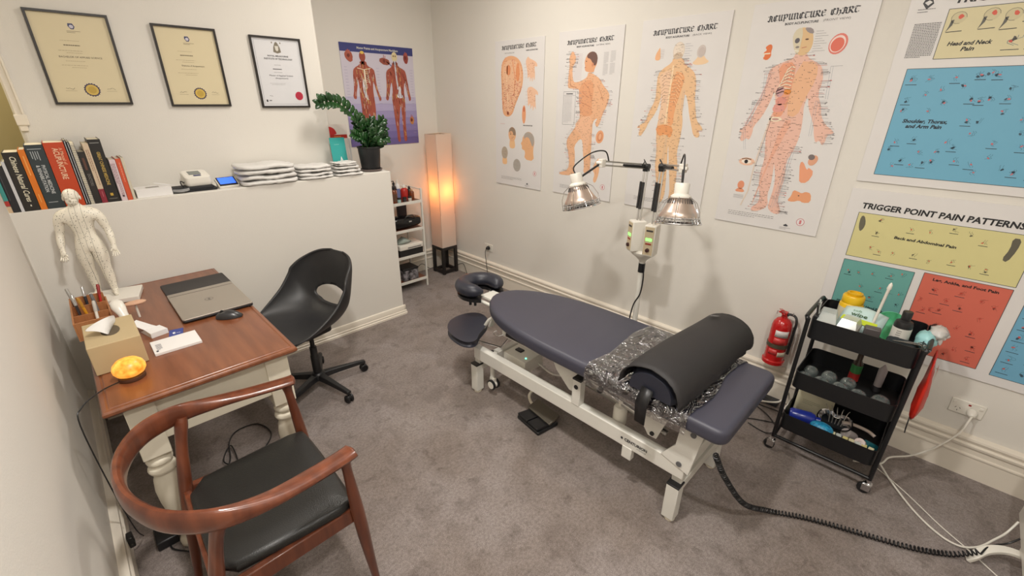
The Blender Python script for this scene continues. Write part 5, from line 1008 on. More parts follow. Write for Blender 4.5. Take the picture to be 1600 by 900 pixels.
# plant
pt = thing('potted_plant', 'glossy dark green potted plant with one long arching stem on the partition end', 'plant', (1.715, 3.300, LZ))
GP = mat('black_nursery_pot', (30, 31, 33), .45)
MB().lathe([(.002, 0), (.074, 0), (.076, .004), (.084, .012), (.086, .018), (.080, .018), (.072, .006)], n=28).build('saucer', mat('grey_brown_saucer', (106, 94, 90), .5), pt)
MB().lathe([(.002, .008), (.068, .008), (.070, .012), (.084, .170), (.088, .172), (.088, .184), (.082, .184), (.080, .165)], n=30).build('pot', GP, pt)
MB().lathe([(.002, .150), (.040, .153), (.0795, .150)], n=20).build('soil', mat('soil', (58, 44, 34), .95, bump=.8, bscale=120), pt)
LEAF = mat('glossy_leaf', (38, 78, 34), .28, var=.45, vscale=14, rgb2=(20, 50, 24)); STEM = mat('plant_stem', (66, 96, 50), .5)
rd = random.Random(21)
def frond(pts, n, ll, seed, r=.004):
    rr = random.Random(seed); P = bez(pts, 10); MB().tube(P, [r*(1-.6*i/(len(P)-1)) for i in range(len(P))], 7).build('stem', STEM, pt)
    mb = MB(); L0 = len(P)
    for i in range(n):
        f = .28+.72*i/(n-1); q = min(L0-2, int(f*(L0-1))); p = P[q]; t = (P[q+1]-P[q]).normalized(); side = t.cross(Vector((.3, -1, .35))).normalized()
        for s in (-1, 1):
            d = (side*s*.82+t*(.45 if i < n-1 else 1.5)+Vector((rr.uniform(-.15, .15), -.25+rr.uniform(-.15, .15), rr.uniform(-.1, .2)))).normalized(); nn = d.cross(t).normalized()*s; wv = nn.cross(d).normalized(); Ln = ll*rr.uniform(.85, 1.1)*(1-.25*abs(f-.6)); V = []; F = []; cols = 7
            for a in range(cols):
                u = a/(cols-1); wd = Ln*.30*math.sin(math.pi*min(1, u*.93+.05))**.75; c = p+d*Ln*u+nn*(.10*Ln*math.sin(u*2.6)); V += [c-wv*wd+nn*wd*.25, c, c+wv*wd+nn*wd*.25]
            for a in range(cols-1): F += [(a*3, a*3+1, a*3+4, a*3+3), (a*3+1, a*3+2, a*3+5, a*3+4)]
            mb.add(V, F)
    mb.build('leaves', LEAF, pt, solid=.0008, angle=180)
frond([(-.02, 0, .15), (-.035, -.01, .26), (-.075, -.015, .36), (-.15, -.02, .45), (-.24, -.02, .495), (-.335, -.02, .485)], 13, .074, 1, .006)
for i, (ex, ey, ez) in enumerate(((-.075, .01, .34), (-.03, .03, .38), (.03, .0, .36), (.11, -.01, .36), (.14, .02, .30), (-.11, -.03, .27), (.06, -.05, .30), (.0, -.06, .28), (-.06, -.05, .24), (.10, -.05, .24), (.03, -.07, .22))):
    frond([(ex*.15, ey*.2, .15), (ex*.3, ey*.5, .15+(ez-.15)*.4), (ex*.7, ey, .15+(ez-.15)*.8), (ex*1.1, ey*1.1, ez)], 9, .062, 40+i)
# ---------------------------------------------------------------- framed certificates and anatomy poster
def cert(x0, x1, z0, z1, label, paper, paint):
    t = thing('framed_certificate', label, 'certificate', M=sheetM((x0, YC-.001, z0), (1, 0, 0), (0, 0, 1)), group='framed certificates on the alcove wall'); w_ = x1-x0; h = z1-z0; b_ = .011
    mb = MB(); 
    mb.prism([(0, 0), (w_, 0), (w_-b_, b_), (b_, b_)], 0, .016).prism([(w_, 0), (w_, h), (w_-b_, h-b_), (w_-b_, b_)], 0, .016).prism([(w_, h), (0, h), (b_, h-b_), (w_-b_, h-b_)], 0, .016).prism([(0, h), (0, 0), (b_, b_), (b_, h-b_)], 0, .016)
    mb.build('frame', mat('dark_frame', (34, 28, 24), .4), t, smooth=False); MB().bx(b_, w_-b_, b_, h-b_, .001, .006).build('certificate_sheet', mat('cert_%d' % paper[2], paper, .5), t, smooth=False)
    k = Ink(.006, .001); paint(k, w_*1000, h*1000); k.build('certificate_print', t)
def p_uni(title, fs):
    def f(k, w_, h):
        c = (120, 104, 80); cx = w_/2+2
        k.poly([(cx-10, h-52), (cx+8, h-52), (cx+14, h-66), (cx+8, h-78), (cx-4, h-78), (cx-12, h-64)], (52, 58, 100), 1); k.ell(cx+1, h-66, 8, 8, (196, 192, 204), 2); k.dashes(cx-22, h-88, cx+30, 2, 6, c, 1.8)
        for y, a in ((h-132, 60), (h-178, 78), (h-188, 50), (h-226, 64), (h-246, 84), (h-256, 48)): k.dashes(cx-a, y, cx+a, 1, 5, (160, 142, 112), 1.4)
        k.dashes(cx-52, h-154, cx+52, 1, 5, (96, 82, 62), 4); k.txt(title, cx, h-210, fs, None, (84, 72, 56), center=True)
        for s in (-1, 1): k.line([(cx+s*82+q*7-18, 78+random.uniform(-5, 5)) for q in range(6)], 1.2, (90, 80, 70), 2); k.rect(cx+s*82-22, 66, cx+s*82+22, 67, (150, 134, 108), 2)
        n = 36; k.poly([(cx+2+(30 if i % 2 else 34)*math.cos(2*math.pi*i/n), 72+(30 if i % 2 else 34)*math.sin(2*math.pi*i/n)) for i in range(n)], (54, 44, 78), 1); k.ell(cx+2, 72, 26, 26, (206, 176, 84), 2, 28); k.ell(cx+2, 72, 17, 17, (188, 156, 66), 3, 24)
    return f
cert(.062, .379, 1.716, 2.149, 'leftmost black-framed cream certificate with purple and gold seal', (216, 203, 168), p_uni('BACHELOR OF APPLIED SCIENCE', 8))
cert(.557, .870, 1.705, 2.133, 'middle black-framed cream certificate with purple and gold seal', (212, 202, 168), p_uni('Diploma of Acupuncture', 8))
def p_rmit(k, w_, h):
    g = (110, 110, 112); k.line([(22, 22), (w_-22, 22), (w_-22, h-22), (22, h-22)], 1.2, (140, 140, 144), 1, True); cx = w_/2
    k.poly([(cx-20, h-60), (cx-8, h-34), (cx, h-28), (cx+8, h-34), (cx+20, h-60), (cx+24, h-88), (cx, h-96), (cx-24, h-88)], (120, 112, 96), 1); k.poly([(cx-11, h-52), (cx+11, h-52), (cx+9, h-76), (cx, h-84), (cx-9, h-76)], (206, 202, 192), 2); k.ell(cx-26, h-34, 4, 5, (130, 120, 100), 2, 8); k.ell(cx+26, h-34, 4, 5, (130, 120, 100), 2, 8)
    k.txt('ROYAL MELBOURNE', cx, h-116, 9, 130, (76, 76, 80), center=True, bold=.02); k.txt('INSTITUTE OF TECHNOLOGY', cx, h-133, 9, 178, (76, 76, 80), center=True, bold=.02)
    k.dashes(cx-34, h-166, cx+34, 1, 5, g, 1.5); k.dashes(cx-46, h-192, cx+46, 1, 5, (70, 70, 74), 5); k.dashes(cx-44, h-210, cx+44, 1, 5, g, 1.5); k.txt('Master of Applied Science', cx, h-232, 9, 150, (76, 76, 80), center=True); k.txt('(Acupuncture)', cx, h-248, 9, 80, (76, 76, 80), center=True)
    for y, a in ((h-276, 80), (h-284, 70)): k.dashes(cx-a, y, cx+a, 1, 5, (160, 160, 162), 1.4)
    k.ell(w_-62, 74, 26, 27, (190, 50, 74), 1, 28); k.ell(w_-62, 74, 21, 22, (172, 40, 62), 2, 24); k.rect(34, 36, 44, 50, (60, 60, 62), 2); k.dashes(52, 42, 78, 1, 5, (70, 70, 72), 5); k.line([(60+q*5, 74+random.uniform(-6, 6)) for q in range(5)], 1.2, (90, 90, 96), 2)
cert(1.053, 1.367, 1.695, 2.121, 'rightmost black-framed white certificate with a red seal', (214, 214, 216), p_rmit)
t = board('anatomy_poster', 'purple anatomy poster with two red muscle figures on the back wall', 'poster', (1.905, YB-.002, 1.352), (1, 0, 0), .713, .838, .003, None, mat('lilac_print', (176, 164, 200), .4))
LBX = (188, 178, 206)
k = Ink(.003, .001); k.rect(0, 0, 713, 838, (206, 200, 214), 1)
for i, c in enumerate(((104, 92, 150), (118, 106, 164), (132, 120, 174), (146, 134, 184), (160, 150, 194), (176, 168, 204), (190, 184, 210))): k.rect(0, 60*i, 713, 60*i+61, c, 2)
k.rect(0, 772, 713, 838, (56, 62, 122), 3); k.txt('Motor Points and Acupuncture Meridians', 356, 797, 17, 400, (222, 220, 206), 4, bold=.02, center=True); k.build('printed_background', t)
MUS = (166, 84, 66); MUD = (112, 44, 38); TEN = (226, 214, 206)
for B, hd, sk_ in ((TR['PBf1'], TR['PBitems'][0], 0), (TR['PBf2'], TR['PBitems'][1], 1)):
    k = Ink(.0045, .001); k.poly(B, MUS, 1, 1); hx, hy = hd
    k.poly([(hx-14, hy-20), (hx-16, hy-64), (hx+16, hy-64), (hx+14, hy-20)], (140, 58, 48), 1); k.ell(hx, hy, 29, 40, (156, 74, 58) if not sk_ else (222, 206, 160), 2)
    if sk_: 
        for s in (-1, 1): k.ell(hx+s*10, hy+6, 6, 7, (110, 70, 50), 3)
        k.line([(hx, hy-30), (hx+2, hy-120), (hx+10, hy-270)], 14, (206, 204, 216), 3)
    else: k.ell(hx, hy+30, 18, 12, (226, 190, 90), 3); k.line([(hx-60, hy-92), (hx+2, hy-104), (hx+70, hy-90)], 6, BONE, 3); k.rect(hx-2, hy-260, hx+12, hy-104, BONE, 3)
    if not sk_:
        for i in range(7): k.line([(hx+12, hy-120-i*14), (hx+36, hy-114-i*14), (hx+44, hy-126-i*14)], 3.5, BONE, 4)
        k.poly([(hx-20, hy-170), (hx+4, hy-190), (hx+6, hy-330), (hx+30, hy-350), (hx-10, hy-340), (hx-28, hy-260)], (216, 214, 220), 3, 1)
    else: k.poly([(hx+20, hy-240), (hx+46, hy-250), (hx+38, hy-310), (hx+66, hy-330), (hx+30, hy-350), (hx-14, hy-330), (hx+14, hy-300)], (216, 216, 226), 3, 1)
    rdm = random.Random(3+sk_); ys_ = [p[1] for p in B]; xs_ = [p[0] for p in B]; q = 0
    while q < 130:
        p = (rdm.uniform(min(xs_), max(xs_)), rdm.uniform(min(ys_), max(ys_)))
        if inside(p, B) and inside((p[0]+4, p[1]-34), B): k.line([p, (p[0]+rdm.uniform(-3, 5), p[1]-34)], rdm.uniform(2, 4.5), rdm.choice([MUD, MUD, (176, 92, 70), TEN, (226, 196, 120)]), 4); q += 1
    k.build('muscle_figure', t)
for kk, (x, y) in enumerate(TR['PBitems'][2:6]):
    k = Ink(.0045, .001); k.ell(x, y, (34, 52, 26, 24)[kk], (46, 28, 48, 36)[kk], (MUS, (150, 78, 62), (146, 62, 52), (190, 128, 76))[kk], 1, 18, (.3, -.2, 0, 0)[kk], .08); k.ell(x-4, y+4, 12, 16, MUD, 2, 12, 0, .2); k.line([(x-8, y+20), (x-4, y+52)], 6, (170, 90, 90), 2); k.line([(x+6, y+20), (x+10, y+46)], 6, (190, 110, 100), 2)
    if kk == 1: k.line([(x+20, y), (x+90, y-50)], 9, (120, 118, 160), 1)
    k.build('inset_figure', t)
k = Ink(.0045, .001)
for x in (20, 320, 668):
    for q in range(24): k.rect(x, 100+q*24, x+28, 102+q*24, (158, 150, 184), 1)
k.build('printed_captions', t)
# ---------------------------------------------------------------- white ladder shelf behind the partition
sh = thing('shelf_unit', 'narrow white metal shelf with brown shelf boards in the far corner', 'shelf', (2.16, 3.72, 0))
WBR = mat('walnut_board', (112, 66, 46), .45, var=.2, vscale=6, aniso=(1, 8, 1))
SX0, SX1, SY0 = 1.985, 2.345, 3.575
for x_ in (SX0, SX1-.016):
    MB().bx(x_, x_+.016, SY0, SY0+.016, 0, .985).build('front_post', WHITE, sh, world=True, bevel=.002); MB().bx(x_, x_+.016, SY0+.29, SY0+.306, 0, .985).build('rear_post', WHITE, sh, world=True, bevel=.002)
for i, z_ in enumerate((.865, .605, .345, .087)):
    q = MB().bx(SX0+.016, SX1-.016, SY0+.010, SY0+.30, z_, z_+.012).build('shelf_board', WBR, sh, world=True, smooth=False)
    mb = MB().bx(SX0+.016, SX1-.016, SY0, SY0+.010, z_-.012, z_+.014); mb.bx(SX0+.001, SX0+.012, SY0+.016, SY0+.29, z_-.010, z_).bx(SX1-.012, SX1-.001, SY0+.016, SY0+.29, z_-.010, z_); mb.build('shelf_rail', WHITE, q, world=True, bevel=.001)
MB().tube([(SX1-.008, SY0+.016, .975), (SX1-.008, SY0+.29, .975)], .005).tube([(SX0+.008, SY0+.016, .975), (SX0+.008, SY0+.29, .975)], .005).tube([(SX0+.008, SY0+.295, .975), (SX1-.008, SY0+.295, .975)], .005).build('top_guard', WHITE, sh, world=True)
AMB = mat('amber_glass', (110, 52, 22), .1, coat=.5)
def bottle(name, label, cat, x, y, z, r, h, body, cap, pump=False, group='bottles on the top shelf', lab=None):
    t = thing(name, label, cat, (x, y, z), 0, group)
    MB().lathe([(.002, 0), (r*.95, 0), (r, .004), (r, h*.62), (r*.85, h*.72), (r*.35, h*.80), (r*.35, h*.84), (.002, h*.84)], n=18).build('bottle_body', body, t)
    mb = MB().lathe([(r*.48, h*.80), (r*.48, h*.92), (r*.2, h*.93), (r*.12, h)], n=14)
    if pump: mb.tube([(0, 0, h*.92), (0, 0, h), (-.03, -.01, h), (-.034, -.012, h-.006)], .004)
    mb.build('bottle_cap', cap, t)
    if lab: MB().lathe([(r+.0004, h*.12), (r+.0008, h*.12), (r+.0008, h*.55), (r+.0004, h*.55)], n=18).build('bottle_label', lab, t)
    return t
z1 = .8775
bottle('pump_bottle', 'amber pump bottle at the left front of the top shelf', 'bottle', 2.075, 3.62, z1, .026, .150, AMB, BLACK, True, lab=mat('label_brown', (90, 60, 44), .6))
bottle('pump_bottle', 'dark pump bottle behind the amber one on the top shelf', 'bottle', 2.115, 3.68, z1, .024, .185, mat('dark_bottle', (50, 34, 34), .2), BLACK, True, lab=mat('label_pink', (200, 150, 140), .6))
bottle('spray_bottle', 'tall white bottle with a blue label on the top shelf', 'bottle', 2.165, 3.70, z1, .022, .20, PAPER, WPLAS, lab=mat('label_blue', (108, 116, 160), .6))
bottle('squeeze_bottle', 'red bottle with white spout on the top shelf', 'bottle', 2.225, 3.69, z1, .036, .140, mat('red_plastic', (178, 40, 34), .35), WPLAS)
bottle('amber_bottle', 'short amber bottle at the right end of the top shelf', 'bottle', 2.285, 3.66, z1, .024, .10, AMB, mat('tan_cap', (190, 150, 110), .5))
bottle('oil_bottle', 'black-capped dark bottle at the rear right of the top shelf', 'bottle', 2.305, 3.73, z1, .024, .115, mat('black_bottle', (30, 28, 30), .25), BLACK)
for i, (x_, c, lb) in enumerate(((2.10, (160, 190, 190), 'small pale blue jar with black lid at the front of the top shelf'), (2.160, (60, 56, 58), 'small dark jar at the front centre of the top shelf'), (2.215, (206, 196, 186), 'small white-label jar with black lid at the front of the top shelf'))):
    t = thing('jar', lb, 'jar', (x_+.012, 3.605, z1), 0, 'small jars at the front of the top shelf'); MB().lathe([(.002, 0), (.017, 0), (.018, .003), (.018, .030), (.002, .031)], n=16).build('jar_body', mat('jar_%d' % c[0], c, .35), t); MB().lathe([(.0185, .030), (.0185, .043), (.002, .044)], n=16).build('lid', BLACK, t)
bg = thing('black_bag', 'glossy black zipped case on the second shelf', 'bag', (2.195, 3.66, .6195))
rs = []
for x_, s in ((-.155, .6), (-.15, .85), (-.12, 1), (.0, 1.03), (.10, .96), (.13, .8), (.138, .55)):
    rs.append([(x_, .075*s*math.copysign(abs(math.cos(a))**.6, math.cos(a)), .058+.056*s*math.copysign(abs(math.sin(a))**.7, math.sin(a))*(1.05 if x_ < 0 else .9)) for a in [2*math.pi*j/18 for j in range(18)]])
MB().rings(rs).build('case_body', mat('black_patent', (16, 16, 18), .22, bump=.1, bscale=40), bg); MB().tube(bez([(-.06, -.07, .09), (-.03, -.085, .125), (.03, -.085, .125), (.06, -.07, .09)], 5), .005).build('handle', BLACK, bg); MB().bx(-.015, .015, -.083, -.078, .066, .078).build('buckle', CHROME, bg)
t = MB().bx(2.205, 2.300, 3.80, 3.83, .619, .84); tag(t.build('dark_folder', mat('dark_plum_board', (58, 48, 54), .5), bevel=.002), 'dark upright folder standing behind the black case', 'folder')
t = thing('storage_box', 'flat black box under the white device on the third shelf', 'box', (2.195, 3.68, .3575)); MB().bx(-.135, .125, -.09, .10, 0, .055).build('box_body', BLACK, t, bevel=.003)
MB().bx(-.136, .126, -.091, .101, .0555, .062).build('lid', BLACK, t, bevel=.002)
t = thing('white_device', 'white flat electronic unit on top of the black box, third shelf', 'device', (2.195, 3.675, .4198)); MB().slab(rrect(-.135, .128, -.095, .095, .012), 0, .048, .008).build('casing', WPLAS, t); MB().bx(-.05, .10, -.0965, -.095, .012, .022).build('port_strip', mat('port_grey', (110, 108, 106), .5), t, smooth=False)
t = thing('plastic_bag', 'crumpled translucent plastic bag lying on the white device', 'bag', (2.145, 3.66, .470))
rd = random.Random(5); rs = []
for i in range(9):
    s = math.sin(math.pi*(i+.6)/9.2); rs.append([(-.075+.02*i+rd.uniform(-.004, .004), .055*s*math.cos(a)*rd.uniform(.85, 1.1), max(.002, .028*s*(1+math.sin(a))*rd.uniform(.8, 1.2))) for a in [2*math.pi*j/14 for j in range(14)]])
MB().rings(rs).build('bag_film', mat('greenish_film', (176, 190, 182), .25, alpha=.75), t, angle=180)
t = thing('patterned_box', 'dark patterned box on the bottom shelf', 'box', (2.165, 3.67, .0995)); MB().bx(-.085, .085, -.075, .085, 0, .105).build('box_body', mat('speckled_black', (150, 146, 150), .3, rgb2=(22, 22, 24), vscale=26), t, bevel=.004); MB().bx(-.088, .088, -.078, .088, .1055, .125).build('lid', BLACK, t, bevel=.004)
# ---------------------------------------------------------------- paper floor lamp
fl = thing('floor_lamp', 'tall square paper floor lamp glowing orange on a black open base in the corner', 'lamp', (2.716, 3.778, 0))
DKW = mat('black_stained_wood', (30, 26, 25), .45)
mb = MB(); h = .097
for sx in (-1, 1):
    for sy in (-1, 1): MB().bx(*(sorted((sx*h, sx*(h-.030)))+sorted((sy*h, sy*(h-.030)))), 0, .272).build('leg', DKW, fl, bevel=.002)
for z0_, z1_ in ((.012, .042), (.272, .302)):
    mb = MB()
    if z0_ < .1:
        for s in (-1, 1): mb.bx(-h+.030, h-.030, *sorted((s*(h-.003), s*(h-.028))), z0_, z1_).bx(*sorted((s*(h-.003), s*(h-.028))), -h+.030, h-.030, z0_, z1_)
    else:
        mb.bx(-h, h, -h, -h+.030, z0_, z1_).bx(-h, h, h-.030, h, z0_, z1_).bx(-h, -h+.030, -h+.030, h-.030, z0_, z1_).bx(h-.030, h, -h+.030, h-.030, z0_, z1_)
    mb.build('base_rail', DKW, fl, bevel=.002)
PAP = bpy.data.materials.new('rice_paper'); PAP.use_nodes = True; N = PAP.node_tree.nodes; L = PAP.node_tree.links; b = N['Principled BSDF']; b.inputs['Base Color'].default_value = (*lin((236, 224, 212)), 1); b.inputs['Roughness'].default_value = .8
tr = N.new('ShaderNodeBsdfTranslucent'); tr.inputs[0].default_value = (*lin((244, 200, 150)), 1); ms_ = N.new('ShaderNodeMixShader'); ms_.inputs[0].default_value = .38; L.new(b.outputs[0], ms_.inputs[1]); L.new(tr.outputs[0], ms_.inputs[2]); L.new(ms_.outputs[0], N['Material Output'].inputs['Surface'])
hs = .093
V = []; nz_ = 12
for i in range(nz_+1):
    z_ = .303+(1.445-.303)*i/nz_; q = i/nz_; dx, dy = -.010*q*q, -.006*q*q
    V += [(-hs+dx, -hs+dy, z_), (hs+dx, -hs+dy, z_+.004*q), (hs+dx, hs+dy, z_), (-hs+dx, hs+dy, z_-.004*q)]
mb = MB(); mb.add(V, [(i*4+j, i*4+(j+1) % 4, (i+1)*4+(j+1) % 4, (i+1)*4+j) for i in range(nz_) for j in range(4)])
mb.build('paper_shade', PAP, fl, smooth=False)
mb = MB()
for a, c in ((-1, -1), (1, -1), (1, 1), (-1, 1)): mb.tube([(a*(hs-.003), c*(hs-.003), .303), (a*(hs-.003)-.010, c*(hs-.003)-.006, 1.44)], .002, 6)
for z_ in (.31, 1.438):
    o_ = (-.010, -.006) if z_ > 1 else (0, 0); mb.tube([(a*(hs-.003)+o_[0], c*(hs-.003)+o_[1], z_) for a, c in ((-1, -1), (1, -1), (1, 1), (-1, 1))], .002, 6, True)
mb.build('shade_frame', mat('wire_grey', (120, 110, 100), .5), fl)
MB().cyl((0, 0, .302), (0, 0, .78), .010).box((0, 0, .296), (.14, .02, .008)).build('lamp_holder', WHITE, fl)
MB().ell((0, 0, .825), (.028, .028, .040), 14).build('bulb', mat('warm_bulb', (255, 200, 120), .4, emit=(255, 150, 60), estr=4), fl)
l = bpy.data.lights.new('floor_lamp_glow', 'POINT'); l.energy = 1.15; l.color = (1.0, .54, .18); l.shadow_soft_size = .05; o = bpy.data.objects.new('floor_lamp_glow', l); COL.objects.link(o); o.parent = fl; o.location = (0, 0, .90)
mb = MB(); mb.tube(bez([(2.66, 3.87, .06), (2.59, 3.90, .03), (2.50, 3.92, .10), (2.40, 3.93, .02)], 5), .003).tube(bez([(2.80, 3.72, .05), (2.825, 3.63, .10), (2.80, 3.55, .10), (2.78, 3.48, .02), (2.77, 3.43, .008), (2.72, 3.38, .006)], 5), .003)
tag(mb.build('lamp_cord', BLACK), 'thin black cord running from the paper floor lamp to the inline switch', 'cord')
t = MB(); t.slab(rrect(2.66, 2.755, 3.315, 3.375, .01), 0.001, .024, .006); tag(t.build('power_adapter', BLACK), 'small black adapter block on the carpet beside the floor lamp', 'adapter')
# sockets
def socket(name, label, y0, y1, z0, z1, gangs):
    t = thing(name, label, 'power socket', (XR, (y0+y1)/2, (z0+z1)/2)); w_ = y1-y0; h = z1-z0
    MB().bx(-.009, -.0005, -w_/2, w_/2, -h/2, h/2).build('face_plate', WPLAS, t, bevel=.003)
    for g in range(gangs):
        c = (w_/4 if g == 0 else -w_/4) if gangs == 2 else 0
        MB().bx(-.013, -.009, c+.010 if g == 0 else c-.022, c+.024 if g == 0 else c-.008, h*.16, h*.34).build('switch', WPLAS, t, bevel=.002)
        if gangs == 2 and g == 1: continue
        mb = MB()
        for dy, dz, a in ((.008, .0, .5), (-.008, .0, -.5), (0, -.014, 0)): mb.box((-.0092, c+dy, dz-.008), (.001, .002, .008), Euler((a, 0, 0)).to_matrix())
        mb.build('pin_holes', mat('hole_dark', (50, 48, 46), .7), t, smooth=False)
    return t
so = socket('double_power_socket', 'white double power socket on the right wall below the posters', -.385, -.262, .323, .399, 2)
MB().bx(-.0105, -.0090, -.010, .000, .018, .026).build('neon', mat('neon_red', (150, 40, 40), .4), so)
socket('power_socket', 'white single power socket on the right wall above the far skirting', 3.155, 3.270, .335, .408, 1)
p = thing('plug', 'white plug in the double power socket', 'plug', (XR-.0095, -.345, .352)); MB().lathe([(.002, 0), (.020, 0), (.020, .012), (.014, .030), (.008, .036), (.002, .036)], axis=(-1, 0, -.25), n=18).build('plug_body', WPLAS, p)
p = thing('plug', 'black plug in the single power socket at the far end of the wall', 'plug', (XR-.0095, 3.205, .372)); MB().lathe([(.002, 0), (.019, 0), (.019, .016), (.010, .034), (.002, .034)], axis=(-1, 0, 0), n=18).build('plug_body', BLACK, p)
tag(MB().tube(bez([(2.818, 3.205, .372), (2.800, 3.205, .33), (2.80, 3.19, .22), (2.80, 3.175, .10), (2.79, 3.16, .01), (2.72, 3.20, .006), (2.70, 3.27, .008), (2.705, 3.300, .012)], 6), .003).build('hanging_cable', BLACK), 'thin black cord hanging from the far wall socket to the carpet', 'cord')
t = MB().bx(XR-.034, XR-.030, 2.42, 2.52, .03, .075); t = t.build('phone_outlet', mat('beige_plate', (206, 192, 168), .5), bevel=.002); tag(t, 'small beige outlet plate on the skirting behind the face cushion', 'outlet')
# ---------------------------------------------------------------- twin heat lamp
hl = thing('heat_lamp', 'white twin-head infrared heat lamp on a stand behind the treatment table', 'heat lamp', (2.450, 1.295, 0))
mb = MB(); mb.lathe([(.002, .045), (.03, .045), (.035, .09), (.018, .12)], n=18)
for i in range(5):
    a = R_(72*i+10); mb.tube([(0, 0, .065), (.22*math.cos(a), .22*math.sin(a), .05)], [.016, .012]); 
mb.build('stand_base', WPLAS, hl)
for i in range(5):
    a = R_(72*i+10); MB().lathe([(.002, -.010), (.022, -.010), (.022, .010), (.002, .010)], (.215*math.cos(a), .215*math.sin(a), .0235), (-math.sin(a), math.cos(a), 0), 16).build('castor', BLACK, hl)
MB().cyl((0, 0, .10), (0, 0, .80), .017).build('stand_pole', WHITE, hl); MB().cyl((0, 0, .745), (0, 0, .805), .021).build('pole_collar', BLACK, hl)
MB().tube(bez([(-.01, -.018, .79), (-.01, -.026, .70), (-.015, -.02, .60), (-.02, .012, .52), (-.02, .03, .40), (0, .05, .2), (.02, .1, .02)], 6), .0045).build('power_lead', BLACK, hl)
mb = MB(); mb.lathe([(.002, .80), (.018, .80), (.024, .825), (.050, .850), (.075, .870), (.080, .885), (.070, .90), (.002, .90)], n=20); mb.build('yoke', WPLAS, hl)
def head(cx, ax, boom, elbow, base, label_side, S_=1.0):
    # control box
    bxm = Matrix.Translation(base) @ Matrix.Rotation(label_side, 4, 'Z')
    cb = MB(bxm).bx(-.045, .040, -.034, .034, -.085, .105).build('control_box', WPLAS, hl, bevel=.006)
    MB(bxm).bx(-.0475, -.045, -.028, .028, -.075, .095).build('control_panel', mat('beige_panel', (196, 180, 150), .45), cb, smooth=False)
    MB(bxm).bx(-.049, -.0475, -.018, .018, .012, .028).build('display', mat('green_display', (60, 200, 60), .3, emit=(110, 255, 90), estr=2), cb, smooth=False)
    MB(bxm).bx(-.049, -.0475, -.018, .018, -.012, -.002).build('display_strip', mat('brick_red', (150, 60, 46), .5), cb, smooth=False)
    MB(bxm).bx(-.049, -.0475, -.020, .020, .068, .078).build('name_strip', mat('dark_strip', (60, 58, 56), .5), cb, smooth=False)
    MB().lathe([(.002, 0), (.012, 0), (.011, .012), (.002, .013)], bxm @ Vector((-.0475, 0, -.045)), (bxm.to_3x3() @ Vector((-1, 0, 0))), 16).build('dial', mat('dark_dial', (60, 30, 30), .4), cb)
    b0 = Vector(base)+Vector((0, 0, .105)); e = Vector(elbow); up = (e-b0)
    mb = MB(); 
    for s in (-1, 1): mb.cyl(b0+Vector((0, s*.010, 0)), e+Vector((0, s*.010, 0)), .005, n=8)
    mb.build('lower_arm', ALU, hl); 
    MB().cyl(b0+up*.22+Vector((-.014, -.002, 0)), b0+up*.72+Vector((-.014, -.002, 0)), .008, n=10).cyl(b0+up*.22+Vector((0, .022, 0)), b0+up*.72+Vector((0, .022, 0)), .007, n=10).build('spring', BLACK, hl)
    MB().lathe([(.002, -.018), (.017, -.018), (.017, .018), (.002, .018)], e, (0, 1, 0), 14).box(e+Vector((0, 0, -.012)), (.03, .03, .03)).build('elbow_joint', BLACK, hl)
    bo_ = Vector(boom); d = bo_-e; sd = Vector((0, 0, 1)) if abs(d.normalized().z) < .8 else Vector((0, 1, 0))
    mb = MB(); 
    for s in (-1, 1): mb.cyl(e+sd*s*.011, bo_+sd*s*.011, .0048, n=8)
    mb.build('upper_arm', ALU, hl); MB().cyl(e+d*.05-sd*.003, e+d*.55-sd*.003, .0085, n=10).build('spring', BLACK, hl)
    MB().tube(bez([e+Vector((0, 0, .01)), e+Vector((-.02, .01, .04)), e+Vector((-.03, .0, .03)), e+d*.12], 4), .003).build('wire_loop', BLACK, hl)
    MB().box(bo_+d.normalized()*.015, (.038, .030, .045)).lathe([(.002, -.02), (.010, -.02), (.010, .02), (.002, .02)], bo_+d.normalized()*.03, (0, 1, 0), 12).build('swivel_joint', WPLAS, hl, bevel=.004)
    A = Vector(ax).normalized(); c = Vector(cx); top = c+A*.098*S_
    MB().cyl(bo_+d.normalized()*.02, top+A*-.03, .006, n=8).build('head_link', BLACK, hl)
    hd = MB().lathe([(.002, .105), (.032, .105), (.035, .100), (.033, .055), (.040, .050), (.048, .044), (.048, .036), (.002, .036)], c, A, 26).build('head_collar', WPLAS, hl)
    mb = MB(); prof = [(.046, .036), (.056, .012), (.078, -.030), (.098, -.060)]; nn = 40; q = Vector((0, 0, 1)).rotation_difference(A).to_matrix()
    ringo = [[c+q @ Vector((r*math.cos(2*math.pi*j/nn)*S_, r*math.sin(2*math.pi*j/nn)*S_, z_)) for j in range(nn)] for r, z_ in prof]
    mb.rings(ringo, cap=False); mb.build('reflector', mat('pinkish_aluminium', (214, 196, 184), .32, .85), hd, solid=.0015)
    mb = MB()
    for j in range(30):
        a = 2*math.pi*j/30; mb.box(c+q @ Vector((.0525*math.cos(a)*S_, .0525*math.sin(a)*S_, .020)), (.008, .0022, .024), q @ Matrix.Rotation(a, 3, 'Z') @ Matrix.Rotation(R_(-22), 3, 'Y'))
    mb.build('vent_slots', mat('vent_dark', (70, 66, 64), .6), hd, smooth=False)
    mb = MB()
    for j in range(34):
        a = 2*math.pi*j/34; p0 = c+q @ Vector((.092*math.cos(a)*S_, .092*math.sin(a)*S_, -.050)); p1 = c+q @ Vector((.106*math.cos(a)*S_, .106*math.sin(a)*S_, -.082)); mb.cyl(p0, p1, .0016, n=5)
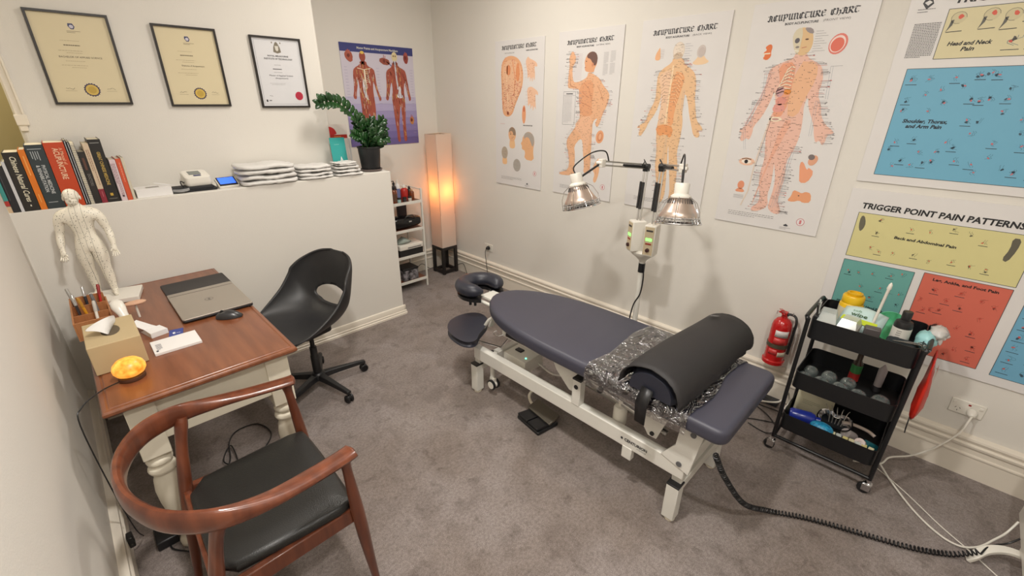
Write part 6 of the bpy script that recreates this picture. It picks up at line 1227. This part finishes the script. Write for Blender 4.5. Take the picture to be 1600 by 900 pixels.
    for rr, zz, tt_ in ((.099, -.058, .0032), (.108, -.083, .0042), (.102, -.070, .0016)): mb.tube([c+q @ Vector((rr*math.cos(2*math.pi*j/40)*S_, rr*math.sin(2*math.pi*j/40)*S_, zz)) for j in range(40)], tt_, 6, True)
    for rr in (.03, .055, .08): mb.tube([c+q @ Vector((rr*math.cos(2*math.pi*j/30)*S_, rr*math.sin(2*math.pi*j/30)*S_, -.084)) for j in range(30)], .0015, 5, True)
    for j in range(8):
        a = math.pi*j/8; mb.cyl(c+q @ Vector((.106*math.cos(a)*S_, .106*math.sin(a)*S_, -.084)), c+q @ Vector((-.106*math.cos(a)*S_, -.106*math.sin(a)*S_, -.084)), .0014, n=5)
    for j in range(6):
        a = 2*math.pi*j/6+.3; mb.tube([c+q @ Vector((r*math.cos(a)*S_, r*math.sin(a)*S_, z_)) for r, z_ in ((.048, .040), (.082, .016), (.104, -.03), (.108, -.083))], .0018, 5)
    mb.build('wire_guard', CHROME, hd)
    MB().lathe([(.002, -.052), (.060, -.052), (.062, -.044), (.050, -.036), (.002, -.036)], c, A, 24).build('emitter_plate', mat('emitter_black', (48, 42, 40), .6), hd)
    return c, A, bo_, top, d
def arc(hd, pts): MB().tube(bez(pts, 7), .0038).build('head_cable', BLACK, hl)
V3 = lambda a, b_: Vector(a)-Vector((2.450, 1.295, 0))
rA = head(V3((2.040, 1.520, 1.275), 0), (-.05, .28, 1), V3((2.185, 1.465, 1.425), 0), V3((2.450, 1.345, 1.395), 0), V3((2.395, 1.325, .980), 0), R_(-36))
rB = head(V3((2.055, .930, 1.290), 0), (.16, .10, 1), V3((2.215, 1.020, 1.440), 0), V3((2.450, 1.245, 1.405), 0), V3((2.395, 1.225, .975), 0), R_(8))
for c, A, bo_, top, d in (rA, rB): arc(hl, [bo_-d.normalized()*.03+Vector((0, 0, .012)), bo_+Vector((0, 0, .065)), bo_.lerp(top, .5)+Vector((0, 0, .085)), top+A*.045, top])
# ---------------------------------------------------------------- trolley
tr_ = thing('utility_trolley', 'black three-tier metal trolley on castors by the right wall', 'trolley', (2.505, .130, 0))
X0, X1, Y0, Y1 = 2.335, 2.675, -.082, .342
def tray(z0, h):
    o1 = rrect(X0, X1, Y0+.010, Y1-.010, .032, 6); i1 = rrect(X0+.004, X1-.004, Y0+.014, Y1-.014, .029, 6); n = len(o1)
    rs = [[(x, y, z0) for x, y in o1], [(x, y, z0+h) for x, y in o1], [(x, y, z0+h) for x, y in i1], [(x, y, z0+.004) for x, y in i1]]
    return MB().rings(rs).build('tray', BLACKM, tr_, world=True, angle=50)
TZ = (.702, .418, .160)
for z_, h in zip(TZ, (.100, .090, .088)): tray(z_, h)
for y_ in (Y0, Y1):
    MB().tube(bez([(X0+.008, y_, .80), (X0+.008, y_, .60), (X0+.008, y_, .13), (X0+.012, y_, .100), (X0+.035, y_, .090), (2.5, y_, .090), (X1-.035, y_, .090), (X1-.012, y_, .100), (X1-.008, y_, .13), (X1-.008, y_, .60), (X1-.008, y_, .80)], 5), .0095, 10).build('end_frame', BLACKM, tr_, world=True)
    s = 1 if y_ > 0 else -1
    MB().tube(bez([(X0+.008, y_, .785), (X0+.012, y_+s*.006, .800), (X0+.04, y_+s*.010, .806), (X1-.04, y_+s*.010, .806), (X1-.012, y_+s*.006, .800), (X1-.008, y_, .785)], 5), .0095, 10).build('handle', BLACKM, tr_, world=True)
for x_ in (X0+.008, X1-.008): MB().tube([(x_, Y0, .092), (x_, Y1, .092)], .009, 10).build('bottom_rail', BLACKM, tr_, world=True)
for x_ in (X0+.012, X1-.012):
    for y_ in (Y0, Y1):
        cs = MB().cyl((x_, y_, .060), (x_, y_, .085), .009).box((x_, y_, .055), (.026, .034, .016)).bx(x_-.017, x_-.014, y_-.014, y_+.02, .022, .060).bx(x_+.014, x_+.017, y_-.014, y_+.02, .022, .060).build('castor_fork', CHROME, tr_, world=True, bevel=.002)
        MB().lathe([(.002, -.012), (.022, -.012), (.027, -.007), (.027, .007), (.022, .012), (.002, .012)], (x_, y_+.010, .0275), (1, 0, 0), 20).build('castor_wheel', BLACK, cs, world=True)
# --- items on the trolley
T1, T2, T3 = TZ[0]+.0042, TZ[1]+.0042, TZ[2]+.0042
def gloveb(label, x, y, rz, h, green=False):
    t = thing('glove_box', label, 'box', (x, y, T1), rz, 'clear-topped boxes at the left of the top tray'); MB().bx(-.055, .055, -.038, .038, 0, h*.7).build('carton', mat('carton_offwhite', (206, 200, 192), .6), t, smooth=False, bevel=.002)
    MB().add([(-.055, -.038, h*.7), (.055, -.038, h*.7), (.055, .038, h*.7), (-.055, .038, h*.7), (-.03, -.028, h), (.04, -.028, h), (.04, .028, h), (-.03, .028, h)], [(0, 1, 5, 4), (1, 2, 6, 5), (2, 3, 7, 6), (3, 0, 4, 7), (4, 5, 6, 7)]).build('clear_top', mat('cloudy_plastic', (206, 214, 212), .15, alpha=.55), t, smooth=False)
    MB().bx(-.056, -.0553, -.030, .030, h*.25, h*.6).build('box_label', mat('label_grey_pink', (196, 180, 172), .5), t, smooth=False)
    return t
gloveb('white box with clear plastic top at the left end of the top tray', 2.405, .278, R_(6), .132)
gloveb('white box with clear plastic top beside the wipes on the top tray', 2.400, .190, R_(-4), .126)
wp = thing('wipes_packet', 'soft packet of wipes with pale blue top and lime green band on the top tray', 'packet', (2.512, .160, T1+.078), R_(-8))
rs = []
for i in range(9):
    u = -1+i/4; s = (1-abs(u)**3*.7); rs.append([(.075*math.cos(a)*(1-.1*abs(u)), u*.085, .034*s*math.sin(a)+.010*(1-u*u)) for a in [2*math.pi*j/16 for j in range(16)]])
MT = Matrix.Rotation(R_(-38), 4, 'Y'); MB(MT).rings(rs).build('packet_film', mat('pale_blue_film', (190, 214, 212), .25), wp, angle=180)
k = Ink(.0, .001); k.txt('wipe', -42, -4, 20, 66, (60, 90, 60), bold=.02); k.txt('soft', -40, 20, 12, 34, (70, 120, 70)); k.poly([(-70, -40), (74, -40), (70, -14), (-66, -14)], (184, 200, 40), 1); o = k.build('packet_print', wp)
o.matrix_local = MT @ Matrix.Translation((0, 0, .046)) @ Matrix.Rotation(R_(-90), 4, 'Z')
MB().bx(-.06, .05, -.06, .06, -.074, -.035).build('packet_base', PAPER, wp, bevel=.01)
yb = thing('sharps_container', 'yellow plastic container with round screw lid at the back of the top tray', 'container', (2.618, .225, T1))
MB().lathe([(.002, 0), (.045, 0), (.050, .01), (.050, .118), (.044, .126), (.046, .130), (.046, .160), (.042, .166), (.030, .166), (.028, .172), (.002, .172)], n=28).build('container_body', mat('bright_yellow', (226, 182, 26), .35), yb)
MB().lathe([(.031, .166), (.033, .178), (.024, .179), (.022, .170)], n=24).build('lid_ring', mat('bright_yellow2', (214, 166, 20), .35), yb)
MB().lathe([(.0505, .03), (.051, .03), (.051, .105), (.0505, .105)], n=24).build('container_label', mat('label_yellow_white', (214, 206, 180), .5), yb)
bw = thing('green_bowl', 'mint green plastic bowl standing tilted at the back of the top tray', 'bowl', (2.610, .060, T1+.052), 0)
MT = Euler((R_(14), R_(-52), 0)).to_matrix().to_4x4()
MB(MT).lathe([(.002, -.028), (.030, -.028), (.048, -.015), (.066, .012), (.072, .024), (.070, .025), (.063, .012), (.045, -.012), (.028, -.024), (.002, -.024)], n=30).build('bowl_shell', mat('mint_plastic', (104, 200, 150), .35), bw)
dg_ = thing('electronic_box', 'dark grey plastic tester box with a white probe handle standing on the top tray', 'device', (2.420, .105, T1), R_(8))
MB().box((0, 0, .052), (.045, .060, .104)).build('tester_body', mat('dark_warm_grey', (82, 76, 76), .4), dg_, bevel=.006); MB().bx(-.0242, -.0225, -.018, .018, .020, .060).build('key_panel', mat('darker_panel', (58, 54, 56), .4), dg_)
wd = thing('white_wand', 'long white pointed rod standing up from the top tray', 'rod', (2.475, .120, T1)); MB().lathe([(.002, 0), (.009, .0), (.009, .02), (.006, .03), (.006, .27), (.009, .276), (.007, .295), (.002, .305)], axis=(.05, -.06, 1), n=14).build('rod_body', WPLAS, wd)
bk = thing('lotion_bottle', 'black bottle with a white text label and black cap on the top tray', 'bottle', (2.475, .012, T1))
MB().lathe([(.002, 0), (.032, 0), (.034, .004), (.034, .135), (.030, .150), (.016, .158), (.016, .162), (.002, .162)], n=26).build('bottle_body', BLACK, bk); MB().lathe([(.018, .160), (.0185, .195), (.017, .198), (.002, .198)], n=22).build('bottle_cap', BLACK, bk)
MB().lathe([(.0343, .012), (.0348, .012), (.0348, .122), (.0343, .122)], n=26).build('bottle_label', mat('pale_label', (206, 204, 196), .5), bk)
k = Ink(0, .001)
for i in range(9): k.dashes(-14, 44-i*10, 14, 1, 4, (90, 90, 92), 2)
o = k.build('label_print', bk); o.matrix_local = Matrix.Translation((-.0355, 0, .067)) @ sheetM((0, 0, 0), (0, -1, 0), (0, 0, 1))
gl = thing('gloves', 'crumpled pale blue and clear gloves stuffed at the right end of the top tray', 'gloves', (2.490, -.075, T1+.085))
rd = random.Random(3)
for nm, m_, c, rr, n_ in (('blue_glove', mat('glove_blue', (156, 208, 210), .4), (0, 0, 0), (.062, .036, .042), 5), ('clear_glove', mat('glove_clear', (220, 218, 214), .25, alpha=.7), (.04, -.030, .034), (.065, .034, .028), 8)):
    mb = MB(); rs = []; m = 16
    for i in range(12):
        a = -math.pi/2+math.pi*(i+.3)/11.6; rs.append([(c[0]+rr[0]*math.cos(a)*math.cos(q)*rd.uniform(.75, 1.15), c[1]+rr[1]*math.cos(a)*math.sin(q)*rd.uniform(.75, 1.15), c[2]+rr[2]*math.sin(a)*rd.uniform(.85, 1.1)) for q in [2*math.pi*j/m for j in range(m)]])
    mb.rings(rs)
    for f in range(3): mb.tube(bez([(c[0]+.01*f-.02, c[1], c[2]), (c[0]+.02*f-.03, c[1]-.012-.008*f, c[2]-.015), (c[0]+.02*f-.03, c[1]-.018-.01*f, c[2]-.045+.02*f)], 4), [.010, .010, .010, .010, .009, .009, .008, .006, .003][:9], 8)
    mb.build(nm, m_, gl, angle=180)
sc_ = thing('scissors', 'small steel scissors lying at the right front of the top tray', 'scissors', (2.385, -.020, T1+.088), R_(20))
MB().tube([(-.0, -.05, 0), (0, .05, .002)], [.0035, .001], 6).tube([(.0, .05, .003), (0.012, -.05, .003)], [.001, .0035], 6).tube([(.014*math.cos(a)-.008, .014*math.sin(a)-.062, 0) for a in [2*math.pi*j/14 for j in range(14)]], .0022, 6, True).tube([(.014*math.cos(a)+.020, .014*math.sin(a)-.060, .002) for a in [2*math.pi*j/14 for j in range(14)]], .0022, 6, True).build('blades', CHROME, sc_)
th_ = thing('dark_pouch', 'dark folded pouch under the scissors at the right of the top tray', 'pouch', (2.400, -.025, T1)); MB().slab(rrect(-.045, .045, -.030, .075, .015), 0, .083, .014).build('pouch_body', mat('dark_teal_cloth', (26, 36, 42), .8), th_)
tw = thing('tweezer_stand', 'dark pens and tools standing at the left corner of the top tray', 'tool holder', (2.38, .315, T1), 0)
MB().box((0, 0, .055), (.05, .022, .11)).build('holder_box', BLACK, tw, bevel=.003)
for i in range(3): MB().cyl((-.012+.012*i, 0, .10), (-.016+.014*i, .008, .160+.01*i), .004, n=8).build('tool', [BLACK, CHROME, mat('pale_tool', (190, 194, 190), .4)][i], tw)
# cupping glasses
GC = mat('cup_glass', (226, 236, 234), .03, trans=.92, spec=.9)
proto = None
cups = [(2.392, .295, .032, 'frontmost glass cup at the left end of the middle tray'), (2.395, .222, .034, 'second glass cup from the left along the front of the middle tray'), (2.400, .146, .035, 'third glass cup along the front, near the middle of the tray'), (2.392, .072, .035, 'fourth glass cup along the front of the middle tray'), (2.400, -.012, .038, 'large glass cup at the right end of the middle tray'), (2.475, .285, .033, 'glass cup behind the leftmost one on the middle tray'), (2.480, .205, .034, 'glass cup in the back row near the left of the middle tray'), (2.480, .125, .034, 'glass cup in the back row at the centre of the middle tray')]
for i, (x, y, r, lb) in enumerate(cups):
    if proto is None:
        pr_ = [(.020, 0), (.026, .004), (.026, .010), (.031, .022), (.035, .038), (.034, .052), (.026, .066), (.012, .073), (.0015, .075)]
        proto = MB().lathe(pr_+[(r_-.003 if r_ > .01 else .001, z_-.0025 if z_ > .01 else z_) for r_, z_ in reversed(pr_)], n=24).build('cupping_glass', GC, angle=180); o = proto
    else: o = proto.copy(); COL.objects.link(o)
    o.location = (x, y, T2+.001); o.scale = (r/.035,)*3; tag(o, lb, 'glass cup', 'cupping glasses on the middle tray')
jr = thing('tall_bottle', 'dark bottle with green and red label standing among the glass cups', 'bottle', (2.555, .118, T2)); MB().lathe([(.002, 0), (.022, 0), (.022, .13), (.012, .15), (.012, .20), (.002, .20)], n=20).build('bottle_body', mat('brown_black_glass', (48, 36, 26), .2), jr); MB().lathe([(.0225, .08), (.0228, .08), (.0228, .125), (.0225, .125)], n=20).build('bottle_label', mat('label_green', (52, 120, 66), .5), jr); MB().lathe([(.0225, .035), (.0228, .035), (.0228, .079), (.0225, .079)], n=20).build('label_band', mat('label_red', (160, 40, 36), .5), jr)
rl = thing('ointment_tube', 'small grey ointment tube standing at the back of the middle tray', 'tube', (2.59, .02, T2)); MB().lathe([(.002, 0), (.016, 0), (.018, .12), (.003, .15)], n=16).build('tube_body', mat('tube_grey', (170, 162, 164), .3), rl); MB().lathe([(.017, -.0), (.019, .004), (.019, .03), (.017, .03)], n=16).build('tube_cap', mat('tube_cap', (50, 48, 50), .4), rl)
# bottom tray items
cb = thing('carton', 'cream cardboard carton leaning at the back of the bottom tray', 'box', (2.555, .235, T3), R_(0)); MB().box((0, 0, .075), (.055, .165, .145), Euler((0, .12, 0)).to_matrix()).build('carton_body', mat('cream_card', (206, 200, 172), .5), cb, bevel=.002); k = Ink(0, .001); k.dashes(-50, 20, 30, 3, 9, (150, 146, 120), 2.5); o = k.build('carton_print', cb); o.matrix_local = Matrix.Translation((-.034, 0, .078)) @ Matrix.Rotation(.12, 4, 'Y') @ sheetM((0, 0, 0), (0, -1, 0), (0, 0, 1))
bb_ = thing('blue_bottle', 'glossy dark blue plastic bottle lying at the left of the bottom tray', 'bottle', (2.415, .250, T3+.062), 0); BLU = mat('cobalt_plastic', (30, 44, 128), .25)
MB().lathe([(.002, -.065), (.028, -.062), (.034, -.05), (.034, .03), (.026, .05), (.016, .055), (.016, .075), (.002, .076)], axis=(.25, -1, .05), n=22).build('bottle_body', BLU, bb_)
tl = thing('massage_ball', 'turquoise spotted oval massage brush on the bottom tray', 'massage tool', (2.385, .160, T3+.060), R_(0)); MB().ell((0, 0, 0), (.036, .052, .030), 22).build('tool_body', mat('turquoise_dots', (44, 160, 196), .4, rgb2=(24, 104, 150), vscale=90), tl)
kd = thing('kidney_dish', 'steel kidney-shaped dish with wire tools standing in the bottom tray', 'dish', (2.500, .125, T3+.062), R_(0))
KP = chaikin([(-.05, -.062), (-.02, -.078), (.02, -.066), (.03, -.03), (.016, .0), (.03, .03), (.02, .066), (-.02, .078), (-.05, .062), (-.064, 0)], 2)
MT = Euler((0, R_(-38), R_(0))).to_matrix().to_4x4()
MB(MT).rings([[(x*f, y*f, z_) for x, y in KP] for f, z_ in ((.72, 0), (.80, .004), (.92, .030), (1.0, .042), (1.03, .043), (.95, .041), (.88, .028), (.76, .007), (.6, .006))]).build('dish_shell', CHROME, kd)
for i in range(5): MB(MT).tube(bez([(-.02, -.03+.013*i, .008), (.0+.004*i, -.035+.016*i, .04), (.035, -.04+.022*i, .058), (.052, -.045+.026*i, .052)], 4), .0018, 6).build('wire_tool', mat('steel_wire', (190, 186, 180), .3, .8), kd)
wn = thing('plastic_scraper', 'off-white plastic scraper handle lying across the bottom tray', 'handle', (2.495, .020, T3+.075), 0); MB().tube(bez([(-.005, .075, .0), (0, .03, .008), (0, -.03, .004), (-.012, -.062, -.004)], 5), [.008]*16, 10).build('handle_body', mat('ivory_plastic', (206, 190, 180), .4), wn)
rd = random.Random(14)
for i, (nm, c, x, y, rr, lb) in enumerate((('cotton_roll', (206, 190, 184), 2.425, -.005, .022, 'pinkish rolled bandage at the right of the bottom tray'), ('gauze_pack', (150, 142, 138), 2.46, .050, .024, 'grey crumpled pack beside the rolled bandage on the bottom tray'), ('teal_tube', (24, 92, 100), 2.44, -.040, .018, 'dark teal tube at the far right corner of the bottom tray'))):
    t = thing(nm, lb, 'supplies', (x, y, T3+.038), 0); MB().lathe([(.002, -.03), (rr, -.03), (rr*1.04, -.02), (rr*1.04, .02), (rr, .03), (rr*.4, .031), (rr*.35, .026), (.002, .026)], axis=(-.6, .2+.3*i, .5), n=18).build('body', mat('sup_%d' % c[0], c, .5, bump=.2, bscale=90), t)
pp = thing('needle_packets', 'row of pale yellow and white packets along the front of the bottom tray', 'packets', (2.388, .036, T3), 0)
for i in range(7): MB().box((.002*(i % 2), .075-.026*i, .028), (.040, .022, .055), Euler((0, rd.uniform(-.3, .1), rd.uniform(-.2, .2))).to_matrix()).build('packet', mat('pk%d' % (i % 3), ((214, 208, 170), (190, 196, 190), (200, 190, 130))[i % 3], .4), pp, bevel=.002)
pkk = thing('pink_cloth', 'small folded pink cloth under the blue bottle on the bottom tray', 'cloth', (2.405, .235, T3), 0); MB().slab(rrect(-.05, .05, -.075, .08, .02), 0, .026, .010).build('cloth_body', mat('dusty_pink', (186, 128, 140), .8), pkk)
# red bag hanging on the trolley's right end
rb = thing('red_bag', 'red plastic bag with faint white lettering hanging on the right end of the trolley', 'bag', (2.505, -.124, 0), 0)
REDP = mat('red_film', (196, 40, 26), .35, bump=.35, bscale=26)
rs = []
for z_, hw, th2, cx in ((.440, .020, .004, -.085), (.465, .045, .012, -.085), (.52, .070, .018, -.085), (.59, .082, .018, -.080), (.66, .084, .012, -.078), (.72, .080, .006, -.075), (.755, .076, .004, -.075)):
    rs.append([(cx+hw*math.copysign(abs(math.cos(a))**.7, math.cos(a)), th2*math.sin(a)*(1+.25*math.sin(5*a+z_*20))+(-.006 if z_ < .7 else 0), z_) for a in [2*math.pi*j/24 for j in range(24)]])
MB().rings(rs).build('bag_film', REDP, rb, angle=180)
k = Ink(0, .001); k.txt('DEFIB', -68, 0, 22, 84, (226, 190, 180), bold=.02); k.dashes(-68, -14, 10, 3, 10, (220, 160, 150), 3.5); o = k.build('bag_print', rb); o.matrix_local = Matrix.Translation((-.082, -.0185, .70)) @ sheetM((0, 0, 0), (1, 0, 0), (0, 0, 1))
MB().add([(-.105, .0, .45), (-.065, .0, .45), (-.070, -.004, .395), (-.088, -.006, .355), (-.108, -.002, .39)], [(0, 1, 2, 3, 4)]).build('black_tag', BLACK, rb, solid=.004)
# fire extinguisher
fe = thing('fire_extinguisher', 'red fire extinguisher mounted on the right wall behind the trolley', 'fire extinguisher', (2.772, .520, .285))
FR = mat('extinguisher_red', (184, 22, 24), .25, coat=.4)
MB().lathe([(.002, 0), (.056, 0), (.061, .005), (.061, .024), (.054, .030), (.053, .045), (.053, .245), (.048, .272), (.034, .292), (.018, .300), (.015, .315), (.002, .315)], n=32).build('cylinder', FR, fe)
MB().lathe([(.0535, .175), (.0540, .175), (.0540, .225), (.0535, .225)], n=32)
def wrap(nm, z0, z1, a0, a1, m_):
    n = 12; V = []; 
    for i in range(n+1):
        a = R_(a0+(a1-a0)*i/n); V += [(.0539*math.cos(a), .0539*math.sin(a), z0), (.0539*math.cos(a), .0539*math.sin(a), z1)]
    MB().add(V, [(2*i, 2*i+2, 2*i+3, 2*i+1) for i in range(n)]).build(nm, m_, fe, angle=180, solid=.0004)
wrap('white_label', .190, .232, 165, 245, mat('ext_label', (214, 206, 204), .4)); wrap('instruction_label', .140, .182, 165, 235, mat('ext_label_red', (198, 60, 58), .4)); wrap('lower_label', .062, .092, 205, 262, mat('ext_label_cream', (206, 196, 176), .4)); wrap('side_label', .070, .105, 150, 200, mat('ext_label_red', (198, 60, 58), .4))
MB().lathe([(.0542, .115), (.0562, .115), (.0562, .140), (.0542, .140)], n=32).build('strap', mat('grey_strap', (92, 86, 70), .45, .4), fe)
MB().bx(.050, .086, -.014, .014, .02, .26).build('wall_bracket', mat('bracket_steel', (120, 118, 114), .4, .7), fe)
MB().box((0, 0, .325), (.030, .026, .026)).cyl((-.012, 0, .330), (-.055, .020, .352), .006, n=8).build('valve', FR, fe, bevel=.002)
MB().box((-.02, .018, .352), (.060, .016, .006), Euler((0, .25, .4)).to_matrix()).box((-.015, .012, .337), (.060, .016, .005), Euler((0, -.1, .4)).to_matrix()).build('lever', FR, fe, bevel=.001)
MB().tube([(-.03+.010*math.cos(a), .035, .335+.010*math.sin(a)) for a in [2*math.pi*j/14 for j in range(14)]], .0015, 5, True).tube([(.0+.009*math.cos(a), -.040, .335+.009*math.sin(a)) for a in [2*math.pi*j/14 for j in range(14)]], .0015, 5, True).build('safety_pin', CHROME, fe)
MB().tube(bez([(.012, -.004, .322), (.02, -.045, .318), (.012, -.064, .285), (.0, -.066, .20), (.0, -.064, .08)], 6), .0075).build('hose', BLACK, fe)
MB().ell((-.005, -.018, .325), (.009, .006, .009), 12).build('gauge', mat('gauge_dark', (40, 40, 40), .3), fe)
# ---------------------------------------------------------------- white heater at the corner of the frame, floor cables
ht = thing('panel_heater', 'white panel heater with arched foot at the bottom right corner', 'heater', (2.45, -.60, 0))
MB().bx(-.36, .10, -.060, .030, .105, .560).build('heater_body', WPLAS, ht, bevel=.012, bseg=3)
for x_ in (-.16, -.40):
    P = bez([(x_-.055, .150, .004), (x_-.050, .138, .030), (x_-.02, .110, .062), (x_+.01, .06, .080), (x_+.02, .0, .082), (x_+.02, -.10, .070), (x_+.01, -.15, .030), (x_, -.165, .004)], 5)
    rs = []
    for i, p in enumerate(P):
        a = P[max(i-1, 0)]; b_ = P[min(i+1, len(P)-1)]; tt_ = (b_-a).normalized(); sd = tt_.cross(Vector((0, 0, 1))).normalized(); u2 = sd.cross(tt_); rs.append([p+sd*sx*.017+u2*sy*.008 for sx, sy in ((-1, -1), (1, -1), (1, 1), (-1, 1))])
    MB().rings(rs).build('foot', WPLAS, ht, bevel=.003)
    MB().box((x_+.02, .0, .098), (.05, .05, .03)).build('foot_bracket', WPLAS, ht, bevel=.004)
def cable(name, label, pts, m_, r=.0035, n=8): tag(MB().tube(bez(pts, n), r).build(name, m_), label, 'cable')
cable('white_cable', 'white cable arching from the wall plug down behind the trolley', [(2.818, -.347, .342), (2.790, -.340, .325), (2.76, -.325, .26), (2.715, -.265, .16), (2.69, -.20, .085), (2.66, -.13, .045), (2.60, -.10, .02), (2.55, .0, .006)], WPLAS, .0042)
cable('white_cable', 'thicker white cable curving over the carpet from trolley to heater', [(2.66, -.02, .03), (2.60, -.085, .04), (2.50, -.16, .022), (2.38, -.26, .008), (2.30, -.35, .008), (2.285, -.42, .008), (2.32, -.475, .02), (2.38, -.515, .045), (2.43, -.545, .07), (2.47, -.566, .12)], WPLAS, .0042)
cable('thin_white_cable', 'thin white cable running straight over the carpet under the heater foot', [(2.62, .0, .004), (2.585, -.09, .004), (2.49, -.22, .004), (2.37, -.35, .004), (2.29, -.455, .004), (2.21, -.55, .004)], WPLAS, .0026)
cable('black_cable', 'black cable loop on the carpet between table and trolley', [(2.72, .80, .006), (2.71, .62, .006), (2.70, .50, .006), (2.71, .40, .006), (2.66, .33, .010), (2.60, .36, .006), (2.52, .50, .006), (2.44, .58, .006)], BLACK, .003)
cable('black_cable', 'black cable crossing the carpet towards the trolley castor', [(2.60, .70, .012), (2.64, .60, .012), (2.66, .52, .012), (2.60, .42, .012), (2.50, .36, .014), (2.45, .40, .006), (2.47, .50, .006)], BLACK, .003)
cable('white_cable', 'white cable loop beside the left side of the trolley', [(2.66, .70, .03), (2.69, .55, .03), (2.70, .425, .07), (2.73, .395, .12), (2.77, .395, .12), (2.78, .375, .05), (2.74, .372, .015), (2.715, .20, .01)], WPLAS, .0055)
pb = thing('power_board', 'dark power board on the carpet by the skirting behind the table end', 'power board', (2.775, .560, .0), R_(0)); MB().bx(-.030, .030, -.13, .13, .001, .032).build('board_body', mat('dark_grey_plastic', (48, 48, 52), .45), pb, bevel=.005)
for i in range(3): MB().bx(-.018, .018, -.09+.065*i, -.055+.065*i, .0322, .0335).build('outlet', BLACK, pb)
cable('black_cable', 'black cable tangle on the carpet under the desk', [(-.02, 2.25, .006), (.10, 2.15, .006), (.20, 2.28, .006), (.24, 2.44, .010), (.30, 2.52, .006), (.40, 2.50, .006), (.43, 2.36, .006), (.34, 2.24, .010), (.24, 2.22, .006), (.18, 2.30, .012), (.24, 2.40, .014), (.22, 2.18, .006), (.14, 2.08, .006), (.02, 2.00, .006)], BLACK, .0035)
cable('black_cable', 'black cable trailing over the carpet behind the armchair by the left wall', [(-.10, 2.10, .006), (-.06, 2.02, .006), (-.11, 1.92, .006), (-.04, 1.80, .006), (-.08, 1.65, .006), (-.05, 1.50, .006), (.04, 1.40, .006)], BLACK, .0035)
t = MB().bx(-.150, -.075, 1.93, 2.03, .001, .045); tag(t.build('black_adapter', BLACK, bevel=.006), 'black power adapter lying on the carpet under the near desk leg by the wall', 'adapter')
t = MB().bx(XL+.031, XL+.050, 1.86, 1.90, .15, .20); tag(t.build('black_plug', BLACK, bevel=.004), 'black plug against the left skirting behind the armchair', 'plug')
